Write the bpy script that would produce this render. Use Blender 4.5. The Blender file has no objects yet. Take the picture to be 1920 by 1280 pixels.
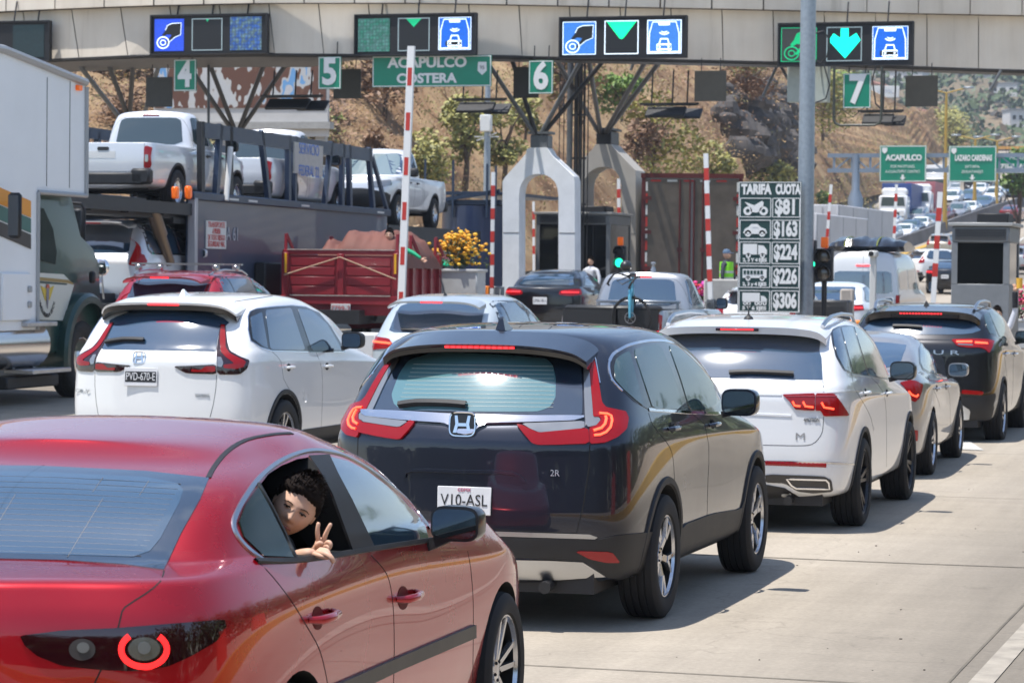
import bpy, bmesh, math, random
from math import sin, cos, pi, radians, atan2, sqrt, exp
from mathutils import Vector, Matrix, noise
from mathutils.bvhtree import BVHTree
from mathutils.geometry import delaunay_2d_cdt
V = Vector
SC = bpy.context.scene
COL = SC.collection
YAW = radians(16.4)
CZ = 1.97
FPX = 5200.0
ROLL = radians(0.6)
PITCH = math.atan(124.6 / FPX)
Rr = V((cos(YAW), sin(YAW), 0)); Fw = V((-sin(YAW), cos(YAW), 0))
fwd = (Fw * cos(PITCH) - V((0, 0, 1)) * sin(PITCH)).normalized()
up0 = Rr.cross(fwd)
rgt = Rr * cos(ROLL) + up0 * sin(ROLL)
upv = up0 * cos(ROLL) - Rr * sin(ROLL)
CAM = V((0, 0, CZ))
cd = bpy.data.cameras.new('camera'); cam = bpy.data.objects.new('camera', cd); COL.objects.link(cam)
cd.sensor_width = 36; cd.lens = FPX / 1920 * 36; cd.clip_start = 0.3; cd.clip_end = 6000
cam.matrix_world = Matrix(((rgt.x, upv.x, -fwd.x, CAM.x), (rgt.y, upv.y, -fwd.y, CAM.y), (rgt.z, upv.z, -fwd.z, CAM.z), (0, 0, 0, 1)))
cd.dof.use_dof = True; cd.dof.focus_distance = 13.5; cd.dof.aperture_fstop = 10
SC.camera = cam
SUNV = (Rr * -0.26 + Fw * -0.12 + V((0, 0, 0.93))).normalized()
wd = bpy.data.worlds.new('World'); SC.world = wd; wd.use_nodes = True
wn = wd.node_tree.nodes; wl = wd.node_tree.links
sky = wn.new('ShaderNodeTexSky'); sky.sky_type = 'NISHITA'; sky.sun_disc = False
sky.sun_elevation = math.asin(SUNV.z); sky.sun_rotation = atan2(SUNV.x, SUNV.y)
sky.air_density = 1.0; sky.dust_density = .5; sky.altitude = 200
bg = wn['Background']; bg.inputs[1].default_value = 0.15
tc = wn.new('ShaderNodeTexCoord'); mp = wn.new('ShaderNodeMapping'); mp.inputs['Scale'].default_value = (1, 1, 2.6)
nz = wn.new('ShaderNodeTexNoise'); nz.inputs['Scale'].default_value = 2.3; nz.inputs['Detail'].default_value = 7; nz.inputs['Roughness'].default_value = .6
cr = wn.new('ShaderNodeValToRGB'); cr.color_ramp.elements[0].position = .56; cr.color_ramp.elements[1].position = .80
cr.color_ramp.elements[1].color = (.6, .6, .6, 1)
mx = wn.new('ShaderNodeMixRGB'); mx.inputs[2].default_value = (6.2, 6.6, 7.2, 1)
wl.new(tc.outputs['Generated'], mp.inputs[0]); wl.new(mp.outputs[0], nz.inputs['Vector']); wl.new(nz.outputs[0], cr.inputs[0])
wl.new(cr.outputs[0], mx.inputs[0]); wl.new(sky.outputs[0], mx.inputs[1]); wl.new(mx.outputs[0], bg.inputs[0])
sd = bpy.data.lights.new('sun', 'SUN'); sd.energy = 5.0; sd.angle = radians(.53); sd.color = (1, .965, .91)
sun = bpy.data.objects.new('sun', sd); COL.objects.link(sun); sun.rotation_euler = SUNV.to_track_quat('Z', 'Y').to_euler()
vs = SC.view_settings; vs.view_transform = 'Standard'; vs.look = 'None'; vs.exposure = 0.40; vs.gamma = 1
SC.cycles.max_bounces = 6; SC.cycles.diffuse_bounces = 3; SC.cycles.glossy_bounces = 4; SC.cycles.transmission_bounces = 4; SC.cycles.transparent_max_bounces = 8
SC.cycles.caustics_reflective = False; SC.cycles.caustics_refractive = False; SC.cycles.use_denoising = True
SC.cycles.sample_clamp_indirect = 6
def ray(px, py):
 d = fwd + rgt * ((px - 960) / FPX) + upv * ((640 - py) / FPX)
 return d
def at(px, py, D):
 return CAM + ray(px, py) * D
def proj(p):
 q = V(p) - CAM; z = q.dot(fwd)
 return (960 + q.dot(rgt) / z * FPX, 640 - q.dot(upv) / z * FPX, z)
ZP = [(-60, 0), (33, 0), (45, .12), (66, .38), (90, .75), (130, 1.4), (180, 2.5), (215, 4.4), (250, 7.2), (300, 12.0), (380, 19.0), (600, 30)]
def lerpt(t, tab):
 if t <= tab[0][0]: return tab[0][1]
 for (a, b), (c, d) in zip(tab, tab[1:]):
  if t <= c: return b + (d - b) * (t - a) / (c - a)
 return tab[-1][1]
def gz(x, y):
 D = x * Fw.x + y * Fw.y
 z = sum(lerpt(D + k, ZP) for k in (-9, -4.5, 0, 4.5, 9)) / 5 if D > 20 else 0
 L = -(x + 6.5)
 if L > 0: z += .022 * min(L, 14) * min(1, max(0, (D - 10) / 12.0))
 return z
def G(px, py):
 d = ray(px, py); t = 2.0
 while t < 900:
  p = CAM + d * t
  if p.z <= gz(p.x, p.y):
   lo, hi = t - max(.5, t * .01), t
   for _ in range(30):
    m = (lo + hi) / 2; p = CAM + d * m
    if p.z <= gz(p.x, p.y): hi = m
    else: lo = m
   return CAM + d * hi
  t += max(.5, t * .01)
 return CAM + d * 300
def onground(px, D):
 p = at(px, 520, D); return V((p.x, p.y, gz(p.x, p.y)))
MATS = {}
def mat(name, col, rough=.5, metal=0, spec=.5, coat=0, emis=0, emc=None, var=0, vs_=6, bump=0, bs=60, ior=None, coatr=.03, alpha=1, trans=0, flake=0):
 if name in MATS: return MATS[name]
 m = bpy.data.materials.new(name); m.use_nodes = True; MATS[name] = m
 n = m.node_tree.nodes; l = m.node_tree.links; b = n['Principled BSDF']
 c = (*col, 1)
 b.inputs['Base Color'].default_value = c; b.inputs['Roughness'].default_value = rough; b.inputs['Metallic'].default_value = metal
 b.inputs['Specular IOR Level'].default_value = spec; b.inputs['Coat Weight'].default_value = coat; b.inputs['Coat Roughness'].default_value = coatr
 if ior: b.inputs['IOR'].default_value = ior
 if trans: b.inputs['Transmission Weight'].default_value = trans
 if alpha < 1: b.inputs['Alpha'].default_value = alpha
 if emis:
  b.inputs['Emission Color'].default_value = (*(emc or col), 1); b.inputs['Emission Strength'].default_value = emis
 if var or bump:
  t = n.new('ShaderNodeTexCoord')
 if var:
  z = n.new('ShaderNodeTexNoise'); z.inputs['Scale'].default_value = vs_; z.inputs['Detail'].default_value = 6; z.inputs['Roughness'].default_value = .6
  r = n.new('ShaderNodeMapRange'); r.inputs[1].default_value = .3; r.inputs[2].default_value = .7; r.inputs[3].default_value = 1 - var; r.inputs[4].default_value = 1 + var * .6
  h = n.new('ShaderNodeHueSaturation'); h.inputs['Color'].default_value = c
  l.new(t.outputs['Object'], z.inputs['Vector']); l.new(z.outputs[0], r.inputs[0]); l.new(r.outputs[0], h.inputs['Value']); l.new(h.outputs[0], b.inputs['Base Color'])
  r2 = n.new('ShaderNodeMapRange'); r2.inputs[3].default_value = max(0, rough - .08); r2.inputs[4].default_value = min(1, rough + .1)
  l.new(z.outputs[0], r2.inputs[0]); l.new(r2.outputs[0], b.inputs['Roughness'])
 if bump:
  z = n.new('ShaderNodeTexNoise'); z.inputs['Scale'].default_value = bs; z.inputs['Detail'].default_value = 4
  u = n.new('ShaderNodeBump'); u.inputs['Strength'].default_value = bump; u.inputs['Distance'].default_value = .01
  l.new(t.outputs['Object'], z.inputs['Vector']); l.new(z.outputs[0], u.inputs['Height']); l.new(u.outputs[0], b.inputs['Normal'])
 return m
def ramp(name, stops, scale, rough=.9, detail=8, bump=.3, bdist=.1, coords='Object', dist=0, scale2=None, extra=None):
 m = bpy.data.materials.new(name); m.use_nodes = True; MATS[name] = m
 n = m.node_tree.nodes; l = m.node_tree.links; b = n['Principled BSDF']; b.inputs['Roughness'].default_value = rough
 b.inputs['Specular IOR Level'].default_value = .25
 t = n.new('ShaderNodeTexCoord'); z = n.new('ShaderNodeTexNoise'); z.inputs['Scale'].default_value = scale; z.inputs['Detail'].default_value = detail; z.inputs['Roughness'].default_value = .65
 z.inputs['Distortion'].default_value = dist
 r = n.new('ShaderNodeValToRGB'); e = r.color_ramp.elements
 while len(e) < len(stops): e.new(.5)
 for k, (p, c) in enumerate(stops): e[k].position = p; e[k].color = (*c, 1)
 l.new(t.outputs[coords], z.inputs['Vector']); l.new(z.outputs[0], r.inputs[0])
 out = r.outputs[0]
 if scale2:
  z2 = n.new('ShaderNodeTexNoise'); z2.inputs['Scale'].default_value = scale2; z2.inputs['Detail'].default_value = 5
  r2 = n.new('ShaderNodeMapRange'); r2.inputs[1].default_value = .3; r2.inputs[2].default_value = .7; r2.inputs[3].default_value = .75; r2.inputs[4].default_value = 1.2
  h = n.new('ShaderNodeHueSaturation'); l.new(t.outputs[coords], z2.inputs['Vector']); l.new(z2.outputs[0], r2.inputs[0]); l.new(r2.outputs[0], h.inputs['Value']); l.new(out, h.inputs['Color']); out = h.outputs[0]
 l.new(out, b.inputs['Base Color'])
 if bump:
  u = n.new('ShaderNodeBump'); u.inputs['Strength'].default_value = bump; u.inputs['Distance'].default_value = bdist
  l.new(z.outputs[0], u.inputs['Height']); l.new(u.outputs[0], b.inputs['Normal'])
 return m
def link(name, me, mats, parent=None, smooth=True, ang=38):
 if mats is not None:
  for m in (mats if isinstance(mats, (list, tuple)) else [mats]): me.materials.append(m)
 if smooth and len(me.polygons):
  me.shade_smooth(); me.set_sharp_from_angle(angle=radians(ang))
 o = bpy.data.objects.new(name, me); COL.objects.link(o)
 if parent is not None: o.parent = parent
 return o
def tag(o, label, cat, group=None, kind=None):
 if label: o['label'] = label
 if cat: o['category'] = cat
 if group: o['group'] = group
 if kind: o['kind'] = kind
 return o
def thing(name, label, cat, loc=(0, 0, 0), rz=0, group=None, rx=0):
 o = bpy.data.objects.new(name, None); COL.objects.link(o); o.empty_display_size = .2
 o.location = loc; o.rotation_euler = (rx, 0, rz)
 return tag(o, label, cat, group)
def struct(o): o['kind'] = 'structure'; return o
def copytree(o, parent=None):
 c = o.copy(); COL.objects.link(c)
 if parent is not None: c.parent = parent
 for ch in list(o.children): copytree(ch, c)
 return c
class MB:
 def __init__(s): s.v = []; s.f = []; s.m = []; s.mi = 0
 def add(s, vs, fs):
  n = len(s.v); s.v += [tuple(v) for v in vs]; s.f += [tuple(i + n for i in f) for f in fs]; s.m += [s.mi] * len(fs); return s
 def quad(s, a, b, c, d): return s.add([a, b, c, d], [(0, 1, 2, 3)])
 def box(s, c, d, rz=0, M_=None, b=0):
  x, y, z = [k / 2 for k in d]; c = V(c)
  if b and min(x, y, z) > b:
   pts = []
   for sx in (-1, 1):
    for sy in (-1, 1):
     for sz in (-1, 1):
      pts += [(sx * x, sy * (y - b), sz * (z - b)), (sx * (x - b), sy * y, sz * (z - b)), (sx * (x - b), sy * (y - b), sz * z)]
   bm = bmesh.new()
   for p in pts: bm.verts.new(p)
   bmesh.ops.convex_hull(bm, input=bm.verts); bm.verts.index_update()
   vs = [v.co.copy() for v in bm.verts]; fs = [[v.index for v in f.verts] for f in bm.faces]; bm.free()
  else:
   vs = [V((i * x, j * y, k * z)) for k in (-1, 1) for j in (-1, 1) for i in (-1, 1)]
   fs = [(0, 2, 3, 1), (4, 5, 7, 6), (0, 1, 5, 4), (2, 6, 7, 3), (0, 4, 6, 2), (1, 3, 7, 5)]
  R = M_ if M_ is not None else Matrix.Rotation(rz, 3, 'Z')
  return s.add([c + R @ V(v) for v in vs], fs)
 def tube(s, pts, r, n=10, cap=True, rs=None):
  pts = [V(p) for p in pts]; N = len(pts); rings = []
  t = (pts[1] - pts[0]).normalized(); u = t.orthogonal().normalized()
  for i, p in enumerate(pts):
   a = pts[max(i - 1, 0)]; b = pts[min(i + 1, N - 1)]; t = (b - a).normalized()
   u = (u - t * u.dot(t)).normalized(); w = t.cross(u); rr = rs[i] if rs else r
   rings.append([p + (u * cos(2 * pi * k / n) + w * sin(2 * pi * k / n)) * rr for k in range(n)])
  fs = [(i * n + k, i * n + (k + 1) % n, (i + 1) * n + (k + 1) % n, (i + 1) * n + k) for i in range(N - 1) for k in range(n)]
  if cap: fs += [tuple(range(n))[::-1], tuple((N - 1) * n + k for k in range(n))]
  return s.add([v for q in rings for v in q], fs)
 def bar(s, a, b, w, h=None, upd=(0, 0, 1)):
  a = V(a); b = V(b); h = h or w; t = (b - a).normalized(); u = V(upd)
  if abs(t.dot(u)) > .98: u = V((0, 1, 0))
  x = t.cross(u).normalized(); z = x.cross(t)
  vs = [p + x * (i * w / 2) + z * (j * h / 2) for p in (a, b) for j in (-1, 1) for i in (-1, 1)]
  return s.add(vs, [(0, 1, 3, 2), (4, 6, 7, 5), (0, 4, 5, 1), (2, 3, 7, 6), (0, 2, 6, 4), (1, 5, 7, 3)])
 def lathe(s, prof, n=32, axis='Z', c=(0, 0, 0), closed=False):
  c = V(c); vs = []
  for r, h in prof:
   for k in range(n):
    a = 2 * pi * k / n; p = {'Z': (r * cos(a), r * sin(a), h), 'X': (h, r * cos(a), r * sin(a)), 'Y': (r * cos(a), h, r * sin(a))}[axis]
    vs.append(c + V(p))
  N = len(prof); L = N if closed else N - 1
  fs = [(i * n + k, i * n + (k + 1) % n, ((i + 1) % N) * n + (k + 1) % n, ((i + 1) % N) * n + k) for i in range(L) for k in range(n)]
  return s.add(vs, fs)
 def prism(s, poly, y0, y1, axis='Y'):
  n = len(poly)
  f = {'Y': lambda p, h: (p[0], h, p[1]), 'X': lambda p, h: (h, p[0], p[1]), 'Z': lambda p, h: (p[0], p[1], h)}[axis]
  vs = [f(p, y0) for p in poly] + [f(p, y1) for p in poly]
  fs = [tuple(range(n)), tuple(range(n, 2 * n))[::-1]] + [(i, i + n, (i + 1) % n + n, (i + 1) % n) for i in range(n)]
  return s.add(vs, fs)
 def ball(s, c, r, n=12, m=8, sq=(1, 1, 1)):
  prof = []
  c = V(c); vs = []; fs = []
  for i in range(m + 1):
   th = pi * i / m
   for k in range(n):
    a = 2 * pi * k / n; vs.append(c + V((r * sq[0] * sin(th) * cos(a), r * sq[1] * sin(th) * sin(a), r * sq[2] * cos(th))))
  for i in range(m):
   for k in range(n): fs.append((i * n + k, (i + 1) * n + k, (i + 1) * n + (k + 1) % n, i * n + (k + 1) % n))
  return s.add(vs, fs)
 def build(s, name, mats, parent=None, smooth=True, ang=38, fix=True, bev=0):
  me = bpy.data.meshes.new(name); me.from_pydata(s.v, [], s.f)
  for p, i in zip(me.polygons, s.m): p.material_index = i
  if fix or bev:
   bm = bmesh.new(); bm.from_mesh(me); bmesh.ops.remove_doubles(bm, verts=bm.verts, dist=1e-5)
   bmesh.ops.recalc_face_normals(bm, faces=bm.faces)
   if bev:
    es = [e for e in bm.edges if len(e.link_faces) == 2 and e.calc_face_angle(0) > .6]
    bmesh.ops.bevel(bm, geom=es, offset=bev, segments=2, affect='EDGES', profile=.6, clamp_overlap=True)
   bm.to_mesh(me); bm.free()
  return link(name, me, mats, parent, smooth, ang)
def xf(mb, M4, k0=0):
 mb.v[k0:] = [tuple(M4 @ V(v)) for v in mb.v[k0:]]; return mb
def textmesh(s, size=1, ext=.004, sx=1, bold=0, align='CENTER'):
 cu = bpy.data.curves.new('t', 'FONT'); cu.body = s; cu.size = size; cu.extrude = ext; cu.offset = bold; cu.align_x = align; cu.align_y = 'CENTER'; cu.resolution_u = 3
 o = bpy.data.objects.new('t', cu); COL.objects.link(o); bpy.context.view_layer.update()
 me = bpy.data.meshes.new_from_object(o.evaluated_get(bpy.context.evaluated_depsgraph_get()))
 bpy.data.objects.remove(o); bpy.data.curves.remove(cu)
 R = Matrix(((sx, 0, 0, 0), (0, 0, -1, 0), (0, 1, 0, 0), (0, 0, 0, 1)))   # stands in XZ, reads from -Y
 me.transform(R); me.materials.clear()
 return me
def text(name, s, size, loc, m, parent, sx=1, bold=0, ext=.004, rz=0, M4=None, align='CENTER', fitw=None):
 me = textmesh(s, size, ext, sx, bold, align)
 if fitw:
  w = max(v.co.x for v in me.vertices) - min(v.co.x for v in me.vertices)
  me.transform(Matrix.Diagonal((fitw / w, 1, 1, 1)))
 o = link(name, me, m, parent, False)
 if M4 is not None: o.matrix_local = M4
 else: o.location = loc; o.rotation_euler = (0, 0, rz)
 return o
def catmull(pts, n=4, closed=False):
 P = [V(p) for p in pts]; N = len(P); out = []
 R = range(N) if closed else range(N - 1)
 for i in R:
  a, b, c, d = (P[(i - 1) % N], P[i], P[(i + 1) % N], P[(i + 2) % N]) if closed else (P[max(i - 1, 0)], P[i], P[i + 1], P[min(i + 2, N - 1)])
  for k in range(n):
   t = k / n; out.append(.5 * (2 * b + (c - a) * t + (2 * a - 5 * b + 4 * c - d) * t * t + (3 * b - a - 3 * c + d) * t ** 3))
 if not closed: out.append(P[-1])
 return out
def chaikin(P, it=2, r=.22):
 P = [V((p[0], p[1])) for p in P]
 for _ in range(it):
  Q = []
  for i in range(len(P)):
   a = P[i]; b = P[(i + 1) % len(P)]; Q += [a.lerp(b, r), a.lerp(b, 1 - r)]
  P = Q; r = .25
 return P
def T(ox, oy, s, pts): return [(ox + x / s, oy + y / s) for x, y in pts]
# ================================================================ car library
dark = mat('dark_plastic', (.018, .018, .02), .55, var=.3, bump=.15, bs=300)
wellm = mat('wheel_well', (.006, .006, .006), .9)
rubber = mat('rubber', (.016, .016, .017), .78, var=.25, vs_=18)
chrome = mat('chrome', (.82, .82, .84), .07, 1)
satin = mat('satin_metal', (.5, .51, .53), .3, 1)
rimsil = mat('rim_silver', (.68, .68, .70), .22, .9, var=.12)
rimdark = mat('rim_dark', (.05, .05, .055), .3, .6)
glassm = mat('tinted_sky_glass', (.028, .062, .110), .05, 0, .5, ior=2.4, coat=1, coatr=.09)  # dark tint, with blue in the base colour standing in for reflected sky
glassc = mat('clearer_glass', (.045, .085, .09), .04, 0, .5, ior=2.1)
fritm = mat('glass_border', (.014, .028, .05), .05, 0, .5, ior=2.4, coat=1, coatr=.10)
mirg = mat('mirror_glass', (.25, .28, .3), .02, 1)
lampr = mat('red_lens', (.24, .002, .004), .15, 0, .35, coat=.45, emis=.04, emc=(1, .02, .03))
lampd = mat('smoked_red_lens', (.022, .002, .004), .06, 0, .6, coat=1)
lampw = mat('clear_lens', (.34, .34, .34), .12, .6, .7, coat=1)
lampon = mat('lit_lamp', (1, .12, .05), .3, emis=2.2, emc=(1, .07, .03))
lampon2 = mat('lit_brake_strip', (1, .05, .05), .3, emis=1.6, emc=(1, .02, .03))
gapm = mat('panel_gap', (.006, .006, .007), .8)
platem = mat('plate_white', (.72, .72, .73), .4, var=.08)
plated = mat('plate_black', (.02, .02, .022), .4)
inkm = mat('ink_black', (.02, .02, .02), .5)
def paint(name, col, metal=0, rough=.35, coat=1):
 return mat('paint_' + name, col, rough, metal, .5, coat, var=.03, vs_=1.2, coatr=.015)
def evalmesh(me, mods):
 o = bpy.data.objects.new('tmp', me); COL.objects.link(o)
 for f in mods: f(o)
 bpy.context.view_layer.update()
 r = bpy.data.meshes.new_from_object(o.evaluated_get(bpy.context.evaluated_depsgraph_get()))
 bpy.data.objects.remove(o); return r
def loftbody(levels, wb, sub=3, crown=.02):
 cols = []; cre = []
 for lv in levels:
  z, w, yr, yf = lv[:4]; o = lv[4] if len(lv) > 4 else {}
  cx, cy = o.get('cr', (.30, .22)); fx, fy = o.get('cf', (.45, .40)); b = o.get('bow', .05); bf = o.get('bowf', .10)
  wr = o.get('wr', .985); wf = o.get('wf', .97)
  y4 = yr + b + cy; y8 = yf - bf - fy
  if o.get('gh'): ys = [y4 + (y8 - y4) * k for k in (.25, .5, .75)]
  else: ys = [0, wb / 2, wb]
  bu = o.get('bulge', (0, 0, 0))
  pts = [(0, yr), ((w - cx) * .55, yr + .3 * b), (w - cx, yr + b), (w - .26 * cx, yr + b + .26 * cy), (w * wr, y4),
               (w + bu[0], ys[0]), (w + bu[1], ys[1]), (w + bu[2], ys[2]), (w * wf, y8), (w - .28 * fx, yf - bf - .28 * fy), (w - fx, yf - bf), (0, yf)]
  zf = (lambda y: z) if not isinstance(z, (list, tuple)) else (lambda y: lerpt(y, z))
  zc = o.get('zx', 0)     # drop of z towards the corners
  cols.append([V((x, y, zf(y) - zc * (x / max(w, .01)) ** 2)) for x, y in pts]); cre.append(o.get('crease', 0))
 bm = bmesh.new(); rings = []
 for c in cols:
  R = [bm.verts.new(p) for p in c]; L = [R[0]] + [bm.verts.new((-p.x, p.y, p.z)) for p in c[1:-1]] + [R[-1]]
  rings.append((R, L))
 ce = bm.edges.layers.float.new('crease_edge')
 for (a, b) in zip(rings, rings[1:]):
  for i in range(11):
   bm.faces.new((a[0][i], a[0][i + 1], b[0][i + 1], b[0][i]))
   bm.faces.new((a[1][i + 1], a[1][i], b[1][i], b[1][i + 1]))
 for (R, L), cr_, sg in ((rings[0], 0, -1), (rings[-1], crown, 1)):
  C = [R[0]] + [bm.verts.new((0, R[i].co.y, R[i].co.z + cr_ * (1 if 2 < i < 9 else .7))) for i in range(1, 11)] + [R[-1]]
  for i in range(11):
   for side, S in ((1, R), (-1, L)):
    vs = [S[i], S[i + 1], C[i + 1], C[i]]
    u = []
    for v in vs:
     if v not in u: u.append(v)
    if side * sg < 0: u = u[::-1]
    if len(u) > 2: bm.faces.new(u)
 bm.edges.ensure_lookup_table()
 for (R, L), c in zip(rings, cre):
  if c:
   for S in (R, L):
    for i in range(11):
     e = bm.edges.get((S[i], S[i + 1]))
     if e: e[ce] = c
 bmesh.ops.recalc_face_normals(bm, faces=bm.faces)
 me = bpy.data.meshes.new('body'); bm.to_mesh(me); bm.free()
 def m(o):
  s = o.modifiers.new('s', 'SUBSURF'); s.levels = sub; s.render_levels = sub
 return evalmesh(me, [m])
def boolean(me, cut, op='DIFFERENCE'):
 c = bpy.data.objects.new('cut', cut); COL.objects.link(c)
 def m(o):
  s = o.modifiers.new('b', 'BOOLEAN'); s.operation = op; s.object = c; s.solver = 'EXACT'; s.material_mode = 'INDEX'
 r = evalmesh(me, [m]); bpy.data.objects.remove(c); return r
def archcut(wb, W, Ra, zc, xin=.34, arches=None):
 b = MB()
 for y in (0, wb):
  for s in (-1, 1):
   n = 40; pts = []
   x0, x1 = s * (W - xin), s * (W + .3)
   vs = [(x, y + Ra * cos(2 * pi * k / n), zc + Ra * sin(2 * pi * k / n)) for x in (x0, x1) for k in range(n)]
   fs = [tuple(range(n)), tuple(range(n, 2 * n))[::-1]] + [(k, k + n, (k + 1) % n + n, (k + 1) % n) for k in range(n)]
   b.add(vs, fs)
 me = bpy.data.meshes.new('c'); me.from_pydata(b.v, [], b.f)
 bm = bmesh.new(); bm.from_mesh(me); bmesh.ops.recalc_face_normals(bm, faces=bm.faces); bm.to_mesh(me); bm.free()
 for p in me.polygons: p.material_index = 1
 return me
def wheelmeshes(R, rim, w, style='y5', cap=None):
 """tyre and rim meshes, axis X, outer side +X, centre at the origin"""
 t = MB(); h = w / 2
 pr = [(rim * .985, -h * .80), (rim * 1.02, -h * .93), (rim + (R - rim) * .5, -h), (R - .025, -h * .93), (R - .006, -h * .80)]
 for k in (-.52, -.18, .18, .52): pr += [(R, h * (k - .13)), (R - .008, h * (k - .09)), (R - .008, h * (k - .06)), (R, h * (k - .02))]
 pr += [(R - .006, h * .80), (R - .025, h * .93), (rim + (R - rim) * .5, h), (rim * 1.02, h * .93), (rim * .985, h * .80)]
 t.lathe(pr, 48, 'X')
 me = bpy.data.meshes.new('wheel'); me.from_pydata(t.v, [], t.f)
 r = MB(); o = h * .80
 r.mi = 0; r.lathe([(rim * .99, o - .004), (rim * .985, o + .006), (rim * .955, o + .006), (rim * .93, o - .012)], 48, 'X')
 r.mi = 1; r.lathe([(rim * .93, o - .012), (rim * .90, -h * .5), (rim * .5, -h * .52), (.02, -h * .5)], 32, 'X')
 r.mi = 2; r.lathe([(rim * .62, o - .075), (rim * .62, o - .06), (rim * .2, o - .06)], 32, 'X')
 r.mi = 0
 def spoke(a, r0, r1, w0, w1, a1=0, x0=.0, x1=.0, th=.022):
  ro = rim
  pts = []
  for rr, ww, aa, xo in ((r0, w0, a, x0), (r1, w1, a + a1, x1)):
   c = V((0, cos(aa), sin(aa))) * rr * ro; u = V((0, -sin(aa), cos(aa)))
   for dx, k in ((-th, 1), (-th, -1), (0, -.8), (0, .8)): pts.append(c + u * ww * ro * k / 2 + V((o + xo + dx, 0, 0)))
  r.add(pts, [(0, 1, 2, 3), (4, 7, 6, 5), (0, 4, 5, 1), (1, 5, 6, 2), (2, 6, 7, 3), (3, 7, 4, 0)])
 if style == 'y5':
  for k in range(5):
   a = 2 * pi * k / 5 + .3
   spoke(a, .12, .55, .20, .20, 0, -.03, -.008); spoke(a - .05, .48, .95, .15, .12, -.16, -.008, -.004); spoke(a + .05, .48, .95, .15, .12, .16, -.008, -.004)
 elif style == 'tw5':
  for k in range(5):
   a = 2 * pi * k / 5 + .1
   spoke(a - .06, .12, .95, .15, .10, -.07, -.03, -.004); spoke(a + .10, .12, .95, .15, .17, .14, -.03, -.004)
 elif style == 'm10':
  for k in range(10):
   a = 2 * pi * k / 10 + .12; spoke(a, .12, .95, .13, .11, .16 if k % 2 else -.05, -.03, -.004)
 elif style == 'steel':
  r.lathe([(rim * .93, o - .02), (rim * .72, o - .055), (rim * .5, o - .03), (rim * .3, o - .03), (rim * .22, o - .01), (0.001, o - .01)], 32, 'X')
 else:
  for k in range(7):
   a = 2 * pi * k / 7; spoke(a, .12, .95, .2, .16, 0, -.02, -.004)
 r.lathe([(rim * .24, o - .045), (rim * .22, o - .028), (rim * .1, o - .022), (.001, o - .022)], 24, 'X')
 if style not in ('steel',):
  r.mi = 1
  for k in range(5):
   a = 2 * pi * k / 5 + .6; r.ball((o - .026, cos(a) * rim * .17, sin(a) * rim * .17), .008, 6, 4)
 m2 = bpy.data.meshes.new('rim'); m2.from_pydata(r.v, [], r.f)
 for p, i in zip(m2.polygons, r.m): p.material_index = i
 for m in (me, m2):
  bm = bmesh.new(); bm.from_mesh(m); bmesh.ops.recalc_face_normals(bm, faces=bm.faces); bm.to_mesh(m); bm.free()
 return me, m2
WCACHE = {}
def addwheels(root, wb, W, R, rim, w=.225, style='y5', rimmat=None, zo=0, only=None):
 key = (R, rim, w, style)
 if key not in WCACHE:
  a, b = wheelmeshes(*key); WCACHE[key] = a, b
  a.materials.append(rubber); a.shade_smooth(); a.set_sharp_from_angle(angle=.7); b.shade_smooth(); b.set_sharp_from_angle(angle=.6)
 a, b = WCACHE[key]
 if not b.materials: b.materials.append(rimmat or rimsil); b.materials.append(wellm); b.materials.append(mat('brake_disc', (.2, .19, .18), .4, .9))
 for y in (0, wb):
  for s in (1, -1):
   o = bpy.data.objects.new('wheel', a); COL.objects.link(o); o.parent = root
   o.location = (s * (W - w / 2 + .012), y, R + zo); o.rotation_euler = (random.uniform(0, 6), 0, 0 if s > 0 else pi)
   k = bpy.data.objects.new('rim', b); COL.objects.link(k); k.parent = o
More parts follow.
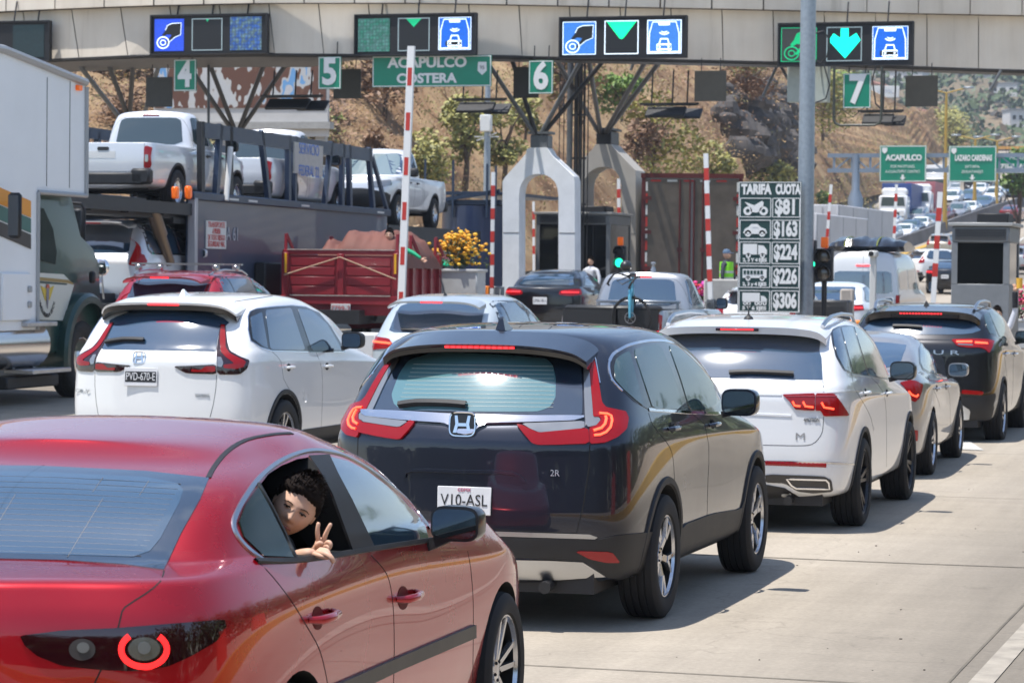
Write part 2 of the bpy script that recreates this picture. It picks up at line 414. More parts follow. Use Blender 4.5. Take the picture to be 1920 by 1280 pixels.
class Car:
 def __init__(s, name, label, cat, loc, rz, group=None, rx=0, gap=None):
  s.root = thing(name, label, cat, loc, rz, group, rx)
  s.M = Matrix.Translation(loc) @ Matrix.Rotation(rz, 4, 'Z') @ Matrix.Rotation(rx, 4, 'X'); s.I = s.M.inverted(); s.R3 = s.I.to_3x3()
  s.loc = V(loc)
 def setbody(s, me, mats, W, wb, Ra=None, zc=None, extra=None, xin=.34, name='body', cuts=()):
  s.W = W; s.wb = wb
  s.bvh = BVHTree.FromPolygons([v.co for v in me.vertices], [p.vertices for p in me.polygons])
  s.y0 = min(v.co.y for v in me.vertices); s.y1 = max(v.co.y for v in me.vertices)
  if not me.materials: [me.materials.append(q) for q in mats]
  if Ra: me = boolean(me, archcut(wb, W, Ra, zc, xin))
  for c in cuts: me = boolean(me, c)
  me.name = name
  s.body = link(name, me, None, s.root, True, 50)
  return s.body
 def hit(s, mode, a, b):
  if mode == 'px':
   o = s.I @ CAM; d = (s.R3 @ ray(a, b)).normalized()
  elif mode == 'side': o = V((3, a, b)); d = V((-1, 0, 0))
  elif mode == 'rear': o = V((a, -4, b)); d = V((0, 1, 0))
  elif mode == 'front': o = V((a, 9, b)); d = V((0, -1, 0))
  elif mode == 'top': o = V((a, b, 5)); d = V((0, 0, -1))
  h = s.bvh.ray_cast(o, d)
  if mode in ('rear', 'front') and abs(a) > .70 * s.W:
   q = a
   while abs(q) > .62 * s.W and (h[0] is None or (h[0].y > s.y0 + .34 if mode == 'rear' else h[0].y < s.y1 - .5)): q *= .985; h = s.bvh.ray_cast(V((q, o.y, o.z)), d)
  if h[0] is None:
   best = None
   t0 = {'px': (s.loc - CAM).length - 2.5, 'side': 1.2, 'rear': 2, 'front': 4, 'top': 3}[mode]
   for k in range(36):
    q = o + d * (t0 + k * .15); r = s.bvh.find_nearest(q)
    if r[0] is not None and (best is None or r[3] < best[3]): best = r
   h = best
  n = h[1]
  if n.dot(d) > .2: n = -n
  return h[0], n
 def patch(s, name, poly, mode, m, off=.003, it=2, r=.12, sp=None, mirror=False, parent=None, sink=.004, both=False, sym=False, clamp=False):
  if sym:
   H_ = [s.hit(mode, p[0], p[1])[0] for p in poly]
   R_ = [(h.x, h.z) for h in H_]
   R_ = [(a if a > .06 else 0, b) for a, b in R_]
   poly = ([(0, R_[0][1] + sym)] if R_[0][0] > .02 else []) + R_ + ([(0, R_[-1][1])] if R_[-1][0] > .02 else []) + [(-x, z) for x, z in R_[::-1] if x > .001]; mode = 'rear'
  P = chaikin(poly, it, r) if it else [V(p[:2]) for p in poly]
  xs = [p.x for p in P]; ys = [p.y for p in P]
  if sp is None: sp = 10 if mode == 'px' else .04
  sp = max(sp, (max(xs) - min(xs)) / 45, (max(ys) - min(ys)) / 45)
  B = []
  for i in range(len(P)):
   a = P[i]; b = P[(i + 1) % len(P)]; n = max(1, int((b - a).length / sp))
   B += [a.lerp(b, k / n) for k in range(n)]
  I = []; x = min(xs) + sp * .5
  while x < max(xs):
   y = min(ys) + sp * .5
   while y < max(ys):
    if inside(x, y, B) and mind(x, y, B) > sp * .45: I.append(V((x, y)))
    y += sp
   x += sp
  n = len(B)
  vs, es, fs, *_ = delaunay_2d_cdt(B + I, [], [list(range(n))], 1, 1e-7)
  if not fs: return None
  H = [s.hit(mode, v.x, v.y) for v in vs]
  objs = []
  for sg in ((1, -1) if both else ((-1,) if mirror else (1,))):
   f3 = [tuple(f) for f in fs]
   top = []; bot = []
   for p, nn in H:
    p2 = V((max(p.x, .0005) * sg if clamp else p.x * sg, p.y, p.z)); n2 = V((nn.x * sg, nn.y, nn.z)); top.append(p2 + n2 * off); bot.append(p2 - n2 * sink)
   cnt = {}
   for f in f3:
    for k in range(len(f)):
     e = (f[k], f[(k + 1) % len(f)]); cnt[e] = 1
   rim = [e for e in cnt if (e[1], e[0]) not in cnt]
   N = len(top)
   f0 = f3[0]; nf = (top[f0[1]] - top[f0[0]]).cross(top[f0[2]] - top[f0[0]])
   nn = V((H[f0[0]][1].x * sg, H[f0[0]][1].y, H[f0[0]][1].z))
   F = f3 + [(a, a + N, b + N, b) for a, b in rim]
   if nf.dot(nn) < 0: F = [f[::-1] for f in F]
   me = bpy.data.meshes.new(name); me.from_pydata([tuple(v) for v in top + bot], [], F)
   me.validate()
   objs.append(link(name, me, m, parent or s.root, True, 40))
  return objs[0]
 def strip(s, name, path, mode, w, h, m, closed=False, off=0, both=False, mirror=False, parent=None, smooth=0, step=None):
  P = [V(p[:2]) for p in path]
  if smooth: P = [V((p.x, p.y)) for p in catmull([(q.x, q.y, 0) for q in P], smooth, closed)]
  sp = step or (8 if mode == 'px' else .035); Q = []
  L = len(P) if closed else len(P) - 1
  for i in range(L):
   a = P[i]; b = P[(i + 1) % len(P)]; n = max(1, int((b - a).length / sp)); Q += [a.lerp(b, k / n) for k in range(n)]
  if not closed: Q.append(P[-1])
  H = [s.hit(mode, q.x, q.y) for q in Q]; N = len(H)
  res = None
  for sg in ((1, -1) if both else ((-1,) if mirror else (1,))):
   vs = []; fs = []
   for i, (p, n) in enumerate(H):
    a = H[(i - 1) % N if closed else max(i - 1, 0)][0]; b = H[(i + 1) % N if closed else min(i + 1, N - 1)][0]
    t = (b - a); t = t.normalized() if t.length > 1e-6 else V((0, 0, 1)); u = t.cross(n).normalized()
    c = p + n * off
    for k, q in ((-.5, -.003), (-.36, h), (.36, h), (.5, -.003)):
     z = c + u * w * k + n * q; vs.append((z.x * sg, z.y, z.z))
   for i in range(N if closed else N - 1):
    j = (i + 1) % N
    for k in range(3): fs.append((i * 4 + k, i * 4 + k + 1, j * 4 + k + 1, j * 4 + k))
   me = bpy.data.meshes.new(name); me.from_pydata(vs, [], fs)
   bm = bmesh.new(); bm.from_mesh(me); bmesh.ops.recalc_face_normals(bm, faces=bm.faces)
   bm.to_mesh(me); bm.free()
   p, n = H[N // 2]; f = me.polygons[min((N // 2) * 3 + 1, len(me.polygons) - 1)]
   if f.normal.dot(V((n.x * sg, n.y, n.z))) < 0: me.flip_normals()
   o = link(name, me, m, parent or s.root, True, 60); res = res or o
  return res
 def frame(s, mode, a, b, off=0.0, tilt=None, full=False):
  if full:
   p, n = s.hit(mode, a, b); n = n.normalized(); Y = -n; Z = (V((0, 0, 1)) - n * n.z).normalized(); X = Y.cross(Z); o = p + n * off
   return Matrix(((X.x, Y.x, Z.x, o.x), (X.y, Y.y, Z.y, o.y), (X.z, Y.z, Z.z, o.z), (0, 0, 0, 1)))
  """matrix on the surface for signs: X across, Z up the surface"""
  p, n = s.hit(mode, a, b); n = (V((0, n.y, n.z)) if mode in ('rear', 'px') else n).normalized()
  if tilt is not None: n = V((0, -cos(tilt), sin(tilt)))
  X = V((1, 0, 0)); Y = -n; Z = X.cross(Y).normalized()
  o = p + n * off
  return Matrix(((X.x, Y.x, Z.x, o.x), (X.y, Y.y, Z.y, o.y), (X.z, Y.z, Z.z, o.z), (0, 0, 0, 1)))
 def plate(s, mode, a, b, txt, w=.31, h=.155, bgm=None, ink=None, off=.012, top=None, bot=None, tw=.26, th=.09):
  M4 = s.frame(mode, a, b, off)
  k = MB(); k.box((0, 0, 0), (w, .008, h), b=.003); o = k.build('number_plate', bgm or platem, s.root); o.matrix_local = M4
  text('lettering', txt, th, (0, -.006, 0), ink or inkm, o, fitw=tw, ext=.001)
  if top: text('lettering', top, .026, (0, -.006, h * .38), mat('ink_pink', (.5, .05, .15), .5), o, ext=.001)
  if bot: text('lettering', bot, .016, (0, -.006, -h * .42), ink or inkm, o, ext=.001)
  return o
 def mirror(s, x, y, z, w=.23, d=.12, h=.155, m=None, arm=(-.12, .0, -.06), both=True, rz=.12):
  for sg in (1, -1):
   b = MB(); b.mi = 0; n, mm = 20, 12; vs = []; fs = []
   sp = lambda c, e: math.copysign(abs(c) ** e, c)
   for i in range(mm + 1):
    th = -pi / 2 + pi * i / mm
    for k in range(n):
     a = 2 * pi * k / n
     X = w / 2 * sp(cos(th), .55) * sp(cos(a), .55); Y = d * sp(cos(th), .6) * sp(sin(a), .6); Z = h / 2 * sp(sin(th), .55)
     Y = max(Y, -.012)
     X *= (1 - .12 * max(0, -X / w * 2) * 0)
     vs.append((X * sg, Y, Z))
   for i in range(mm):
    for k in range(n): fs.append((i * n + k, i * n + (k + 1) % n, (i + 1) * n + (k + 1) % n, (i + 1) * n + k))
   b.add(vs, fs); b.mi = 1; b.bar((arm[0] * sg, .03 + arm[1], arm[2] - .02), (-.02 * sg, .03, -h * .32), .05, .04)
   o = b.build('mirror', [m or dark, dark], s.root, ang=60); o.location = (x * sg, y, z); o.rotation_euler = (0, 0, -rz * sg)
   g = MB(); N = 24; pts = [(w * .44 * math.copysign(abs(cos(2 * pi * k / N)) ** .5, cos(2 * pi * k / N)), h * .41 * math.copysign(abs(sin(2 * pi * k / N)) ** .5, sin(2 * pi * k / N))) for k in range(N)]
   g.prism(pts, -.017, -.010); g.build('mirror_glass', mirg, o, smooth=False)
 def handle(s, mode, a, b, L=.2, m=None, both=True, h=.03, chromed=False):
  p, n = s.hit(mode, a, b)
  for sg in ((1, -1) if both else (1,)):
   k = MB(); k.tube([(0, -L / 2, 0), (.028, -L * .38, .003), (.036, 0, .005), (.028, L * .38, .003), (0, L / 2, 0)], .011, 8, rs=[.010, .014, .014, .014, .010])
   o = k.build('door_handle', m or dark, s.root); o.location = ((p.x) * sg, p.y, p.z)
   o.rotation_euler = (0, 0, 0) if sg > 0 else (pi, 0, pi)
   k = MB(); c = MB(); c.ball((0, 0, 0), .045, 14, 8, (.12, 1.25, .8)); q = c.build('handle_recess', gapm, o); q.location = (0.001, 0, 0) 
def inside(x, y, P):
 c = False; n = len(P); j = n - 1
 for i in range(n):
  a = P[i]; b = P[j]
  if (a.y > y) != (b.y > y) and x < (b.x - a.x) * (y - a.y) / (b.y - a.y) + a.x: c = not c
  j = i
 return c
def mind(x, y, P): return min((p.x - x) ** 2 + (p.y - y) ** 2 for p in P) ** .5
# ================================================================ dark crossover in the right-hand lane
def suvlevels(wb, ro, fo, W, H, zb=1.10, rake=.42, cowl=None, wst=None, hood=.98, gtop=.78, bow=.06, corner=(.30, .22), zsh=.98, gmid=.87, yb=.12, roofr=.05, gbelt=.955):
 F = wb + fo; cowl = cowl or wb - .12; wst = wst or wb - .98
 rt = -ro + yb + rake
 o = dict(bow=bow, cr=corner)
 return [
  (.25, W * .86, -ro + .20, F - .30, dict(bow=.03)),
  (.31, W * .95, -ro + .06, F - .10, dict(o, crease=.3)),
  (.50, W * .99, -ro, F, o),
  (.74, W, -ro + .015, F - .01, dict(o, crease=.2, bulge=(.005, -.02, .005))),
  ([(-ro, zsh + .0), (0, zsh - .02), (wb, zsh - .07), (F, .80)], W * .985, -ro + .03, F - .07, dict(o, crease=.45)),
  ([(-ro, zb - .04), (0, zb - .05), (wb - .2, hood), (F, hood - .10)], W * .97, -ro + yb * .6, F - .42, dict(o, cf=(.45, .5))),
  ([(-ro, zb), (0, zb), (cowl, zb - .03)], W * gbelt, -ro + yb, cowl, dict(o, gh=1, cf=(.35, .45), crease=.5, bowf=.25)),
  ([(-ro, zb + .04), (0, zb + .04), (cowl, zb + .02)], W * (gbelt - .015), -ro + yb + .03, cowl - .06, dict(o, gh=1, cf=(.35, .45), bowf=.25)),
  ([(-ro, zb + .04 + (H - zb) * .44), (cowl, zb + .04 + (H - zb) * .44)], W * gmid, -ro + yb + .04 + rake * .40, (cowl * .55 + wst * .45), dict(o, gh=1, cf=(.3, .4), bowf=.22)),
  ([(rt, H - .08 - roofr), (.5, H - .065), (wst, H - .14)], W * gtop, rt, wst, dict(o, gh=1, cf=(.25, .3), bowf=.16, crease=.15)),
  ([(rt, H - .015 - roofr), (.4, H - .012), (.9, H - .02), (wst, H - .09)], W * (gtop - .12), rt + .10, wst - .14, dict(o, gh=1, cf=(.2, .25), bowf=.12)),
 ]
def spoiler(c, half, th, m, name='spoiler', sub=1):
 """half: [(x, y_back, z_back, y_front, z_front)] from the centre outwards"""
 cu = [[V((q[0], q[i], 0)) for q in half] for i in (1, 2, 3, 4)]; cs = [catmull(k, 4) for k in cu]; half = [(cs[0][j].x, cs[0][j].y, cs[1][j].y, cs[2][j].y, cs[3][j].y) for j in range(len(cs[0]))]
 b = MB(); vs = []
 full = [(-x, a, z, d, e) for x, a, z, d, e in half[::-1] if x > 0] + list(half)
 for x, yb_, zb_, yf_, zf_ in full:
  vs += [(x, yf_, zf_), (x, yb_, zb_), (x, yb_ + .012, zb_ - th), (x, yf_, zf_ - th * 2.2)]
 n = len(full); fs = [(i * 4 + k, i * 4 + (k + 1) % 4, (i + 1) * 4 + (k + 1) % 4, (i + 1) * 4 + k) for i in range(n - 1) for k in range(4)]
 fs += [(0, 1, 2, 3), tuple(4 * (n - 1) + k for k in (3, 2, 1, 0))]
 b.add(vs, fs); return b.build(name, m, c.root, ang=35)
def sharkfin(c, y, m, x=0, s=1):
 p, n = c.hit('top', x, y); b = MB()
 pr = [(-.075, 0), (-.062, .052), (-.045, .062), (-.02, .045), (.03, .018), (.085, 0)]
 vs = []
 for (yy, z) in pr: w = .026 * (1 - z / .075); vs += [(-w - .004, yy * s, z * s), (w + .004, yy * s, z * s)]
 fs = [(2 * i, 2 * i + 1, 2 * i + 3, 2 * i + 2) for i in range(5)] + [tuple(range(0, 12, 2)), tuple(range(11, 0, -2))]
 b.add(vs, fs); o = b.build('antenna', m, c.root); o.location = (x, p.y, p.z - .004); return o
def underbody(c, y0, y1, w=.7, z=.22):
 b = MB(); b.box((0, (y0 + y1) / 2, z + .06), (w * 2, y1 - y0, .14)); b.tube([(-w - .1, 0, .34), (w + .1, 0, .34)], .04, 8); b.tube([(.45, y0 + .1, .27), (.45, y0 - .12, .25)], .035, 10)
 return b.build('underbody', dark, c.root)
def archlips(c, R0, R1, zc, m, wb=None, h=.008, a0=-12, a1=192, name='arch_trim'):
 for yc in (0, wb or c.wb):
  mid = [(yc + (R0 + R1) / 2 * cos(radians(a)), zc + (R0 + R1) / 2 * sin(radians(a))) for a in range(a0, a1 + 1, 6)]
  c.strip(name, mid, 'side', (R1 - R0), h, m, both=True, step=.06)
def build_dark():
 wb, W = 2.66, .925
 g = onground(1163, 16.7)
 c = Car('crossover', 'dark navy crossover with chrome bar and lit L-shaped tail lamps, plate V10-ASL', 'car', V((-4.57, 15.6, 0)), 0)
 CARS['dark'] = c
 P = paint('navy', (.012, .015, .028), .5, .3)
 L = suvlevels(wb, 1.0, .94, W, 1.69, zb=1.17, rake=.36, zsh=1.04, bow=.10, corner=(.34, .30), wst=1.62, cowl=2.62, hood=1.03)
 me = loftbody(L, wb, 4); c.setbody(me, [P, wellm], W, wb, .405, .365)
 addwheels(c.root, wb, W, .358, .240, .235, 'y5')
 underbody(c, -.80, 3.2)
 A = lambda p: T(600, 560, 2, p); B = lambda p: T(1120, 600, 4.268, p); C = lambda p: T(630, 590, 5.12, p); D = lambda p: T(900, 590, 5.12, p)
 c.patch('rear_window', [(732, 668), (786, 652), (880, 648), (1017, 651), (1090, 674), (1093, 779), (1000, 777), (890, 774), (780, 770), (687, 767)], 'px', fritm, .004, r=.05)
 o = c.patch('rear_glass', C([(700, 440), (610, 570), (535, 770), (560, 860), (640, 920)]) + [(900, 772)] + D([(300, 935), (560, 932), (670, 890), (725, 800), (728, 620), (700, 490), (640, 430), (370, 400)]) + [(820, 660)], 'px', mat('teal_rear_glass', (.09, .21, .225), .04, 0, 1, ior=1.8, coat=1, coatr=.13), .006, r=.1)
 for k in range(11):
  y = 684 + k * 7.6; x0 = 762 - k * 3.0; x1 = 1040 - abs(k - 5) * .6
  c.strip('heater_line', [(x0 + 14, y), (900, y + 2), (x1, y + 4)], 'px', .0026, .0006, mat('heater_pale', (.42, .48, .42), .4), off=.0065, parent=o)
 c.patch('chrome_bar', C([(250, 917), (700, 935), (1120, 962)]) + D([(0, 962), (500, 975), (998, 977), (998, 996), (900, 1030), (400, 1046), (60, 1052)]) + C([(1440, 1062), (1370, 1090), (1310, 1145), (1240, 1155), (1170, 1145), (1110, 1080), (1040, 1050), (700, 1028), (420, 1000), (290, 985), (250, 960)]), 'px', chrome, .016, it=1, r=.1)
 M4 = c.frame('px', 870, 796, .026, tilt=.15)
 b = MB(); b.prism([(.07 * math.copysign(abs(cos(a)) ** .45, cos(a)), .062 * math.copysign(abs(sin(a)) ** .5, sin(a))) for a in [2 * pi * k / 32 for k in range(32)]], -.004, .01)
 o = b.build('badge', mat('badge_black', (.02, .02, .022), .3), c.root, smooth=False); o.matrix_local = M4
 b = MB()
 ring = [(.074 * math.copysign(abs(cos(a)) ** .45, cos(a)), -.003, .066 * math.copysign(abs(sin(a)) ** .5, sin(a))) for a in [2 * pi * k / 32 for k in range(33)]]
 b.tube(ring, .0065, 6, cap=False)
 for s in (-1, 1): b.add([(s * .046, -.008, .048), (s * .030, -.008, .048), (s * .022, -.008, .004), (s * .032, -.008, -.048), (s * .052, -.008, -.048), (s * .040, -.008, 0)], [(0, 1, 2, 3, 4, 5)])
 b.add([(-.024, -.008, .006), (.024, -.008, .006), (.026, -.008, -.012), (-.026, -.008, -.012)], [(0, 1, 2, 3)])
 b.build('badge_ring', chrome, o)
 l = c.patch('tail_lamp', D([(350, 1062), (400, 1068), (560, 1140), (720, 1125), (1003, 1100), (1040, 1112), (1046, 1238), (760, 1248), (560, 1250), (500, 1235), (430, 1160)]), 'px', lampr, .016, it=1)
 c.patch('clear_lens', D([(400, 1052), (700, 1042), (1000, 1030), (1003, 1096), (720, 1122), (570, 1136), (480, 1100)]), 'px', lampw, .012, it=1, parent=l)
 l = c.patch('tail_lamp', C([(212, 1035), (420, 1065), (590, 1092), (640, 1085), (720, 1022), (765, 1040), (700, 1120), (620, 1202), (420, 1175), (212, 1132)]), 'px', lampr, .016, it=1)
 c.patch('clear_lens', C([(255, 978), (430, 1002), (700, 1030), (610, 1086), (430, 1060), (258, 1034)]), 'px', lampw, .012, it=1, parent=l)
 for mm in (0, 1):
  if mm == 0: f = D
  l = c.patch('tail_lamp', D([(1042, 438), (1088, 428), (1122, 560), (1165, 850), (1205, 898), (1300, 918), (1385, 935), (1412, 1000), (1395, 1100), (1310, 1180), (1205, 1228), (1050, 1242), (1045, 1095), (1115, 1072), (1160, 1020), (1140, 988), (1085, 988), (1078, 900)]), 'px', lampr, .015, it=1, mirror=bool(mm))
  c.patch('clear_lens', D([(990, 450), (1040, 440), (1078, 905), (1083, 985), (1140, 992), (1155, 1020), (1115, 1068), (1040, 1085), (1012, 1060), (1003, 900)]), 'px', lampw, .011, it=1, mirror=bool(mm), parent=l)
  c.strip('lit_tube', D([(1085, 1122), (1160, 1098), (1196, 1060), (1206, 1010), (1198, 985)]), 'px', .016, .006, lampon, mirror=bool(mm), off=.016, parent=l)
  c.strip('lit_tube', D([(1140, 958), (1215, 965), (1250, 985), (1260, 1030), (1245, 1090), (1205, 1135), (1150, 1160), (1090, 1166)]), 'px', .014, .006, lampon, mirror=bool(mm), off=.016, parent=l)
  c.strip('chrome_edge', D([(1090, 375), (1110, 440), (1132, 560), (1150, 660)]), 'px', .008, .004, chrome, mirror=bool(mm), off=.004, parent=l)
 c.strip('panel_gap', A([(1012, 545), (1008, 640), (988, 770), (962, 878)]), 'px', .008, .001, gapm, both=True)
 c.strip('panel_gap', A([(962, 878), (860, 876), (600, 862)]), 'px', .008, .001, gapm, both=True)
 c.strip('trunk_ridge', A([(320, 668), (345, 643), (540, 648), (720, 654), (768, 688)]), 'px', .022, .012, P, smooth=3)
 c.patch('bumper_cladding', A([(520, 893), (800, 895), (1035, 903), (1120, 885), (1246, 872), (1242, 960), (1222, 1035), (1170, 1064), (1110, 1055), (1075, 1040), (1000, 984), (860, 975), (700, 968), (520, 966)]), 'px', dark, .010, it=0, both=True, clamp=True)
 c.patch('bumper_trim', A([(520, 866), (800, 876), (1010, 882), (1040, 893), (1030, 900), (800, 893), (520, 884)]), 'px', satin, .008, it=0, both=True, clamp=True)
 c.patch('skid_plate', A([(520, 972), (860, 978), (985, 984), (1068, 1036), (900, 1046), (700, 1044), (520, 1040)]), 'px', satin, .014, it=0, both=True, clamp=True)
 c.patch('reflector', A([(955, 943), (1090, 945), (1120, 986), (1070, 985), (1010, 972)]), 'px', lampr, .016, it=1, both=True)
 c.plate('px', 871.5, 938, 'V10-ASL', top='CDMX', bot='CIUDAD DE MEXICO', tw=.27)
 M4 = c.frame('px', 1041, 887, .006)
 text('badge_lettering', '2R', .05, None, rimsil, c.root, M4=M4, ext=.002)
 dlo = B([(96, 330), (125, 275), (190, 232), (262, 198), (400, 168), (520, 166), (620, 190), (700, 250), (790, 335), (900, 462), (1000, 630), (1020, 735), (750, 738), (410, 715), (300, 655), (200, 565), (120, 480), (95, 400)])
 for mm in (False, True):
  fr = c.patch('window_surround', dlo, 'px', mat('gloss_black_trim', (.012, .012, .014), .2, coat=.6), .003, it=1, mirror=mm)
  c.strip('chrome_trim', dlo[:14] , 'px', .024, .005, chrome, mirror=mm, parent=fr, smooth=3)
  c.strip('chrome_trim', dlo[15:] + dlo[:2], 'px', .016, .005, chrome, mirror=mm, parent=fr, smooth=3)
  for q in ([(130, 380), (145, 315), (190, 280), (252, 248), (300, 430), (362, 688), (300, 640), (200, 550), (140, 480)],
                  [(285, 240), (390, 205), (495, 198), (600, 430), (685, 715), (440, 713), (370, 500)],
                  [(566, 205), (640, 225), (720, 285), (800, 365), (910, 510), (945, 600), (945, 670), (890, 700), (870, 718), (735, 718), (660, 470)]):
   c.patch('side_window', B(q), 'px', glassc, .007, it=1, mirror=mm)
 for mm in (False, True):
  c.strip('door_gap', B([(410, 742), (440, 830), (500, 910), (570, 1000), (605, 1100), (618, 1280)]), 'px', .006, .001, gapm, mirror=mm, smooth=3)
  c.strip('door_gap', B([(752, 745), (860, 830), (892, 1000), (893, 1150)]) + T(1180, 860, 4, [(590, 140), (582, 470), (560, 640), (520, 720)]), 'px', .006, .001, gapm, mirror=mm)
  c.strip('door_gap', T(1180, 860, 4, [(895, 20), (870, 180), (848, 320)]), 'px', .006, .001, gapm, mirror=mm)
 c.handle('px', 1260, 803, .2, P); c.handle('px', 1336, 796, .2, P)
 c.mirror(1.05, 1.40, 1.19, .235, .13, .17, P)
 archlips(c, .405, .455, .365, dark, h=.012)
 for mm in (False, True):
  c.patch('sill_cladding', [(.36, .30), (.44, .50), (1.3, .50), (2.18, .46), (2.24, .52), (2.27, .28), (2.2, .26), (.5, .26)], 'side', dark, .010, mirror=mm, it=1)
 c.patch('tail_spoiler_top', [], 'px', P) if 0 else None
 sp = [(0, -.72, 1.58, -.40, 1.65), (.23, -.72, 1.576, -.40, 1.645), (.40, -.71, 1.562, -.38, 1.63), (.53, -.68, 1.535, -.36, 1.60), (.60, -.64, 1.49, -.34, 1.55)]
 s_ = spoiler(c, sp, .018, P)
 spoiler(c, [(a, b_ + .008, z - .018, d, e - .045) for a, b_, z, d, e in sp], .026, mat('gloss_black_trim', (.012, .012, .014), .2, coat=.6), 'spoiler_underside')
 b = MB()
 for k in range(12): b.box((-.19 + k * .0345, -.716, 1.562), (.026, .02, .012))
 b.build('brake_light', lampon2, s_)
 c.strip('wiper', C([(620, 885), (800, 860), (1100, 865), (1260, 880)]) , 'px', .035, .03, dark, off=.012, smooth=2)
 sharkfin(c, -.22, P, s=1.25)
 return c
CARS = {}
glossb = mat('gloss_black_trim', (.012, .012, .014), .2, coat=.6)
roundel = mat('lamp_roundel', (.35, .33, .3), .15, .8)
def sedanlevels(wb, ro, fo, W, H, zd=1.03, rgb=-.45, rgt=.12, wst=1.25, cowl=2.35, zb=1.0, hood=.95, gb=.90, gt=.66, gm=.80, bow=.10, corner=(.34, .30), drop=.06):
 F = wb + fo; o = dict(bow=bow, cr=corner)
 return [
  (.20, W * .86, -ro + .20, F - .30, dict(bow=.03)),
  (.25, W * .95, -ro + .06, F - .08, dict(o, crease=.3)),
  (.44, W * .985, -ro + .005, F, o),
  (.66, W, -ro, F - .02, dict(o, crease=.1, bulge=(.008, -.03, .012))),
  ([(-ro, zd - .12), (0, zd - .13), (wb, zd - .22), (F, .70)], W * .985, -ro + .015, F - .08, dict(o, crease=.3, bulge=(.012, -.02, .012))),
  ([(-ro, zd), (-.3, zd - .025), (0, zb - .03), (wb - .3, zb - .07), (F, hood - .18)], W * .94, -ro + .07, F - .45, dict(o, cf=(.45, .6), crease=.45, wr=.97)),
  ([(rgb, zd + .015), (.4, zb + .02), (cowl, hood)], W * gb, rgb, cowl, dict(gh=1, cr=(.26, .42), cf=(.35, .45), bow=.02, bowf=.28, crease=.5, wr=.95)),
  ([(rgb, zd + .05), (.4, zb + .05), (cowl, hood + .04)], W * (gb - .015), rgb + .07, cowl - .09, dict(gh=1, cr=(.24, .40), cf=(.35, .45), bow=.02, bowf=.28, wr=.95)),
  ([(rgb, zb + (H - zb) * .58), (.7, zb + (H - zb) * .52), (cowl, zb + (H - zb) * .48)], W * gm, (rgb + rgt) / 2 - .02, (wst * .55 + cowl * .45), dict(gh=1, cr=(.20, .36), cf=(.3, .4), bow=.02, bowf=.22, wr=.95)),
  ([(rgt, H - .07 - drop), (.9, H - .085), (wst, H - .11)], W * gt, rgt, wst, dict(gh=1, cr=(.18, .35), cf=(.25, .3), bow=.02, bowf=.16, crease=.15, wr=.95)),
  ([(rgt, H - .02 - drop), (.8, H - .02), (wst, H - .05)], W * (gt - .12), rgt + .12, wst - .12, dict(gh=1, cr=(.15, .3), cf=(.2, .25), bow=.02, bowf=.12, wr=.95)),
 ]
def curve(*p): return p
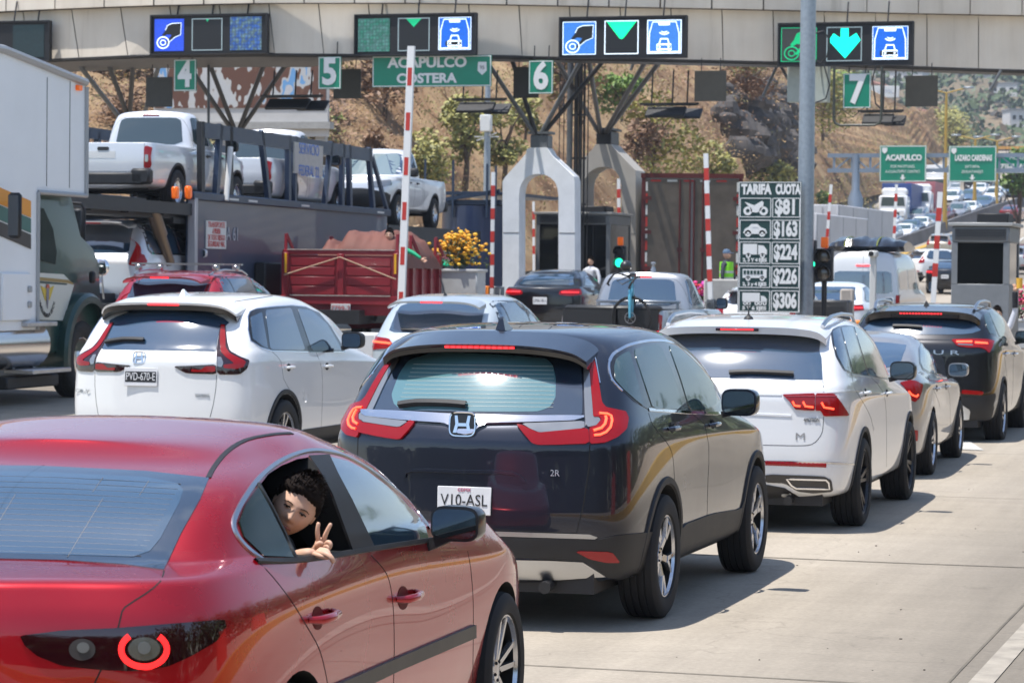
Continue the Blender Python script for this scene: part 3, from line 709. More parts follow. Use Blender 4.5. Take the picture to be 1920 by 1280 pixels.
def build_red():
 wb, W = 2.725, .900; rz = radians(2.5)
 c = Car('saloon_car', 'shiny red saloon in front with a boy leaning out of its back door window', 'car', V((-4.035, 8.255, 0)), rz)
 CARS['red'] = c
 P = paint('red', (.44, .002, .010), .60, .27)
 L = sedanlevels(wb, 1.0, .93, W, 1.465, zd=1.06, rgb=-.50, rgt=.10, wst=1.46, cowl=2.52, zb=1.07, hood=.98, gb=.93, gt=.72, gm=.86, corner=(.40, .34), bow=.14)
 me = loftbody(L, wb, 4)
 W1 = lambda p: T(0, 780, 2.56, p); W2 = lambda p: T(420, 820, 2.782, p)
 c.setbody(me, [P, wellm], W, wb)      # surface for measuring
 bpy.data.objects.remove(c.body)
 op = W2([(182, 250), (230, 190), (300, 145), (380, 112), (440, 102), (500, 190), (560, 300), (620, 450), (668, 592), (520, 606), (360, 625), (290, 470)])
 pl = [c.hit('px', *p)[0] for p in op]
 k = MB(); k.prism([(h.y, h.z) for h in pl], -1.1, 1.1, 'X')
 m1 = bpy.data.meshes.new('c'); m1.from_pydata(k.v, [], k.f)
 k = MB(); k.prism([(-.70, .50), (.70, .50), (.72, .98), (.52, 1.29), (-.52, 1.29), (-.72, .98)], .28, 1.55, 'Y')
 m2 = bpy.data.meshes.new('c'); m2.from_pydata(k.v, [], k.f)
 for m in (m1, m2):
  bm = bmesh.new(); bm.from_mesh(m); bmesh.ops.recalc_face_normals(bm, faces=bm.faces); bm.to_mesh(m); bm.free()
  for p in m.polygons: p.material_index = 1
 c.setbody(loftbody(L, wb, 4), [P, wellm], W, wb, .362, .335, cuts=(m1, m2))
 addwheels(c.root, wb, W, .328, .236, .215, 'm10')
 underbody(c, -.75, 3.1)
 o = c.patch('rear_window', W1([(-560, 215), (250, 243), (700, 265), (1003, 298), (960, 400), (870, 560), (787, 738), (600, 712), (300, 692), (-560, 672)]), 'px', fritm, .003, it=0, both=True, clamp=True)
 g = c.patch('rear_glass', W1([(-560, 250), (250, 275), (700, 297), (850, 325), (880, 360), (860, 420), (770, 590), (720, 650), (640, 678), (300, 668), (-560, 645)]), 'px', mat('sky_blue_rear_glass', (.03, .07, .12), .05, 0, .5, ior=2.4, coat=1, coatr=.15), .0045, it=0, both=True, clamp=True)  # base colour carries the blue of the sky's reflection
 for k in range(15):
  t = k / 14; c.strip('heater_line', W1([(-160, 290 + t * 358), (300, 300 + t * 360), (868 - t * 190, 330 + t * 345)]), 'px', .0013, .0004, mat('heater_copper', (.16, .14, .13), .5), off=.0045, parent=g, smooth=2, step=25)
 for a, b in (((495, 400), (325, 680)), ((75, 380), (-80, 640)), ((495, 300), (445, 370)), ((715, 315), (670, 385))):
  c.strip('heater_line', W1([a, b]), 'px', .002, .0005, MATS['heater_copper'], off=.0045, parent=g)
 for mm in (0, 1):
  mm = bool(mm)
  c.strip('roof_moulding', W1([(1000, 296), (1030, 240), (1090, 170), (1180, 115), (1310, 88), (1400, 82)]), 'px', .022, .003, dark, mirror=mm, smooth=3)
  c.strip('boot_gap', W1([(787, 740), (770, 792), (700, 850), (600, 915), (580, 960), (560, 1040), (520, 1150), (480, 1225), (450, 1290)]), 'px', .006, .001, gapm, mirror=mm, smooth=2)
  l = c.patch('tail_lamp', W1([(95, 1052), (300, 1027), (560, 1016), (800, 997), (1068, 975), (1078, 1010), (1030, 1080), (900, 1155), (800, 1200), (650, 1222), (490, 1216), (300, 1197), (180, 1150), (120, 1100)]), 'px', lampd, .008, it=1, r=.1, mirror=mm, sp=8)
  N = 28; ring = [(690 + 108 * cos(radians(a)), 1118 + 82 * sin(radians(a))) for a in [-50 + (280) * i / N for i in range(N + 1)]]
  c.strip('lit_ring', W1(ring), 'px', .021, .006, mat('lit_ring', (1, .03, .02), .3, emis=1.3, emc=(1, .015, .02)), mirror=mm, off=.007, parent=l)
  disc = lambda cx, cy, a, b: [(cx + a * cos(2 * pi * i / 24), cy + b * sin(2 * pi * i / 24)) for i in range(24)]
  c.patch('lamp_core', W1(disc(690, 1115, 76, 56)), 'px', roundel, .010, it=0, mirror=mm, parent=l, sp=8)
  c.patch('lamp_core', W1(disc(690, 1110, 30, 30)), 'px', lampw, .016, it=0, mirror=mm, parent=l, sp=6)
  c.patch('reversing_lamp', W1(disc(395, 1118, 64, 52)), 'px', mat('grey_lens', (.10, .09, .09), .1, .4, coat=1), .010, it=0, mirror=mm, parent=l, sp=8)
  c.patch('reversing_lamp', W1(disc(400, 1108, 30, 26)), 'px', lampw, .014, it=0, mirror=mm, parent=l, sp=6)
 belt = W2([(165, 645), (360, 640), (560, 616), (780, 578), (1085, 532)])
 dl = W2([(200, 635), (120, 575), (68, 510), (48, 450), (68, 385), (110, 310), (180, 215), (280, 132), (390, 82), (475, 68), (560, 76), (640, 100), (740, 155), (850, 235), (950, 320), (1020, 395), (1065, 470)])
 for mm in (False, True):
  fr = c.strip('chrome_trim', dl, 'px', .020, .006, satin, mirror=mm, smooth=3)
  c.strip('belt_trim', belt, 'px', .022, .007, dark, mirror=mm, parent=fr, smooth=3, off=.002)
  c.patch('door_pillar', W2([(440, 98), (545, 92), (590, 190), (665, 330), (780, 572), (668, 594), (560, 296), (500, 185)]), 'px', glossb if 0 else dark, .006, it=0, mirror=mm)
  c.patch('side_window', W2([(540, 100), (640, 125), (740, 175), (840, 250), (940, 340), (1010, 410), (1045, 460), (1062, 522), (930, 548), (782, 572), (665, 330)]), 'px', glassm, .004, it=0, mirror=mm, sp=8)
  c.patch('quarter_window', W2([(178, 255), (110, 350), (75, 440), (100, 520), (205, 622), (358, 625), (285, 470)]), 'px', mat('tree_dark_quarter_glass', (.010, .020, .012), .04, 0, .5, ior=1.45), .006, it=0, mirror=mm)  # dark green base stands in for trees reflected in the pane
  c.strip('quarter_pillar', W2([(175, 245), (245, 370), (310, 500), (368, 628)]), 'px', .016, .006, dark, mirror=mm, off=.004)
  c.strip('door_gap', W2([(172, 642), (250, 720), (350, 850), (430, 980), (500, 1110), (540, 1280), (548, 1400)]), 'px', .005, .001, gapm, mirror=mm, smooth=3)
  c.strip('door_gap', W2([(765, 612), (820, 670), (860, 740), (882, 880), (888, 1100), (880, 1450)]), 'px', .005, .001, gapm, mirror=mm, smooth=3)
  c.strip('door_gap', W2([(1270, 590), (1288, 690), (1300, 860), (1300, 1040), (1297, 1300)]), 'px', .005, .001, gapm, mirror=mm, smooth=3)
  c.strip('door_gap', W2([(885, 735), (980, 695), (1100, 655), (1270, 600)]), 'px', .003, .0008, P, mirror=mm)
  c.patch('side_moulding', W2([(560, 1292), (885, 1150), (1300, 975), (1300, 1042), (890, 1218), (700, 1310), (440, 1420), (400, 1360)]), 'px', mat('grey_moulding', (.055, .052, .045), .45, var=.1), .014, it=0, mirror=mm)
  for a, b in ((500, 940), (945, 835)):
   cup = [(a - 12 + 28 * cos(2 * pi * i / 20), b + 62 * sin(2 * pi * i / 20)) for i in range(20)]
   q = c.patch('handle_cup', W2(cup), 'px', mat('cup_shade_red', (.13, .002, .006), .55, .0, .2), .002, it=0, mirror=mm, sp=6)  # flat patch; body red darkened to stand for the hollow's shade
   hp_, hn_ = c.hit('px', *W2([(a + 2, b - 4)])[0]); sg_ = -1 if mm else 1; kk = MB(); kk.tube([(sg_ * -.004, -.115, .004), (sg_ * .032, -.085, .002), (sg_ * .042, 0, 0), (sg_ * .036, .08, .004), (sg_ * .004, .115, .008)], .012, 10, rs=[.011, .015, .016, .014, .010]); h = kk.build('door_handle', P, c.root, ang=60); h.location = (hp_.x * sg_, hp_.y, hp_.z)
 mp, _ = c.hit('px', *W2([(1120, 560)])[0])
 c.mirror(.975, 1.62, 1.035, .20, .12, .135, mat('mirror_black', (.02, .02, .022), .3, coat=.5), arm=(-.12, .0, -.07))
 b = MB(); b.tube([(.0, 0, 0), (.12, .0, .004)], .006, 6)
 c.plate('rear', 0, .62, 'KVR-41-2') if 0 else None
 archgap = 0
 c.patch('bumper_valance', [(-.7, .22), (-.72, .34), (-.5, .36), (.5, .36), (.72, .34), (.7, .22)], 'rear', dark, .008, it=1)
 se = MB()
 for x in (-.38, .38):
  se.box((x, .52, .78), (.5, .16, .62), b=.05); se.box((x, .52, 1.12), (.24, .10, .15), b=.04)
  se.box((x, 1.38, .80), (.48, .14, .66), b=.05); se.box((x, 1.36, 1.16), (.24, .10, .15), b=.04)
 se.box((0, .74, .55), (1.3, .5, .14), b=.05)
 se.build('seats', mat('black_fabric', (.015, .015, .017), .85, var=.3), c.root)
 return c
def build_white():
 wb, W = 2.70, .925
 x, y = -10.1, 23.85
 c = Car('crossover', 'pearl white crossover with dark plate PVD-670-E and narrow L-shaped red lamps beside the truck', 'car', V((x, y, gz(x, y) + .0)), 0)
 CARS['white'] = c
 P = paint('pearl', (.82, .82, .81), .0, .3)
 L = suvlevels(wb, .98, 1.0, W, 1.70, zb=1.20, rake=.34, zsh=1.08, bow=.09, corner=(.30, .28), wst=1.55, cowl=2.6, hood=1.04)
 c.setbody(loftbody(L, wb, 4), [P, wellm], W, wb, .405, .37)
 addwheels(c.root, wb, W, .362, .248, .235, 'm10'); underbody(c, -.8, 3.2)
 Q = lambda p: T(0, 400, 2.743, p)
 c.patch('rear_window', Q([(760, 486), (900, 484), (1060, 500), (1150, 540), (1178, 562), (1165, 575), (1128, 600), (1118, 660), (1110, 710), (900, 706), (760, 703)]), 'px', glassm, .004, it=1, r=.05, sym=.002)
 for mm in (False, True):
  l = c.patch('tail_lamp', Q([(1132, 572), (1160, 574), (1164, 620), (1168, 660), (1182, 708), (1235, 738), (1282, 756), (1268, 800), (1232, 828), (1116, 828), (1114, 710), (1124, 640)]), 'px', lampd, .010, it=1, mirror=mm, sp=6)
  c.patch('red_lens', Q([(1136, 576), (1156, 578), (1160, 640), (1160, 690), (1180, 722), (1262, 762), (1250, 790), (1215, 800), (1150, 795), (1150, 778), (1205, 772), (1160, 740), (1136, 715), (1130, 650)]), 'px', lampr, .015, it=1, mirror=mm, sp=6, parent=l)
  c.patch('clear_lens', Q([(1118, 740), (1138, 742), (1150, 770), (1140, 790), (1118, 786)]), 'px', lampw, .016, it=1, mirror=mm, parent=l, sp=6)
  l2 = c.patch('tail_lamp', Q([(895, 786), (1000, 782), (1112, 776), (1112, 827), (960, 822), (925, 805)]), 'px', lampd, .010, it=1, mirror=mm, sp=6)
  c.patch('lit_bar', Q([(985, 800), (1030, 805), (1060, 785), (1108, 785), (1108, 815), (985, 815)]), 'px', lampr, .014, it=1, mirror=mm, parent=l2, sp=6)
  c.strip('boot_gap', Q([(1114, 830), (1110, 900), (1095, 990), (1072, 1076)]), 'px', .006, .001, gapm, mirror=mm, smooth=2)
 c.patch('bumper_lower', Q([(720, 1055), (900, 1062), (1060, 1078), (1150, 1085), (1300, 1100), (1300, 1290), (1100, 1300), (720, 1290)]), 'px', dark, .008, it=0, both=True, clamp=True)
 M4 = c.frame('px', *Q([(718, 742)])[0], .010, tilt=.15)
 b = MB(); ring = [(.058 * math.copysign(abs(cos(a)) ** .45, cos(a)), 0, .05 * math.copysign(abs(sin(a)) ** .5, sin(a))) for a in [2 * pi * k / 32 for k in range(33)]]
 b.tube(ring, .006, 6, cap=False)
 for s in (-1, 1): b.bar((s * .024, 0, .042), (s * .034, 0, -.042), .014, .008, (0, 1, 0))
 b.box((0, 0, -.004), (.05, .008, .014)); o = b.build('badge', chrome, c.root); o.matrix_local = M4
 o = c.plate('px', *Q([(727, 840)])[0], 'PVD-670-E', w=.32, h=.165, tw=.28, th=.10)
 b = MB(); b.box((0, -.0045, 0), (.30, .002, .095)); b.build('plate_band', plated, o); o.children[0].data.materials[0] = platem; o.children[0].location.y = -.008
 for s, px_, py_, w in (('CR-V', 425, 912, .19), ('TOURING', 1040, 936, .13)):
  M4 = c.frame('px', *Q([(px_, py_)])[0], .004, full=True); text('badge_lettering', s, .04, None, satin, c.root, M4=M4, fitw=w, ext=.002)
 dl = Q([(1275, 530), (1285, 505), (1320, 490), (1400, 480), (1500, 473), (1570, 480), (1640, 510), (1700, 580), (1750, 660), (1775, 712), (1600, 712), (1400, 708), (1340, 690), (1288, 655), (1276, 600)])
 for mm in (False, True):
  fr = c.patch('window_surround', dl, 'px', glossb, .003, it=1, mirror=mm, sp=7)
  c.strip('chrome_trim', dl, 'px', .012, .004, chrome, closed=True, mirror=mm, parent=fr)
  for q in ([(1286, 535), (1345, 508), (1376, 696), (1345, 680), (1298, 645)], [(1362, 498), (1495, 486), (1568, 704), (1388, 700)], [(1527, 490), (1600, 500), (1680, 568), (1758, 704), (1602, 705)]):
   c.patch('side_window', Q(q), 'px', glassm, .006, it=1, mirror=mm, r=.05, sp=7)
  c.strip('door_gap', Q([(1400, 712), (1445, 760), (1458, 850), (1500, 920)]), 'px', .005, .001, gapm, mirror=mm, smooth=2)
  c.strip('door_gap', Q([(1625, 714), (1655, 800), (1658, 950), (1650, 1130)]), 'px', .005, .001, gapm, mirror=mm, smooth=2)
  c.strip('roof_strip', Q([(1110, 477), (1200, 455), (1400, 425)]), 'px', .012, .003, dark, mirror=mm)
  c.patch('sill_cladding', [(.36, .30), (.44, .42), (1.3, .42), (2.26, .42), (2.3, .28), (2.2, .26), (.5, .26)], 'side', dark, .010, mirror=mm, it=1)
 c.handle('px', *Q([(1485, 792)])[0], .2, P); c.handle('px', *Q([(1682, 786)])[0], .2, P)
 archlips(c, .405, .45, .37, dark, h=.012)
 c.mirror(1.05, 1.42, 1.24, .22, .13, .16, dark)
 sp = [(0, -.71, 1.605, -.4, 1.655), (.3, -.71, 1.603, -.4, 1.65), (.5, -.70, 1.588, -.4, 1.635), (.60, -.66, 1.558, -.36, 1.60), (.66, -.59, 1.505, -.34, 1.56)]
 s_ = spoiler(c, sp, .02, P); s2 = spoiler(c, [(a, b_ + .012, z - .022, d, e - .05) for a, b_, z, d, e in sp], .045, glossb, 'spoiler_underside')
 b = MB(); b.box((0, -.70, 1.585), (.30, .02, .012)); b.build('brake_light', lampon2, s_)
 c.strip('wiper', Q([(548, 668), (640, 652), (745, 655)]), 'px', .035, .03, dark, off=.01, smooth=2)
 sharkfin(c, -.2, P)
 return c
def build_tig():
 wb, W = 2.79, .91
 c = Car('crossover', 'white crossover with silver roof rails and faceted red lamps ahead of the navy crossover', 'car', V((-4.44, 22.0, 0)), radians(.8))
 CARS['tig'] = c
 P = paint('white', (.80, .81, .82), .0, .3)
 L = suvlevels(wb, .98, .95, W, 1.675, zb=1.165, rake=.38, zsh=1.03, bow=.06, corner=(.22, .26), wst=1.62, cowl=2.6, hood=1.0, gtop=.80, gmid=.88, yb=.08)
 c.setbody(loftbody(L, wb, 4), [P, wellm], W, wb, .395, .36)
 addwheels(c.root, wb, W, .352, .262, .25, 'tw5', rimdark); underbody(c, -.8, 3.2)
 Q = lambda p: T(1240, 570, 3.282, p)
 c.patch('rear_window', Q([(470, 178), (560, 183), (800, 192), (975, 205), (985, 330), (992, 465), (700, 460), (470, 455)]), 'px', glassm, .004, it=0, sym=1e-4)
 for mm in (False, True):
  l = c.patch('tail_lamp', Q([(745, 556), (850, 552), (945, 549), (945, 655), (880, 652), (825, 648), (790, 600)]), 'px', lampr, .012, it=1, r=.08, mirror=mm, sp=5)
  l2 = c.patch('tail_lamp', Q([(949, 549), (1060, 551), (1105, 610), (1152, 686), (1000, 690), (980, 656), (949, 655)]), 'px', lampr, .012, it=1, r=.08, mirror=mm, sp=5)
  for L_, pts in ((l, [(808, 598), (820, 624), (855, 628)]), (l, [(872, 600), (886, 628), (935, 634)]), (l2, [(985, 605), (1000, 635), (1058, 645)])):
   c.strip('lit_corner', Q(pts), 'px', .016, .005, lampon, mirror=mm, off=.013, parent=L_)
  c.strip('lamp_line', Q([(770, 566), (1075, 566)]), 'px', .006, .004, mat('pale_red', (.5, .1, .12), .3), mirror=mm, off=.012, parent=l)
  c.strip('boot_gap', Q([(994, 470), (1000, 545)]), 'px', .006, .001, gapm, mirror=mm)
 c.strip('boot_gap', Q([(998, 692), (992, 780), (965, 830), (925, 862), (860, 870), (700, 868), (500, 864)]), 'px', .006, .001, gapm, both=True, smooth=2)
 c.strip('crease', Q([(470, 550), (740, 556)]), 'px', .02, .006, P, both=True)
 c.strip('crease', Q([(470, 672), (800, 686)]), 'px', .02, .006, P, both=True)
 c.strip('bumper_chrome', Q([(500, 965), (1000, 974), (1190, 984)]), 'px', .018, .005, chrome, both=True)
 c.strip('reflector', Q([(640, 976), (1015, 990)]), 'px', .042, .005, lampr, both=True)
 c.patch('exhaust_surround', Q([(640, 1045), (1000, 1058), (1045, 1080), (1055, 1150), (940, 1160), (840, 1150), (760, 1100), (640, 1095)]), 'px', glossb, .008, it=1, both=True, clamp=False, sp=6)
 for mm in (False, True): c.strip('exhaust_trim', Q([(772, 1072), (1010, 1078), (1025, 1095), (1030, 1132), (830, 1128), (800, 1110)]), 'px', .018, .010, chrome, closed=True, mirror=mm, off=.008)
 c.patch('valance', Q([(500, 1105), (640, 1108), (760, 1130), (860, 1190), (640, 1200), (500, 1200)]), 'px', dark, .008, it=0, both=True, clamp=True)
 M4 = c.frame('px', *Q([(925, 713)])[0], .004, full=True); text('badge_lettering', '4MOTION', .04, None, inkm, c.root, M4=M4, fitw=.12, ext=.002)
 M4 = c.frame('px', *Q([(855, 815)])[0], .003, full=True); text('sticker', 'M', .075, None, mat('grey_ink', (.3, .3, .3), .5), c.root, M4=M4, ext=.001, fitw=.07)
 dl = Q([(1042, 180), (1052, 155), (1085, 138), (1130, 130), (1180, 134), (1235, 158), (1285, 215), (1330, 295), (1375, 385), (1402, 462), (1290, 448), (1170, 432), (1120, 405), (1075, 330), (1052, 250)])
 for mm in (False, True):
  fr = c.patch('window_surround', dl, 'px', glossb, .003, it=1, mirror=mm, sp=6)
  for q in ([(1052, 170), (1095, 148), (1165, 420), (1125, 400), (1085, 325), (1062, 250)], [(1105, 146), (1172, 140), (1262, 436), (1180, 424)], [(1185, 140), (1232, 165), (1280, 220), (1325, 300), (1368, 388), (1388, 452), (1275, 440)]):
   c.patch('side_window', Q(q), 'px', glassm, .006, it=1, r=.04, mirror=mm, sp=6)
  c.strip('chrome_trim', dl[9:12], 'px', .014, .004, satin, mirror=mm, parent=fr)
  c.strip('door_gap', Q([(1172, 435), (1190, 520), (1245, 610), (1290, 700), (1305, 780)]), 'px', .005, .001, gapm, mirror=mm, smooth=2)
  c.strip('door_gap', Q([(1290, 450), (1365, 540), (1385, 700), (1385, 1000)]), 'px', .005, .001, gapm, mirror=mm, smooth=2)
  c.strip('crease', Q([(1010, 545), (1200, 530), (1400, 548)]), 'px', .014, .005, P, mirror=mm)
 c.handle('px', *Q([(1256, 545)])[0], .2, P); c.handle('px', *Q([(1388, 548)])[0], .2, P)
 archlips(c, .395, .435, .36, dark, h=.010)
 c.mirror(1.03, 1.28, 1.20, .22, .13, .16, mat('mirror_black', (.02, .02, .022), .3, coat=.5))
 sp = [(0, -.72, 1.585, -.36, 1.635), (.3, -.72, 1.583, -.36, 1.63), (.5, -.70, 1.572, -.36, 1.615), (.62, -.66, 1.548, -.34, 1.585), (.68, -.60, 1.50, -.32, 1.55)]
 s_ = spoiler(c, sp, .055, P)
 b = MB(); b.box((0, -.722, 1.562), (.34, .02, .02), b=.004); bl = b.build('brake_light', lampd, s_); b = MB(); b.box((0, -.732, 1.563), (.26, .006, .010)); b.build('lit_strip', lampon2, bl)
 for s in (1, -1):
  b = MB(); b.tube([(s * .62, -.42, 1.59), (s * .63, -.30, 1.63), (s * .64, -.1, 1.665), (s * .64, .4, 1.68), (s * .63, 1.0, 1.665), (s * .62, 1.25, 1.60)], .017, 8); b.build('roof_rail', satin, c.root)
 c.strip('wiper', Q([(420, 430), (540, 425), (690, 430), (815, 437)]), 'px', .03, .03, dark, off=.012, smooth=2)
 p, n = c.hit('top', 0, -.25); b = MB(); b.lathe([(.04, 0), (.03, .02), (.012, .03), (.006, .045), (.004, .12), (.001, .125)], 12, 'Z'); o = b.build('antenna', dark, c.root); o.location = p
 return c
def build_civ():
 wb, W = 2.70, .895
 c = Car('saloon_car', 'silver saloon between the white crossover with roof rails and the black sport utility', 'car', V((-4.69, 27.95, 0)), radians(1.6))
 CARS['civ'] = c
 P = paint('silver', (.40, .395, .40), .6, .32)
 L = sedanlevels(wb, 1.05, .88, W, 1.44, zd=1.06, rgb=-.62, rgt=.12, wst=1.3, cowl=2.35, zb=.98, hood=.93, gb=.92, gt=.72, gm=.84)
 c.setbody(loftbody(L, wb, 4), [P, wellm], W, wb, .36, .335)
 addwheels(c.root, wb, W, .325, .23, .215, 'tw5'); underbody(c, -.75, 3.1)
 J = lambda p: T(1600, 540, 4.922, p)
 c.patch('rear_window', J([(190, 498), (350, 508), (490, 525), (480, 570), (432, 705), (290, 738), (190, 740)]), 'px', glassm, .004, it=1, r=.04, sym=.002)
 for mm in (False, True):
  l = c.patch('tail_lamp', J([(425, 872), (520, 850), (580, 860), (637, 892), (622, 960), (600, 1020), (565, 1052), (530, 1035), (505, 975), (470, 915)]), 'px', lampr, .012, it=1, mirror=mm, sp=6)
  c.strip('lit_tube', J([(505, 950), (535, 985), (575, 1000), (590, 985)]), 'px', .018, .006, lampon, mirror=mm, off=.012, parent=l)
  fr = c.patch('window_surround', J([(600, 560), (615, 500), (650, 475), (690, 495), (740, 580), (790, 690), (835, 805), (760, 795), (690, 785), (640, 755), (608, 690)]), 'px', glossb, .003, it=1, mirror=mm, sp=6)
  for q in ([(612, 560), (625, 510), (655, 490), (705, 620), (755, 785), (690, 770), (640, 740), (615, 680)], [(672, 492), (700, 520), (745, 600), (790, 700), (822, 798), (770, 788), (720, 620)]):
   c.patch('side_window', J(q), 'px', glassm, .006, it=1, r=.05, mirror=mm, sp=6)
  c.strip('door_gap', J([(690, 788), (705, 860), (770, 1000), (800, 1100)]), 'px', .005, .001, gapm, mirror=mm, smooth=2)
  c.strip('door_gap', J([(800, 805), (850, 880), (890, 1000), (895, 1280)]), 'px', .005, .001, gapm, mirror=mm, smooth=2)
  c.patch('reflector', T(1680, 660, 5.333, [(175, 775), (215, 780), (210, 885), (178, 885)]), 'px', lampr, .010, it=1, mirror=mm, sp=5)
 c.handle('side', .35, .86, .18, P); c.handle('side', 1.35, .84, .18, P)
 c.mirror(.99, 1.42, 1.02, .21, .12, .145, P)
 c.plate('rear', 0, .62, 'HBR-52-8')
 c.patch('bumper_valance', [(-.7, .22), (-.72, .34), (.72, .34), (.7, .22)], 'rear', dark, .008, it=0)
 return c
def build_jet():
 wb, W = 2.72, .93
 c = Car('sport_utility', 'black sport utility with chrome roof rails and spaced silver letters on its tailgate', 'car', V((-4.70, 34.05, 0)), radians(.5))
 CARS['jet'] = c
 P = paint('black', (.010, .010, .013), .5, .3)
 L = suvlevels(wb, .98, .98, W, 1.68, zb=1.26, rake=.34, zsh=1.12, bow=.07, corner=(.30, .28), wst=1.5, cowl=2.55, hood=1.06, gtop=.80)
 c.setbody(loftbody(L, wb, 4), [P, wellm], W, wb, .40, .37)
 addwheels(c.root, wb, W, .362, .255, .235, 'tw5'); underbody(c, -.8, 3.1)
 J = lambda p: T(1600, 540, 4.922, p)
 c.patch('rear_window', J([(670, 165), (900, 175), (1050, 190), (1150, 250), (1178, 300), (1175, 390), (1100, 418), (1000, 428), (670, 430)]), 'px', mat('sky_blue_rear_glass', (.03, .045, .055), .03, 0, .5, ior=2.4), .004, it=1, r=.05, sym=1e-4)
 for mm in (False, True):
  l = c.patch('tail_lamp', J([(900, 476), (1100, 470), (1240, 476), (1298, 488), (1275, 550), (1250, 600), (1215, 565), (1160, 548), (1060, 550), (960, 535)]), 'px', lampr, .012, it=1, mirror=mm, sp=5)
  c.strip('lit_tube', J([(950, 498), (1095, 498)]), 'px', .03, .005, lampon, mirror=mm, off=.012, parent=l)
  c.strip('lit_tube', J([(1120, 505), (1235, 512)]), 'px', .03, .005, lampon, mirror=mm, off=.012, parent=l)
  c.strip('clear_strip', J([(965, 522), (1100, 528)]), 'px', .02, .005, lampw, mirror=mm, off=.012, parent=l)
  c.patch('reflector', J([(1000, 936), (1190, 952), (1200, 968), (1185, 985), (1000, 975)]), 'px', lampr, .014, it=1, mirror=mm, sp=5)
  fr = c.patch('window_surround', J([(1195, 240), (1230, 210), (1280, 208), (1340, 250), (1390, 350), (1432, 470), (1445, 498), (1340, 460), (1250, 425), (1215, 340)]), 'px', glossb, .003, it=1, mirror=mm, sp=6)
  for q in ([(1205, 250), (1240, 225), (1290, 340), (1320, 440), (1255, 415), (1222, 335)], [(1250, 222), (1282, 222), (1335, 262), (1385, 360), (1425, 475), (1345, 448)]):
   c.patch('side_window', J(q), 'px', glassc, .006, it=1, mirror=mm, r=.05, sp=6)
  c.strip('door_gap', [(-.02, 1.15), (.12, 1.0), (.38, .75), (.44, .45)], 'side', .006, .001, gapm, mirror=mm)
  c.strip('door_gap', [(1.12, 1.15), (1.16, .9), (1.15, .4)], 'side', .006, .001, gapm, mirror=mm)
 c.patch('bumper_cladding', [(-.92, .30), (-.90, .62), (-.7, .58), (.7, .58), (.90, .62), (.92, .30)], 'rear', dark, .008, it=0)
 c.patch('skid_plate', [(-.6, .30), (-.62, .42), (-.5, .50), (.5, .50), (.62, .42), (.6, .30)], 'rear', satin, .014, it=1)
 M4 = c.frame('rear', 0, 1.10, .004, tilt=.1); text('badge_lettering', 'J E T O U R', .075, None, satin, c.root, M4=M4, fitw=1.0, ext=.003)
 c.handle('side', .25, 1.07, .2, chrome); c.handle('side', 1.3, 1.04, .2, chrome)
 c.mirror(1.06, 1.05, 1.26, .23, .13, .16, P)
 archlips(c, .40, .435, .37, dark, h=.010)
 sp = [(0, -.76, 1.59, -.4, 1.64), (.3, -.76, 1.588, -.4, 1.635), (.5, -.74, 1.575, -.4, 1.62), (.62, -.68, 1.545, -.36, 1.59), (.69, -.60, 1.49, -.34, 1.55)]
 s_ = spoiler(c, sp, .03, P); s2 = spoiler(c, [(a, b_ + .012, z - .03, d, e - .05) for a, b_, z, d, e in sp], .05, glossb, 'spoiler_underside')
 bl = MB()
 for k in range(14): bl.box((-.24 + k * .037, -.755, 1.558), (.022, .012, .014))
 bl.build('brake_light', lampon2, s_)
 for s in (1, -1):
  b = MB(); b.tube([(s * .60, -.42, 1.60), (s * .61, -.30, 1.665), (s * .62, -.1, 1.70), (s * .63, .4, 1.71), (s * .62, 1.0, 1.69), (s * .61, 1.2, 1.62)], .02, 8); b.build('roof_rail', satin, c.root)
 c.strip('wiper', J([(370, 360), (500, 362), (635, 370)]), 'px', .04, .03, dark, off=.012, smooth=2)
 sharkfin(c, -.2, dark)
 return c
# ================================================================ other vehicles
WBM = {}
def place(px, D, ro, rz=0, zoff=0):
 """base point (rear axle) of a vehicle whose tail centre stands at image column px, D metres away"""
 p = onground(px, D); q = V((p.x - ro * sin(rz) * 1.0, p.y + ro * cos(rz), 0))
 return V((q.x, q.y, gz(q.x, q.y) + zoff))
def genwindows(c, kind, H, zb, ys, W, front=True, gm=None, three=False):
 """ys = (rear pillar bottom, rear pillar top, B bottom, B top, A top, A bottom)"""
 gm = gm or glassm; a, b, d, e, f, g = ys; zt = H - .115; zl = zb + .045
 polys = [[(a, zl + .06), (b, zt - .03), (b + .12, zt), (e - .05, zt), (d - .05, zl), (a + .12, zl)], [(d + .03, zl), (e + .03, zt), (f, zt - .02), (g, zl + .02), (g - .05, zl)]]
 outer = [(a - .05, zl + .05), (b - .05, zt - .02), (b + .1, zt + .03), (f + .02, zt + .02), (g + .08, zl - .02), (a + .08, zl - .03)]
 for mm in (False, True):
  c.patch('window_surround', outer, 'side', glossb, .003, it=1, mirror=mm, sp=.08)
  for q in polys: c.patch('side_window', q, 'side', gm, .006, it=1, r=.07, mirror=mm, sp=.08)
  if three: c.strip('pillar', [(three[0], zl), (three[1], zt)], 'side', .035, .008, glossb, mirror=mm)
def gaps(c, x1, x2, zb, z0=.38):
 c.strip('door_gap', [(x1 + .0, zb), (x1 + .12, zb - .25), (x1 + .36, .72), (x1 + .42, z0)], 'side', .006, .001, gapm, both=True)
 c.strip('door_gap', [(x2, zb), (x2 + .03, .9), (x2, z0)], 'side', .006, .001, gapm, both=True)
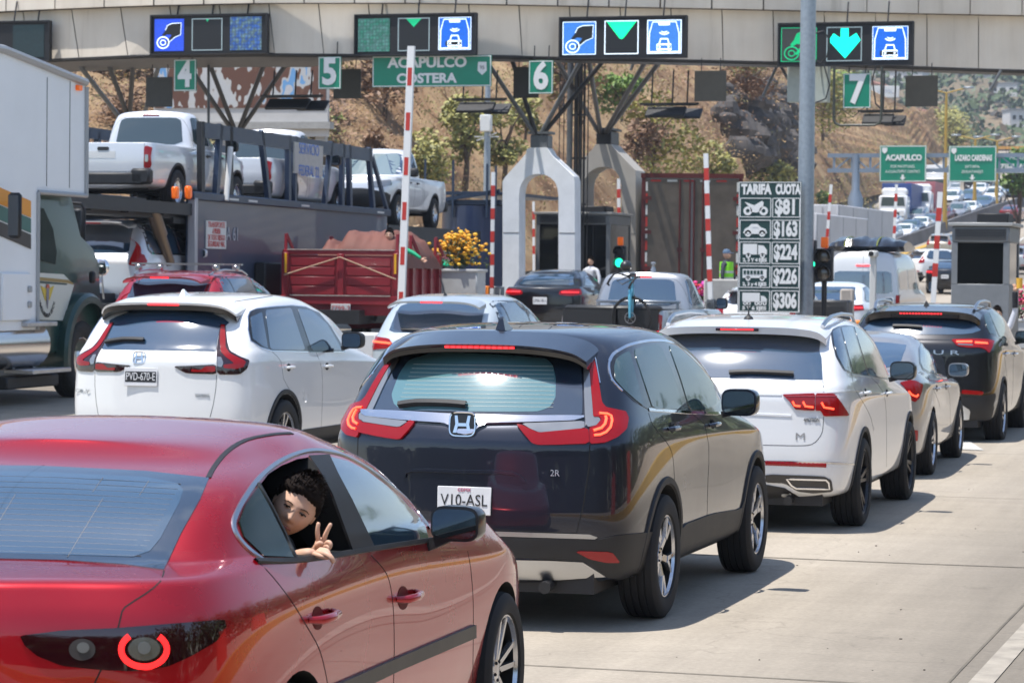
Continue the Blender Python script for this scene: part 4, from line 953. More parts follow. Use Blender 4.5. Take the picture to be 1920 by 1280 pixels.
def gen_suv(name, label, cat, loc, rz, P, H=1.66, W=.90, wb=2.62, ro=.92, fo=.88, zb=1.10, R=.345, det=2, group=None, rake=.34, lamps='v', on=True, hatch=False, blackw=True, rails=False, plate=None, gm=None):
 c = Car(name, label, cat, loc, rz, group)
 L = suvlevels(wb, ro, fo, W, H, zb=zb, rake=rake, zsh=zb - .13, wst=1.45, cowl=wb - .1, hood=zb - .13)
 c.setbody(loftbody(L, wb, 3), [P, wellm], W, wb, R + .045, R + .01)
 addwheels(c.root, wb, W, R, R * .68, .22, 'm10' if not hatch else 'y5')
 underbody(c, -.7, wb + .4)
 zt = H - .13
 c.patch('rear_window', [(-.60, zb + .04), (-.56, zt - .04), (-.46, zt), (.46, zt), (.56, zt - .04), (.60, zb + .04)], 'rear', gm or glassm, .005, it=1, r=.07)
 c.patch('windscreen', [(-.66, zb + .02), (-.52, H - .14), (.52, H - .14), (.66, zb + .02)], 'front', glassc, .005, it=1, r=.07)
 genwindows(c, 'suv', H, zb, (-ro + .52, -ro + .10 + rake + .18, 1.02, .92, 1.55, wb - .50), W, gm=gm, three=(.12, .02))
 gaps(c, .0, 1.05, zb)
 lr = lampr
 for mm in (False, True):
  if lamps == 'v': pts = [(.64, zb - .16), (.66, zb + .02), (.70, zb + .30), (.74, zb + .28), (.78, zb + .03), (.87, zb - .02), (.87, zb - .16), (.80, zb - .19)]
  else: pts = [(.48, zb - .12), (.56, zb - .04), (.90, zb - .01), (.90, zb - .15), (.78, zb - .18), (.56, zb - .16)]
  l = c.patch('tail_lamp', pts, 'rear', lr, .010, it=1, r=.08, mirror=mm)
  if on: c.strip('lit_bar', [(pts[0][0] + .04, zb - .10), (.80, zb - .08)], 'rear', .03, .005, lampon, mirror=mm, off=.011, parent=l)
  c.patch('headlamp', [(.40, .74), (.46, .84), (.88, .90), (.88, .80), (.7, .72)], 'front', lampw, .010, it=1, mirror=mm)
  c.patch('reflector', [(.50, .50), (.50, .54), (.74, .55), (.74, .50)], 'rear', lampr, .010, it=0, mirror=mm)
 c.patch('bumper_cladding', [(-W * .9, .30), (-W * .93, .48), (-.5, .44), (.5, .44), (W * .93, .48), (W * .9, .30)], 'rear', dark, .008, it=0)
 c.patch('grille', [(-.35, .55), (-.42, .80), (.42, .80), (.35, .55)], 'front', dark, .010, it=1)
 archlips(c, R + .045, R + .085, R + .01, dark, h=.010)
 c.mirror(W + .13, 1.55, zb + .06, .21, .12, .15, P)
 c.handle('side', .3, zb - .14, .18, P); c.handle('side', 1.3, zb - .16, .18, P)
 c.plate('rear', 0, zb - .30, plate or 'GTR-%02d-%d' % (random.randint(10, 99), random.randint(1, 9)))
 M4 = c.frame('front', 0, .55, .01)
 sp = [(0, -ro + .10, H - .095, -.45, H - .045), (.35, -ro + .10, H - .10, -.45, H - .05), (.52, -ro + .13, H - .125, -.4, H - .075), (.60, -ro + .18, H - .17, -.36, H - .12)]
 s_ = spoiler(c, sp, .025, P); b = MB(); b.box((0, -ro + .105, H - .113), (.28, .02, .014)); b.build('brake_light', lampon2 if on else lampr, s_)
 c.strip('wiper', [(-.42, zb + .07), (0, zb + .06)], 'rear', .03, .025, dark, off=.010)
 if rails:
  for s in (1, -1):
   b = MB(); b.tube([(s * .58, -.35, H - .07), (s * .59, -.2, H - .02), (s * .60, .2, H + .01), (s * .59, .9, H + .0), (s * .58, 1.15, H - .06)], .016, 8); b.build('roof_rail', satin, c.root)
 return c
def gen_sedan(name, label, cat, loc, rz, P, H=1.44, W=.90, wb=2.75, ro=1.02, fo=.9, zd=1.04, R=.33, group=None, on=True, plate=None, gm=None):
 c = Car(name, label, cat, loc, rz, group)
 L = sedanlevels(wb, ro, fo, W, H, zd=zd, rgb=-.55, rgt=.12, wst=1.35, cowl=2.4, zb=zd - .04, hood=.94, gb=.92, gt=.70, gm=.84)
 c.setbody(loftbody(L, wb, 3), [P, wellm], W, wb, R + .035, R + .005)
 addwheels(c.root, wb, W, R, R * .70, .215, 'm10'); underbody(c, -.7, wb + .4)
 c.patch('rear_window', [(-.62, zd + .04), (-.50, H - .12), (.50, H - .12), (.62, zd + .04)], 'rear', gm or glassm, .004, it=1, r=.05)
 c.patch('windscreen', [(-.66, zd + .0), (-.52, H - .12), (.52, H - .12), (.66, zd + .0)], 'front', glassc, .005, it=1, r=.07)
 zt = H - .12; zl = zd + .02
 for mm in (False, True):
  c.patch('window_surround', [(-.20, zl + .03), (.25, zt - .03), (.8, zt + .02), (1.4, zt), (2.0, zl + .02), (1.9, zl - .01), (0, zl - .01)], 'side', glossb, .003, it=1, mirror=mm, sp=.08)
  for q in ([(-.12, zl + .03), (.27, zt - .05), (.85, zt), (.95, zl + .01), (.0, zl + .01)], [(1.0, zl + .01), (.92, zt), (1.38, zt - .02), (1.9, zl + .02)]): c.patch('side_window', q, 'side', gm or glassm, .006, it=1, r=.05, mirror=mm, sp=.08)
  l = c.patch('tail_lamp', [(.40, zd - .16), (.42, zd - .08), (.62, zd - .05), (.88, zd - .04), (.88, zd - .16), (.6, zd - .19)], 'rear', lampr, .008, it=1, mirror=mm)
  if on: c.strip('lit_bar', [(.46, zd - .11), (.80, zd - .11)], 'rear', .025, .005, lampon2, mirror=mm, off=.010, parent=l)
  c.patch('headlamp', [(.42, .62), (.46, .70), (.86, .76), (.86, .66), (.7, .60)], 'front', lampw, .010, it=1, mirror=mm)
 gaps(c, -.05, 1.0, zd - .05, .32)
 c.patch('grille', [(-.35, .42), (-.42, .66), (.42, .66), (.35, .42)], 'front', dark, .010, it=1)
 c.mirror(W + .12, 1.6, zd + .04, .2, .11, .135, P)
 c.handle('side', .25, zd - .16, .18, P); c.handle('side', 1.25, zd - .18, .18, P)
 c.plate('rear', 0, zd - .30, plate or 'LMA-%02d-%d' % (random.randint(10, 99), random.randint(1, 9)))
 c.patch('bumper_valance', [(-.7, .22), (-.72, .34), (.72, .34), (.7, .22)], 'rear', dark, .008, it=0)
 return c
def gen_pickup(name, label, loc, rz, P, group=None, wb=3.1, ro=1.18, fo=.95, W=.90, H=1.78, R=.36, cabrear=.95, zr=1.12, steel=True, on=False, lampm=None, gm=None, handle_tail=True, rx=0, gl=None, plate=None):
 c = Car(name, label, 'pickup truck', loc, rz, group, rx)
 F = wb + fo
 o = dict(bow=.02, cr=(.10, .16))
 L = [(.36, W * .86, -ro + .16, F - .30, dict(bow=.01)), (.42, W * .95, -ro + .03, F - .10, o), (.62, W * .985, -ro + .01, F, o), (.82, W, -ro, F - .02, dict(o, bulge=(.02, -.01, .02))),
         (zr - .12, W * .985, -ro + .01, F - .08, dict(o, crease=.3, bulge=(.015, -.01, .015))), ([(-ro, zr), (wb - .2, zr - .02), (F, zr - .12)], W * .955, -ro + .02, F - .30, dict(o, cf=(.4, .4), crease=.7)),
         ([(-ro, zr + .004), (wb - .4, zr + .02), (F, zr - .08)], W * .93, -ro + .04, F - .36, dict(o, cf=(.4, .4), crease=.4))]
 me = loftbody(L, wb, 3, crown=.0)
 cut = MB(); cut.box((0, (-ro + .10 + cabrear - .06) / 2, zr - .0), (W * 1.68, (cabrear - .06) - (-ro + .10), .9))
 mb = bpy.data.meshes.new('c'); mb.from_pydata(cut.v, [], cut.f)
 for p in mb.polygons: p.material_index = 1
 c.setbody(me, [P, wellm], W, wb, R + .055, R + .02, cuts=(mb,))
 lowbvh = c.bvh
 LC = [(zr - .10, W * .93, cabrear, wb - .38, dict(gh=1, bow=.01, cr=(.16, .18), cf=(.3, .4), bowf=.2)), (zr + .01, W * .945, cabrear, wb - .42, dict(gh=1, bow=.01, cr=(.16, .18), cf=(.3, .4), bowf=.2, crease=.4)),
          (zr + (H - zr) * .42, W * .88, cabrear + .03, wb - .78, dict(gh=1, bow=.02, cr=(.16, .18), cf=(.3, .4), bowf=.2)),
          ([(cabrear, H - .10), (2, H - .09), (2.3, H - .12)], W * .79, cabrear + .09, wb - 1.20, dict(gh=1, bow=.03, cr=(.16, .2), cf=(.25, .3), bowf=.15, crease=.2)),
          ([(cabrear, H - .03), (2, H - .02), (2.3, H - .05)], W * .66, cabrear + .16, wb - 1.36, dict(gh=1, bow=.03, cr=(.14, .18), cf=(.2, .25), bowf=.12))]
 cm = loftbody(LC, wb, 3)
 c.bvh = BVHTree.FromPolygons([v.co for v in cm.vertices], [p.vertices for p in cm.polygons])
 cm.name = 'cab'; cab = link('cab', cm, P, c.root, True, 50)
 zt = H - .14; zl = zr + .07
 g_ = gm or glassm
 c.patch('rear_window', [(-.62, zl), (-.56, zt - .05), (-.46, zt), (.46, zt), (.56, zt - .05), (.62, zl)], 'rear', g_, .005, it=1, r=.12, parent=cab)
 c.patch('windscreen', [(-.66, zl - .02), (-.55, zt), (.55, zt), (.66, zl - .02)], 'front', gl or glassc, .005, it=1, r=.07, parent=cab)
 a = cabrear + .10
 for mm in (False, True):
  for q in ([(a, zl + .06), (a + .10, zt), (a + .62, zt + .01), (a + .66, zl), (a + .05, zl)], [(a + .74, zl), (a + .70, zt + .01), (wb - 1.22, zt), (wb - .70, zl), (wb - .74, zl - .01)]): c.patch('side_window', q, 'side', g_, .006, it=1, r=.07, mirror=mm, sp=.08, parent=cab)
 c.strip('door_gap', [(a - .02, zr), (a + .02, zt + .02)], 'side', .006, .001, gapm, both=True, parent=cab)
 c.bvh = lowbvh
 c.strip('door_gap', [(a, zr - .02), (a + .05, .7), (a + .1, .45)], 'side', .006, .001, gapm, both=True)
 c.strip('door_gap', [(a + .70, zr - .02), (a + .72, .45)], 'side', .006, .001, gapm, both=True)
 c.strip('bed_gap', [(cabrear, zr - .01), (cabrear, .45)], 'side', .010, .001, gapm, both=True)
 for mm in (False, True):
  l = c.patch('tail_lamp', [(.72, zr - .42), (.715, zr - .08), (.75, zr - .05), (.84, zr - .08), (.83, zr - .25), (.84, zr - .36), (.82, zr - .42)], 'rear', lampm or lampr, .010, it=1, r=.08, mirror=mm)
  c.patch('clear_lens', [(.735, zr - .32), (.735, zr - .20), (.79, zr - .20), (.79, zr - .32)], 'rear', lampw, .022, it=1, mirror=mm, parent=l)
  if on: c.patch('lit_lens', [(.73, zr - .40), (.73, zr - .34), (.82, zr - .34), (.81, zr - .40)], 'rear', lampon2, .020, it=1, mirror=mm, parent=l)
  c.patch('headlamp', [(.42, .86), (.46, .96), (.86, 1.02), (.86, .90), (.7, .84)], 'front', lampw, .010, it=1, mirror=mm)
 c.strip('tailgate_gap', [(.72, zr - .01), (.715, .64), (-.715, .64), (-.72, zr - .01)], 'rear', .008, .001, gapm)
 c.patch('tailgate_handle', [(-.10, zr - .13), (-.10, zr - .07), (.10, zr - .07), (.10, zr - .13)], 'rear', dark, .012, it=1)
 c.patch('front_bumper', [(-.80, .42), (-.84, .72), (-.40, .82), (.40, .82), (.84, .72), (.80, .42)], 'front', dark, .012, it=1)
 b = MB(); b.box((0, -ro - .05, .52), (1.5, .16, .20), b=.03); b.box((.70, -ro - .02, .56), (.34, .22, .26), b=.04); b.box((-.70, -ro - .02, .56), (.34, .22, .26), b=.04); b.build('rear_bumper', dark, c.root)
 addwheels(c.root, wb, W, R, .215, .24, 'steel' if steel else 'y5', rimsil)
 underbody(c, -.9, wb + .4, z=.36)
 for x, y in ((a + .45, .0), (a + 1.12, 0)): c.handle('side', x, zr - .12, .18, dark if steel else P)
 archlips(c, R + .055, R + .095, R + .02, dark, h=.012)
 c.mirror(W + .14, wb - .72, zr + .10, .2, .12, .2, dark)
 b = MB(); b.box((0, cabrear + .11, H - .095), (.30, .03, .03), b=.005); b.build('brake_light', lampon2 if on else lampr, c.root)
 if plate: c.plate('rear', 0, .72, plate)
 return c
def gen_van(name, label, loc, rz, P, W=.97, H=2.35, L=5.6, wb=3.3, ro=1.1):
 c = Car(name, label, 'van', loc, rz); F = L - ro
 o = dict(bow=.01, cr=(.08, .14))
 Lv = [(.36, W * .90, -ro + .10, F - .3, o), (.45, W * .97, -ro + .02, F - .05, o), (.9, W, -ro, F, dict(o, crease=.1)), (1.15, W * .99, -ro + .01, F - .15, dict(o, cf=(.4, .3))),
          ([(-ro, 1.25), (3, 1.25), (F, 1.22)], W * .97, -ro + .015, F - .75, dict(o, gh=1, cf=(.3, .4), bowf=.2, crease=.3)), (1.7, W * .93, -ro + .04, F - 1.15, dict(o, gh=1, cf=(.3, .3), bowf=.2)), (H - .12, W * .86, -ro + .09, F - 1.65, dict(o, gh=1, cf=(.3, .3), bowf=.15, cr=(.12, .16))), (H, W * .72, -ro + .20, F - 1.8, dict(o, gh=1, cf=(.3, .3), bowf=.1, cr=(.12, .16)))]
 c.setbody(loftbody(Lv, wb, 3), [P, wellm], W, wb, .40, .36); addwheels(c.root, wb, W, .345, .21, .21, 'steel')
 underbody(c, -.8, wb + .4, z=.3)
 c.patch('rear_window', [(-.74, 1.18), (-.70, 1.72), (.70, 1.72), (.74, 1.18)], 'rear', glassm, .005, it=1, r=.08)
 c.patch('windscreen', [(-.80, 1.35), (-.70, 1.95), (.70, 1.95), (.80, 1.35)], 'front', glassc, .005, it=1, r=.07)
 for mm in (False, True):
  for a, b in ((-.85, .35), (.45, 1.65), (1.8, 2.9)): c.patch('side_window', [(a, 1.28), (a, 1.80), (b, 1.80), (b + (.25 if b > 2.5 else 0), 1.28)], 'side', glassm, .005, it=1, r=.06, mirror=mm)
  c.patch('tail_lamp', [(.82, .80), (.82, 1.15), (.92, 1.15), (.93, .80)], 'rear', lampr, .010, it=1, mirror=mm)
  c.patch('headlamp', [(.50, .82), (.55, .98), (.90, 1.02), (.90, .86)], 'front', lampw, .010, it=1, mirror=mm)
 c.strip('door_gap', [(0, .5), (0, 2.1)], 'rear', .008, .001, gapm)
 c.strip('crease', [(-.8, 1.02), (.8, 1.02)], 'rear', .03, .01, satin)
 b = MB(); b.box((0, -ro + .07, H - .34), (.34, .05, .035), b=.01); b.build('brake_light', lampon2, c.root)
 c.mirror(W + .16, 3.0, 1.35, .2, .12, .3, dark)
 return c
def build_mid():
 P = paint('ice', (.50, .56, .60), .25, .3)
 c = gen_suv('hatchback', 'pale ice-blue hatchback with upright aerial, between the white and navy crossovers', 'car', place(803, 34.2, .85, 0), 0, P, H=1.60, W=.87, wb=2.54, ro=.82, fo=.8, zb=1.07, R=.32, hatch=True, lamps='h', rake=.40)
 p, n = c.hit('top', -.05, .0); b = MB(); b.tube([(0, 0, 0), (-.05, -.10, .26)], .005, 6); b.lathe([(.03, -.01), (.02, .02), (.008, .035)], 10); o = b.build('antenna', dark, c.root); o.location = p
 CARS['hatch'] = c
 P = MATS['paint_black'] if 'paint_black' in MATS else paint('black', (.010, .010, .013), .5, .3)
 CARS['bsed'] = gen_sedan('saloon_car', 'black saloon in the lane beside the white arch, brake lights on', 'car', place(1013, 60, 1.0, radians(2), .0) + V((0, 0, .10)), radians(2), P, H=1.48, W=.92, zd=1.08)
 P = paint('silverpick', (.42, .43, .45), .55, .3)
 g = place(1150, 46.2, 1.15, 0)
 c = gen_pickup('pickup_truck', 'silver pickup with a blue bicycle standing on its open bed', g, 0, P, H=1.80, W=.95, zr=1.14, steel=False, on=True, cabrear=.85, ro=1.15)
 CARS['pick'] = c
 b = MB()
 b.box((-.38, -1.17, .98), (.95, .06, .34), b=.03); b.box((.42, -1.17, .98), (.72, .06, .34), b=.03); b.box((0, -1.10, 1.17), (1.66, .18, .10), b=.04)
 o = b.build('tailgate_pad', mat('black_vinyl', (.02, .02, .021), .45, bump=.4, bs=9), c.root)
 b = MB(); b.box((0, .6, 1.27), (1.5, .05, .05), b=.01)
 for x in (-.7, .7): b.bar((x, .6, 1.1), (x, .6, 1.28), .04)
 b.build('bed_rack', satin, c.root)
 p = V((.0, 0, 1.85)); b = MB(); b.lathe([(.05, 0), (.05, .05), (.035, .07), (.035, .14), (.05, .17), (.02, .19)], 14); o = b.build('beacon', lampw, c.root); o.location = (0.02, 1.6, 1.775)
 bt = thing('bicycle', 'sky-blue bicycle hung over the tailgate of the silver pickup', 'bicycle', c.root.location + V((.36, -1.34, 1.30)), radians(-6))
 k = MB(); k.lathe([(.335, -.02), (.355, -.012), (.36, 0), (.355, .012), (.335, .02)], 48, 'Y', closed=True); w = k.build('wheel', rubber, bt); w.location = (0, 0, -.28)
 k = MB(); k.lathe([(.312, -.012), (.335, -.014), (.335, .014), (.312, .012)], 40, 'Y', closed=True)
 for i in range(20):
  a = 2 * pi * i / 20; k.tube([(.02 * cos(a + .5), .02 * (-1) ** i, .02 * sin(a + .5)), (.32 * cos(a), 0, .32 * sin(a))], .0018, 4)
 k.lathe([(.02, -.05), (.02, .05)], 10, 'Y'); k.build('rim', mat('rim_black', (.02, .02, .02), .3), w)
 k = MB(); k.lathe([(.085, -.052), (.097, -.052), (.097, -.048), (.085, -.048)], 28, 'Y', closed=True)
 for i in range(5): a = 2 * pi * i / 5; k.tube([(.02 * cos(a), -.05, .02 * sin(a)), (.09 * cos(a + .4), -.05, .09 * sin(a + .4))], .004, 4)
 k.build('brake_disc', satin, w)
 skyb = mat('sky_blue_frame', (.10, .42, .58), .3, coat=.8)
 f = lambda t, z, x=0: (-.30 * t + x, .95 * t, z)
 k = MB(); k.tube([(0, -.065, -.28), (0, -.07, .05), (0, -.05, .14), (0, 0, .20)], .03, 8, rs=[.02, .032, .036, .036]); k.tube([(0, .065, -.28), (0, .07, .05), (0, .05, .14), (0, 0, .20)], .02, 8, rs=[.014, .022, .028, .03])
 k.tube([(0, 0, .14), (-.02, .02, .36)], .034, 10); k.build('fork', skyb, bt)
 k = MB(); k.tube([(-.02, .02, .33), f(.55, .26)], .024, 8); k.tube([(-.01, .02, .22), f(.55, -.20)], .03, 8); k.tube([f(.50, .40), f(.58, -.20)], .018, 8); k.tube([f(.52, .26), f(.98, -.26)], .012, 8); k.tube([f(.58, -.20), f(.98, -.26)], .012, 8); k.build('frame', skyb, bt)
 k = MB(); k.lathe([(.335, -.02), (.355, -.012), (.36, 0), (.355, .012), (.335, .02)], 40, 'Y', closed=True); w = k.build('wheel', rubber, bt); w.location = f(1.0, -.26); w.rotation_euler = (0, 0, radians(107))
 k = MB(); k.tube([(-.02, .02, .34), (-.06, .0, .42)], .02, 8); k.tube([(-.26, -.02, .46), (-.14, -.04, .43), (.10, -.04, .40), (.16, -.02, .40)], .017, 8)
 for x, z in ((-.24, .46), (.14, .40)): k.tube([(x, -.02, z), (x - .03, -.12, z - .02), (x - .08, -.16, z - .10), (x - .14, -.12, z - .18), (x - .15, -.02, z - .20)], .018, 8)
 k.tube([(-.05, 0, .40), (-.22, -.1, .33), (-.12, -.12, .27), (.06, -.12, .36)], .010, 6); k.build('handlebar', dark, bt)
 k = MB(); k.ball(f(.52, .44), .1, 12, 8, (.55, 1.3, .3)); k.tube([f(.5, .3), f(.51, .44)], .014, 8); k.build('saddle', dark, bt)
 hl = MB(); hl.ball((0, 0, 0), .105, 16, 10, (.95, 1.1, .85)); hl.tube([(-.1, 0, -.06), (0, .02, -.2), (.1, 0, -.06)], .006, 6); o = hl.build('helmet', mat('helmet_black', (.02, .02, .022), .35, coat=.4)); o.location = bt.location + V((-.10, .0, .58)); tag(o, 'black cycle helmet hung over the handlebar of the sky-blue bicycle', 'helmet')
 P = paint('crimson', (.36, .01, .025), .3, .3)
 g = place(292, 39.5, .95, radians(1))
 c = gen_suv('crossover', 'red crossover with crossbars on its roof, behind the white crossover', 'car', g + V((0, 0, .0)), radians(1), P, H=1.70, W=.92, wb=2.69, zb=1.14, R=.35, rails=True, rake=.42)
 CARS['red2'] = c
 for y in (-.15, .65):
  b = MB(); b.bar((-.70, y, 1.79), (.70, y, 1.79), .07, .025)
  for s in (-1, 1): b.box((s * .60, y, 1.74), (.10, .09, .09), b=.02)
  b.build('crossbar', satin, c.root)
 P = paint('vanwhite', (.70, .72, .74), 0, .35)
 g = place(1617, 68, 1.1, radians(-1)); g.z -= .1
 c = gen_van('passenger_van', 'white high-roof van with black-wrapped luggage strapped on its roof', g, radians(-1), P, W=.92, H=2.2, L=5.0, wb=2.9)
 CARS['van'] = c
 b = MB(); n = 40; m_ = 10; rnd = random.Random(5); vs = []
 for i in range(n + 1):
  for k2 in range(m_):
   a = 2 * pi * k2 / m_; x = -.95 + 1.9 * i / n; r = .30 * (1 - abs(x / 1.0) ** 6) ** .5 + .02
   f = noise.noise(V((x * 3, cos(a) * 1.3, sin(a) * 1.3))) * .16 + noise.noise(V((x * 9, cos(a) * 4, sin(a) * 4))) * .08
   vs.append((x, 1.0 * cos(a) * (1 + f) * 1.0, max(-.16, (r + f) * sin(a)) * .75))
 fs = [(i * m_ + k2, i * m_ + (k2 + 1) % m_, (i + 1) * m_ + (k2 + 1) % m_, (i + 1) * m_ + k2) for i in range(n) for k2 in range(m_)] + [tuple(range(m_)), tuple(n * m_ + k2 for k2 in range(m_))[::-1]]
 b.add(vs, fs); o = b.build('roof_luggage', mat('black_wrap', (.012, .012, .014), .22, coat=.4, bump=1, bs=5)); o.location = g + V((0, .1, 2.33)); tag(o, 'long bundle wrapped in black plastic on the roof of the white van', 'luggage')
 for x in (-.5, .3):
  b = MB(); b.tube([(x, 1.03 * cos(a), .25 * sin(a)) for a in [pi * k / 14 for k in range(15)]], .014, 6); b.build('strap', mat('yellow_green_strap', (.25, .28, .02), .6), o)
 P = MATS['paint_white']
 CARS['wb1'] = gen_suv('hatchback', 'white hatchback mostly hidden by the tariff board', 'car', place(1418, 53, .85), 0, P, H=1.52, W=.88, wb=2.6, on=False)
 CARS['wb2'] = gen_sedan('saloon_car', 'white saloon between the traffic light and the white van', 'car', place(1545, 60, 1.0), 0, P, H=1.50)
# ================================================================ toll plaza
green = mat('sign_green', (.0, .22, .13), .35, var=.06); dgreen = mat('board_green', (.010, .045, .042), .4, var=.1)
white = mat('sign_white', (.68, .68, .66), .45, var=.05); wletter = mat('letter_white', (.75, .75, .74), .5)
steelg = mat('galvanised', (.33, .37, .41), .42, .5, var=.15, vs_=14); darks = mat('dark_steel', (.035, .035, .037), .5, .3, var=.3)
midg = mat('grey_steel', (.14, .15, .16), .5, .4, var=.2)
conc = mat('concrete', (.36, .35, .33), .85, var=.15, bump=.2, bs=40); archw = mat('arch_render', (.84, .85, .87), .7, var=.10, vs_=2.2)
redp = mat('stripe_red', (.50, .035, .025), .5, var=.15); fasc = ramp('fascia_panel', [(.2, (.47, .41, .33)), (.42, (.70, .62, .52)), (.8, (.76, .69, .59))], .9, rough=.5, detail=7, bump=.06, bdist=.3, scale2=.25)
for _n in list(fasc.node_tree.nodes):
 if _n.type == 'TEX_NOISE' and _n.inputs['Scale'].default_value > .5:
  _m = fasc.node_tree.nodes.new('ShaderNodeMapping'); _m.inputs['Scale'].default_value = (3, 3, .22); _l = _n.inputs['Vector'].links[0]; fasc.node_tree.links.new(_l.from_socket, _m.inputs[0]); fasc.node_tree.links.new(_m.outputs[0], _n.inputs['Vector'])
blackm = mat('black_matt', (.010, .010, .012), .6); orange = mat('orange_lens', (.9, .16, .01), .3, emis=.15, emc=(1, .15, .0))
def flat(px0, py0, px1, py1, D, th=.05, ang=0.0):
 """centre, size and yaw of an upright board that fills an image box at depth D, facing the road users"""
 a = at((px0 + px1) / 2, (py0 + py1) / 2, D); s = FPX / D
 return a, (abs(px1 - px0) / s / cos(YAW - ang), abs(py1 - py0) / s)
def board(name, label, cat, box, D, m, th=.04, rz=0.0, parent=None, frame=None, group=None, fw=.02):
 c, (w, h) = flat(*box, D, ang=rz)
 t = thing(name, label, cat, c, rz, group)
 b = MB(); b.box((0, 0, 0), (w, th, h), b=.004); b.build('panel', m, t)
 if frame:
  b = MB()
  for s in (-1, 1): b.box((s * (w / 2 - fw), -th / 2 - .003, 0), (fw, .006, h - fw)); b.box((0, -th / 2 - .003, s * (h / 2 - fw)), (w - fw * 3.01, .006, fw))
  b.build('border', frame, t)
 return t, w, h
def ledscreen(t, x, z, w, h, name, col, e, pat=.25, sc=26, c2=None):
 key = 'led_' + name
 if key not in MATS:
  m = mat(key, (.01, .01, .012), .4)
  n = m.node_tree.nodes; l = m.node_tree.links; b = n['Principled BSDF']
  tcn = n.new('ShaderNodeTexCoord'); v = n.new('ShaderNodeTexVoronoi'); v.inputs['Scale'].default_value = sc; v.inputs['Randomness'].default_value = .35
  nz_ = n.new('ShaderNodeTexNoise'); nz_.inputs['Scale'].default_value = 9
  mr = n.new('ShaderNodeMapRange'); mr.inputs[1].default_value = .0; mr.inputs[2].default_value = .6; mr.inputs[3].default_value = e * 1.15; mr.inputs[4].default_value = e * (1 - pat)
  mm = n.new('ShaderNodeMixRGB'); mm.inputs[1].default_value = (*col, 1); mm.inputs[2].default_value = (*(c2 or col), 1)
  r = n.new('ShaderNodeMapRange'); r.inputs[1].default_value = .42; r.inputs[2].default_value = .6
  l.new(tcn.outputs['Object'], v.inputs['Vector']); l.new(tcn.outputs['Object'], nz_.inputs['Vector']); l.new(v.outputs['Distance'], mr.inputs[0]); l.new(nz_.outputs[0], r.inputs[0]); l.new(r.outputs[0], mm.inputs[0])
  l.new(mm.outputs[0], b.inputs['Emission Color']); l.new(mr.outputs[0], b.inputs['Emission Strength'])
 k = MB(); k.box((0, 0, 0), (w, .02, h)); o = k.build('screen', MATS[key], t, smooth=False); o.location = (x, 0, z); return o
def frame_led(o, w, h, m, r=.02):
 k = MB()
 for s in (-1, 1): k.box((s * (w / 2 - r / 2), -.014, 0), (r, .006, h)); k.box((0, -.014, s * (h / 2 - r / 2)), (w - 2.02 * r, .006, r))
 k.build('outline', m, o, smooth=False)
ledw = mat('led_white_line', (.8, .9, 1), .4, emis=1.0, emc=(.75, .88, 1)); ledk = mat('led_off', (.012, .012, .014), .4); ledg = mat('led_green_on', (0, 1, .3), .4, emis=1.1, emc=(.0, .9, .30)); ledgd = mat('led_green_dim', (0, .4, .15), .4, emis=.35, emc=(.0, .8, .35)); ledc = mat('led_cyan', (0, 1, .8), .4, emis=1.0, emc=(.0, .95, .55))
def poly_plate(name, pts, m, parent, y=-.016, th=.006):
 k = MB(); k.prism(pts, y, y + th); return k.build(name, m, parent, smooth=False)
def icon_hand(o, s, body, line):
 P = lambda q: [((x - .5) * s, (.5 - y) * s) for x, y in q]
 poly_plate('hand', P([(.38, .35), (.45, .20), (.60, .14), (.92, .13), (.90, .50), (.70, .58), (.52, .72), (.42, .80), (.40, .74), (.55, .56), (.58, .50), (.44, .48), (.30, .56), (.26, .50)]), body, o)
 k = MB(); k.tube([(((.30 + .20 * cos(a)) - .5) * s, -.018, (.5 - (.74 + .18 * sin(a))) * s) for a in [2 * pi * i / 20 for i in range(21)]], .018 * s, 5, cap=False)
 k.tube([(((.30 + .09 * cos(a)) - .5) * s, -.018, (.5 - (.74 + .08 * sin(a))) * s) for a in [2 * pi * i / 14 for i in range(15)]], .014 * s, 5, cap=False)
 q = P([(.38, .35), (.45, .20), (.60, .14), (.92, .13), (.90, .50), (.70, .58), (.52, .72)]); k.tube([(x, -.019, z) for x, z in q], .010 * s, 5)
 k.build('coin_outline', line, o)
def icon_car(o, s, line, dark_=None, full=True):
 L = lambda q, r=.016: k.tube([((x - .5) * s, -.018, (.5 - y) * s) for x, y in q], r * s, 5)
 k = MB(); L([(.06, .95), (.07, .40), (.16, .08), (.84, .08), (.93, .40), (.94, .95)]); L([(.08, .93), (.92, .93)])
 L([(.34, .14), (.66, .14)], .04)
 for r in (.10, .17): L([(.5 + r * cos(a), .30 + r * .8 * sin(a)) for a in [pi * (.2 + .6 * i / 8) for i in range(9)]])
 L([(.36, .70), (.40, .56), (.60, .56), (.64, .70)], .02); L([(.30, .72), (.70, .72), (.71, .86), (.29, .86), (.30, .72)], .022)
 for x in (.34, .66): L([(x, .86), (x, .93)], .035)
 for x in (.37, .63): L([(x - .02, .79), (x + .02, .79)], .03)
 k.build('car_outline', line, o)
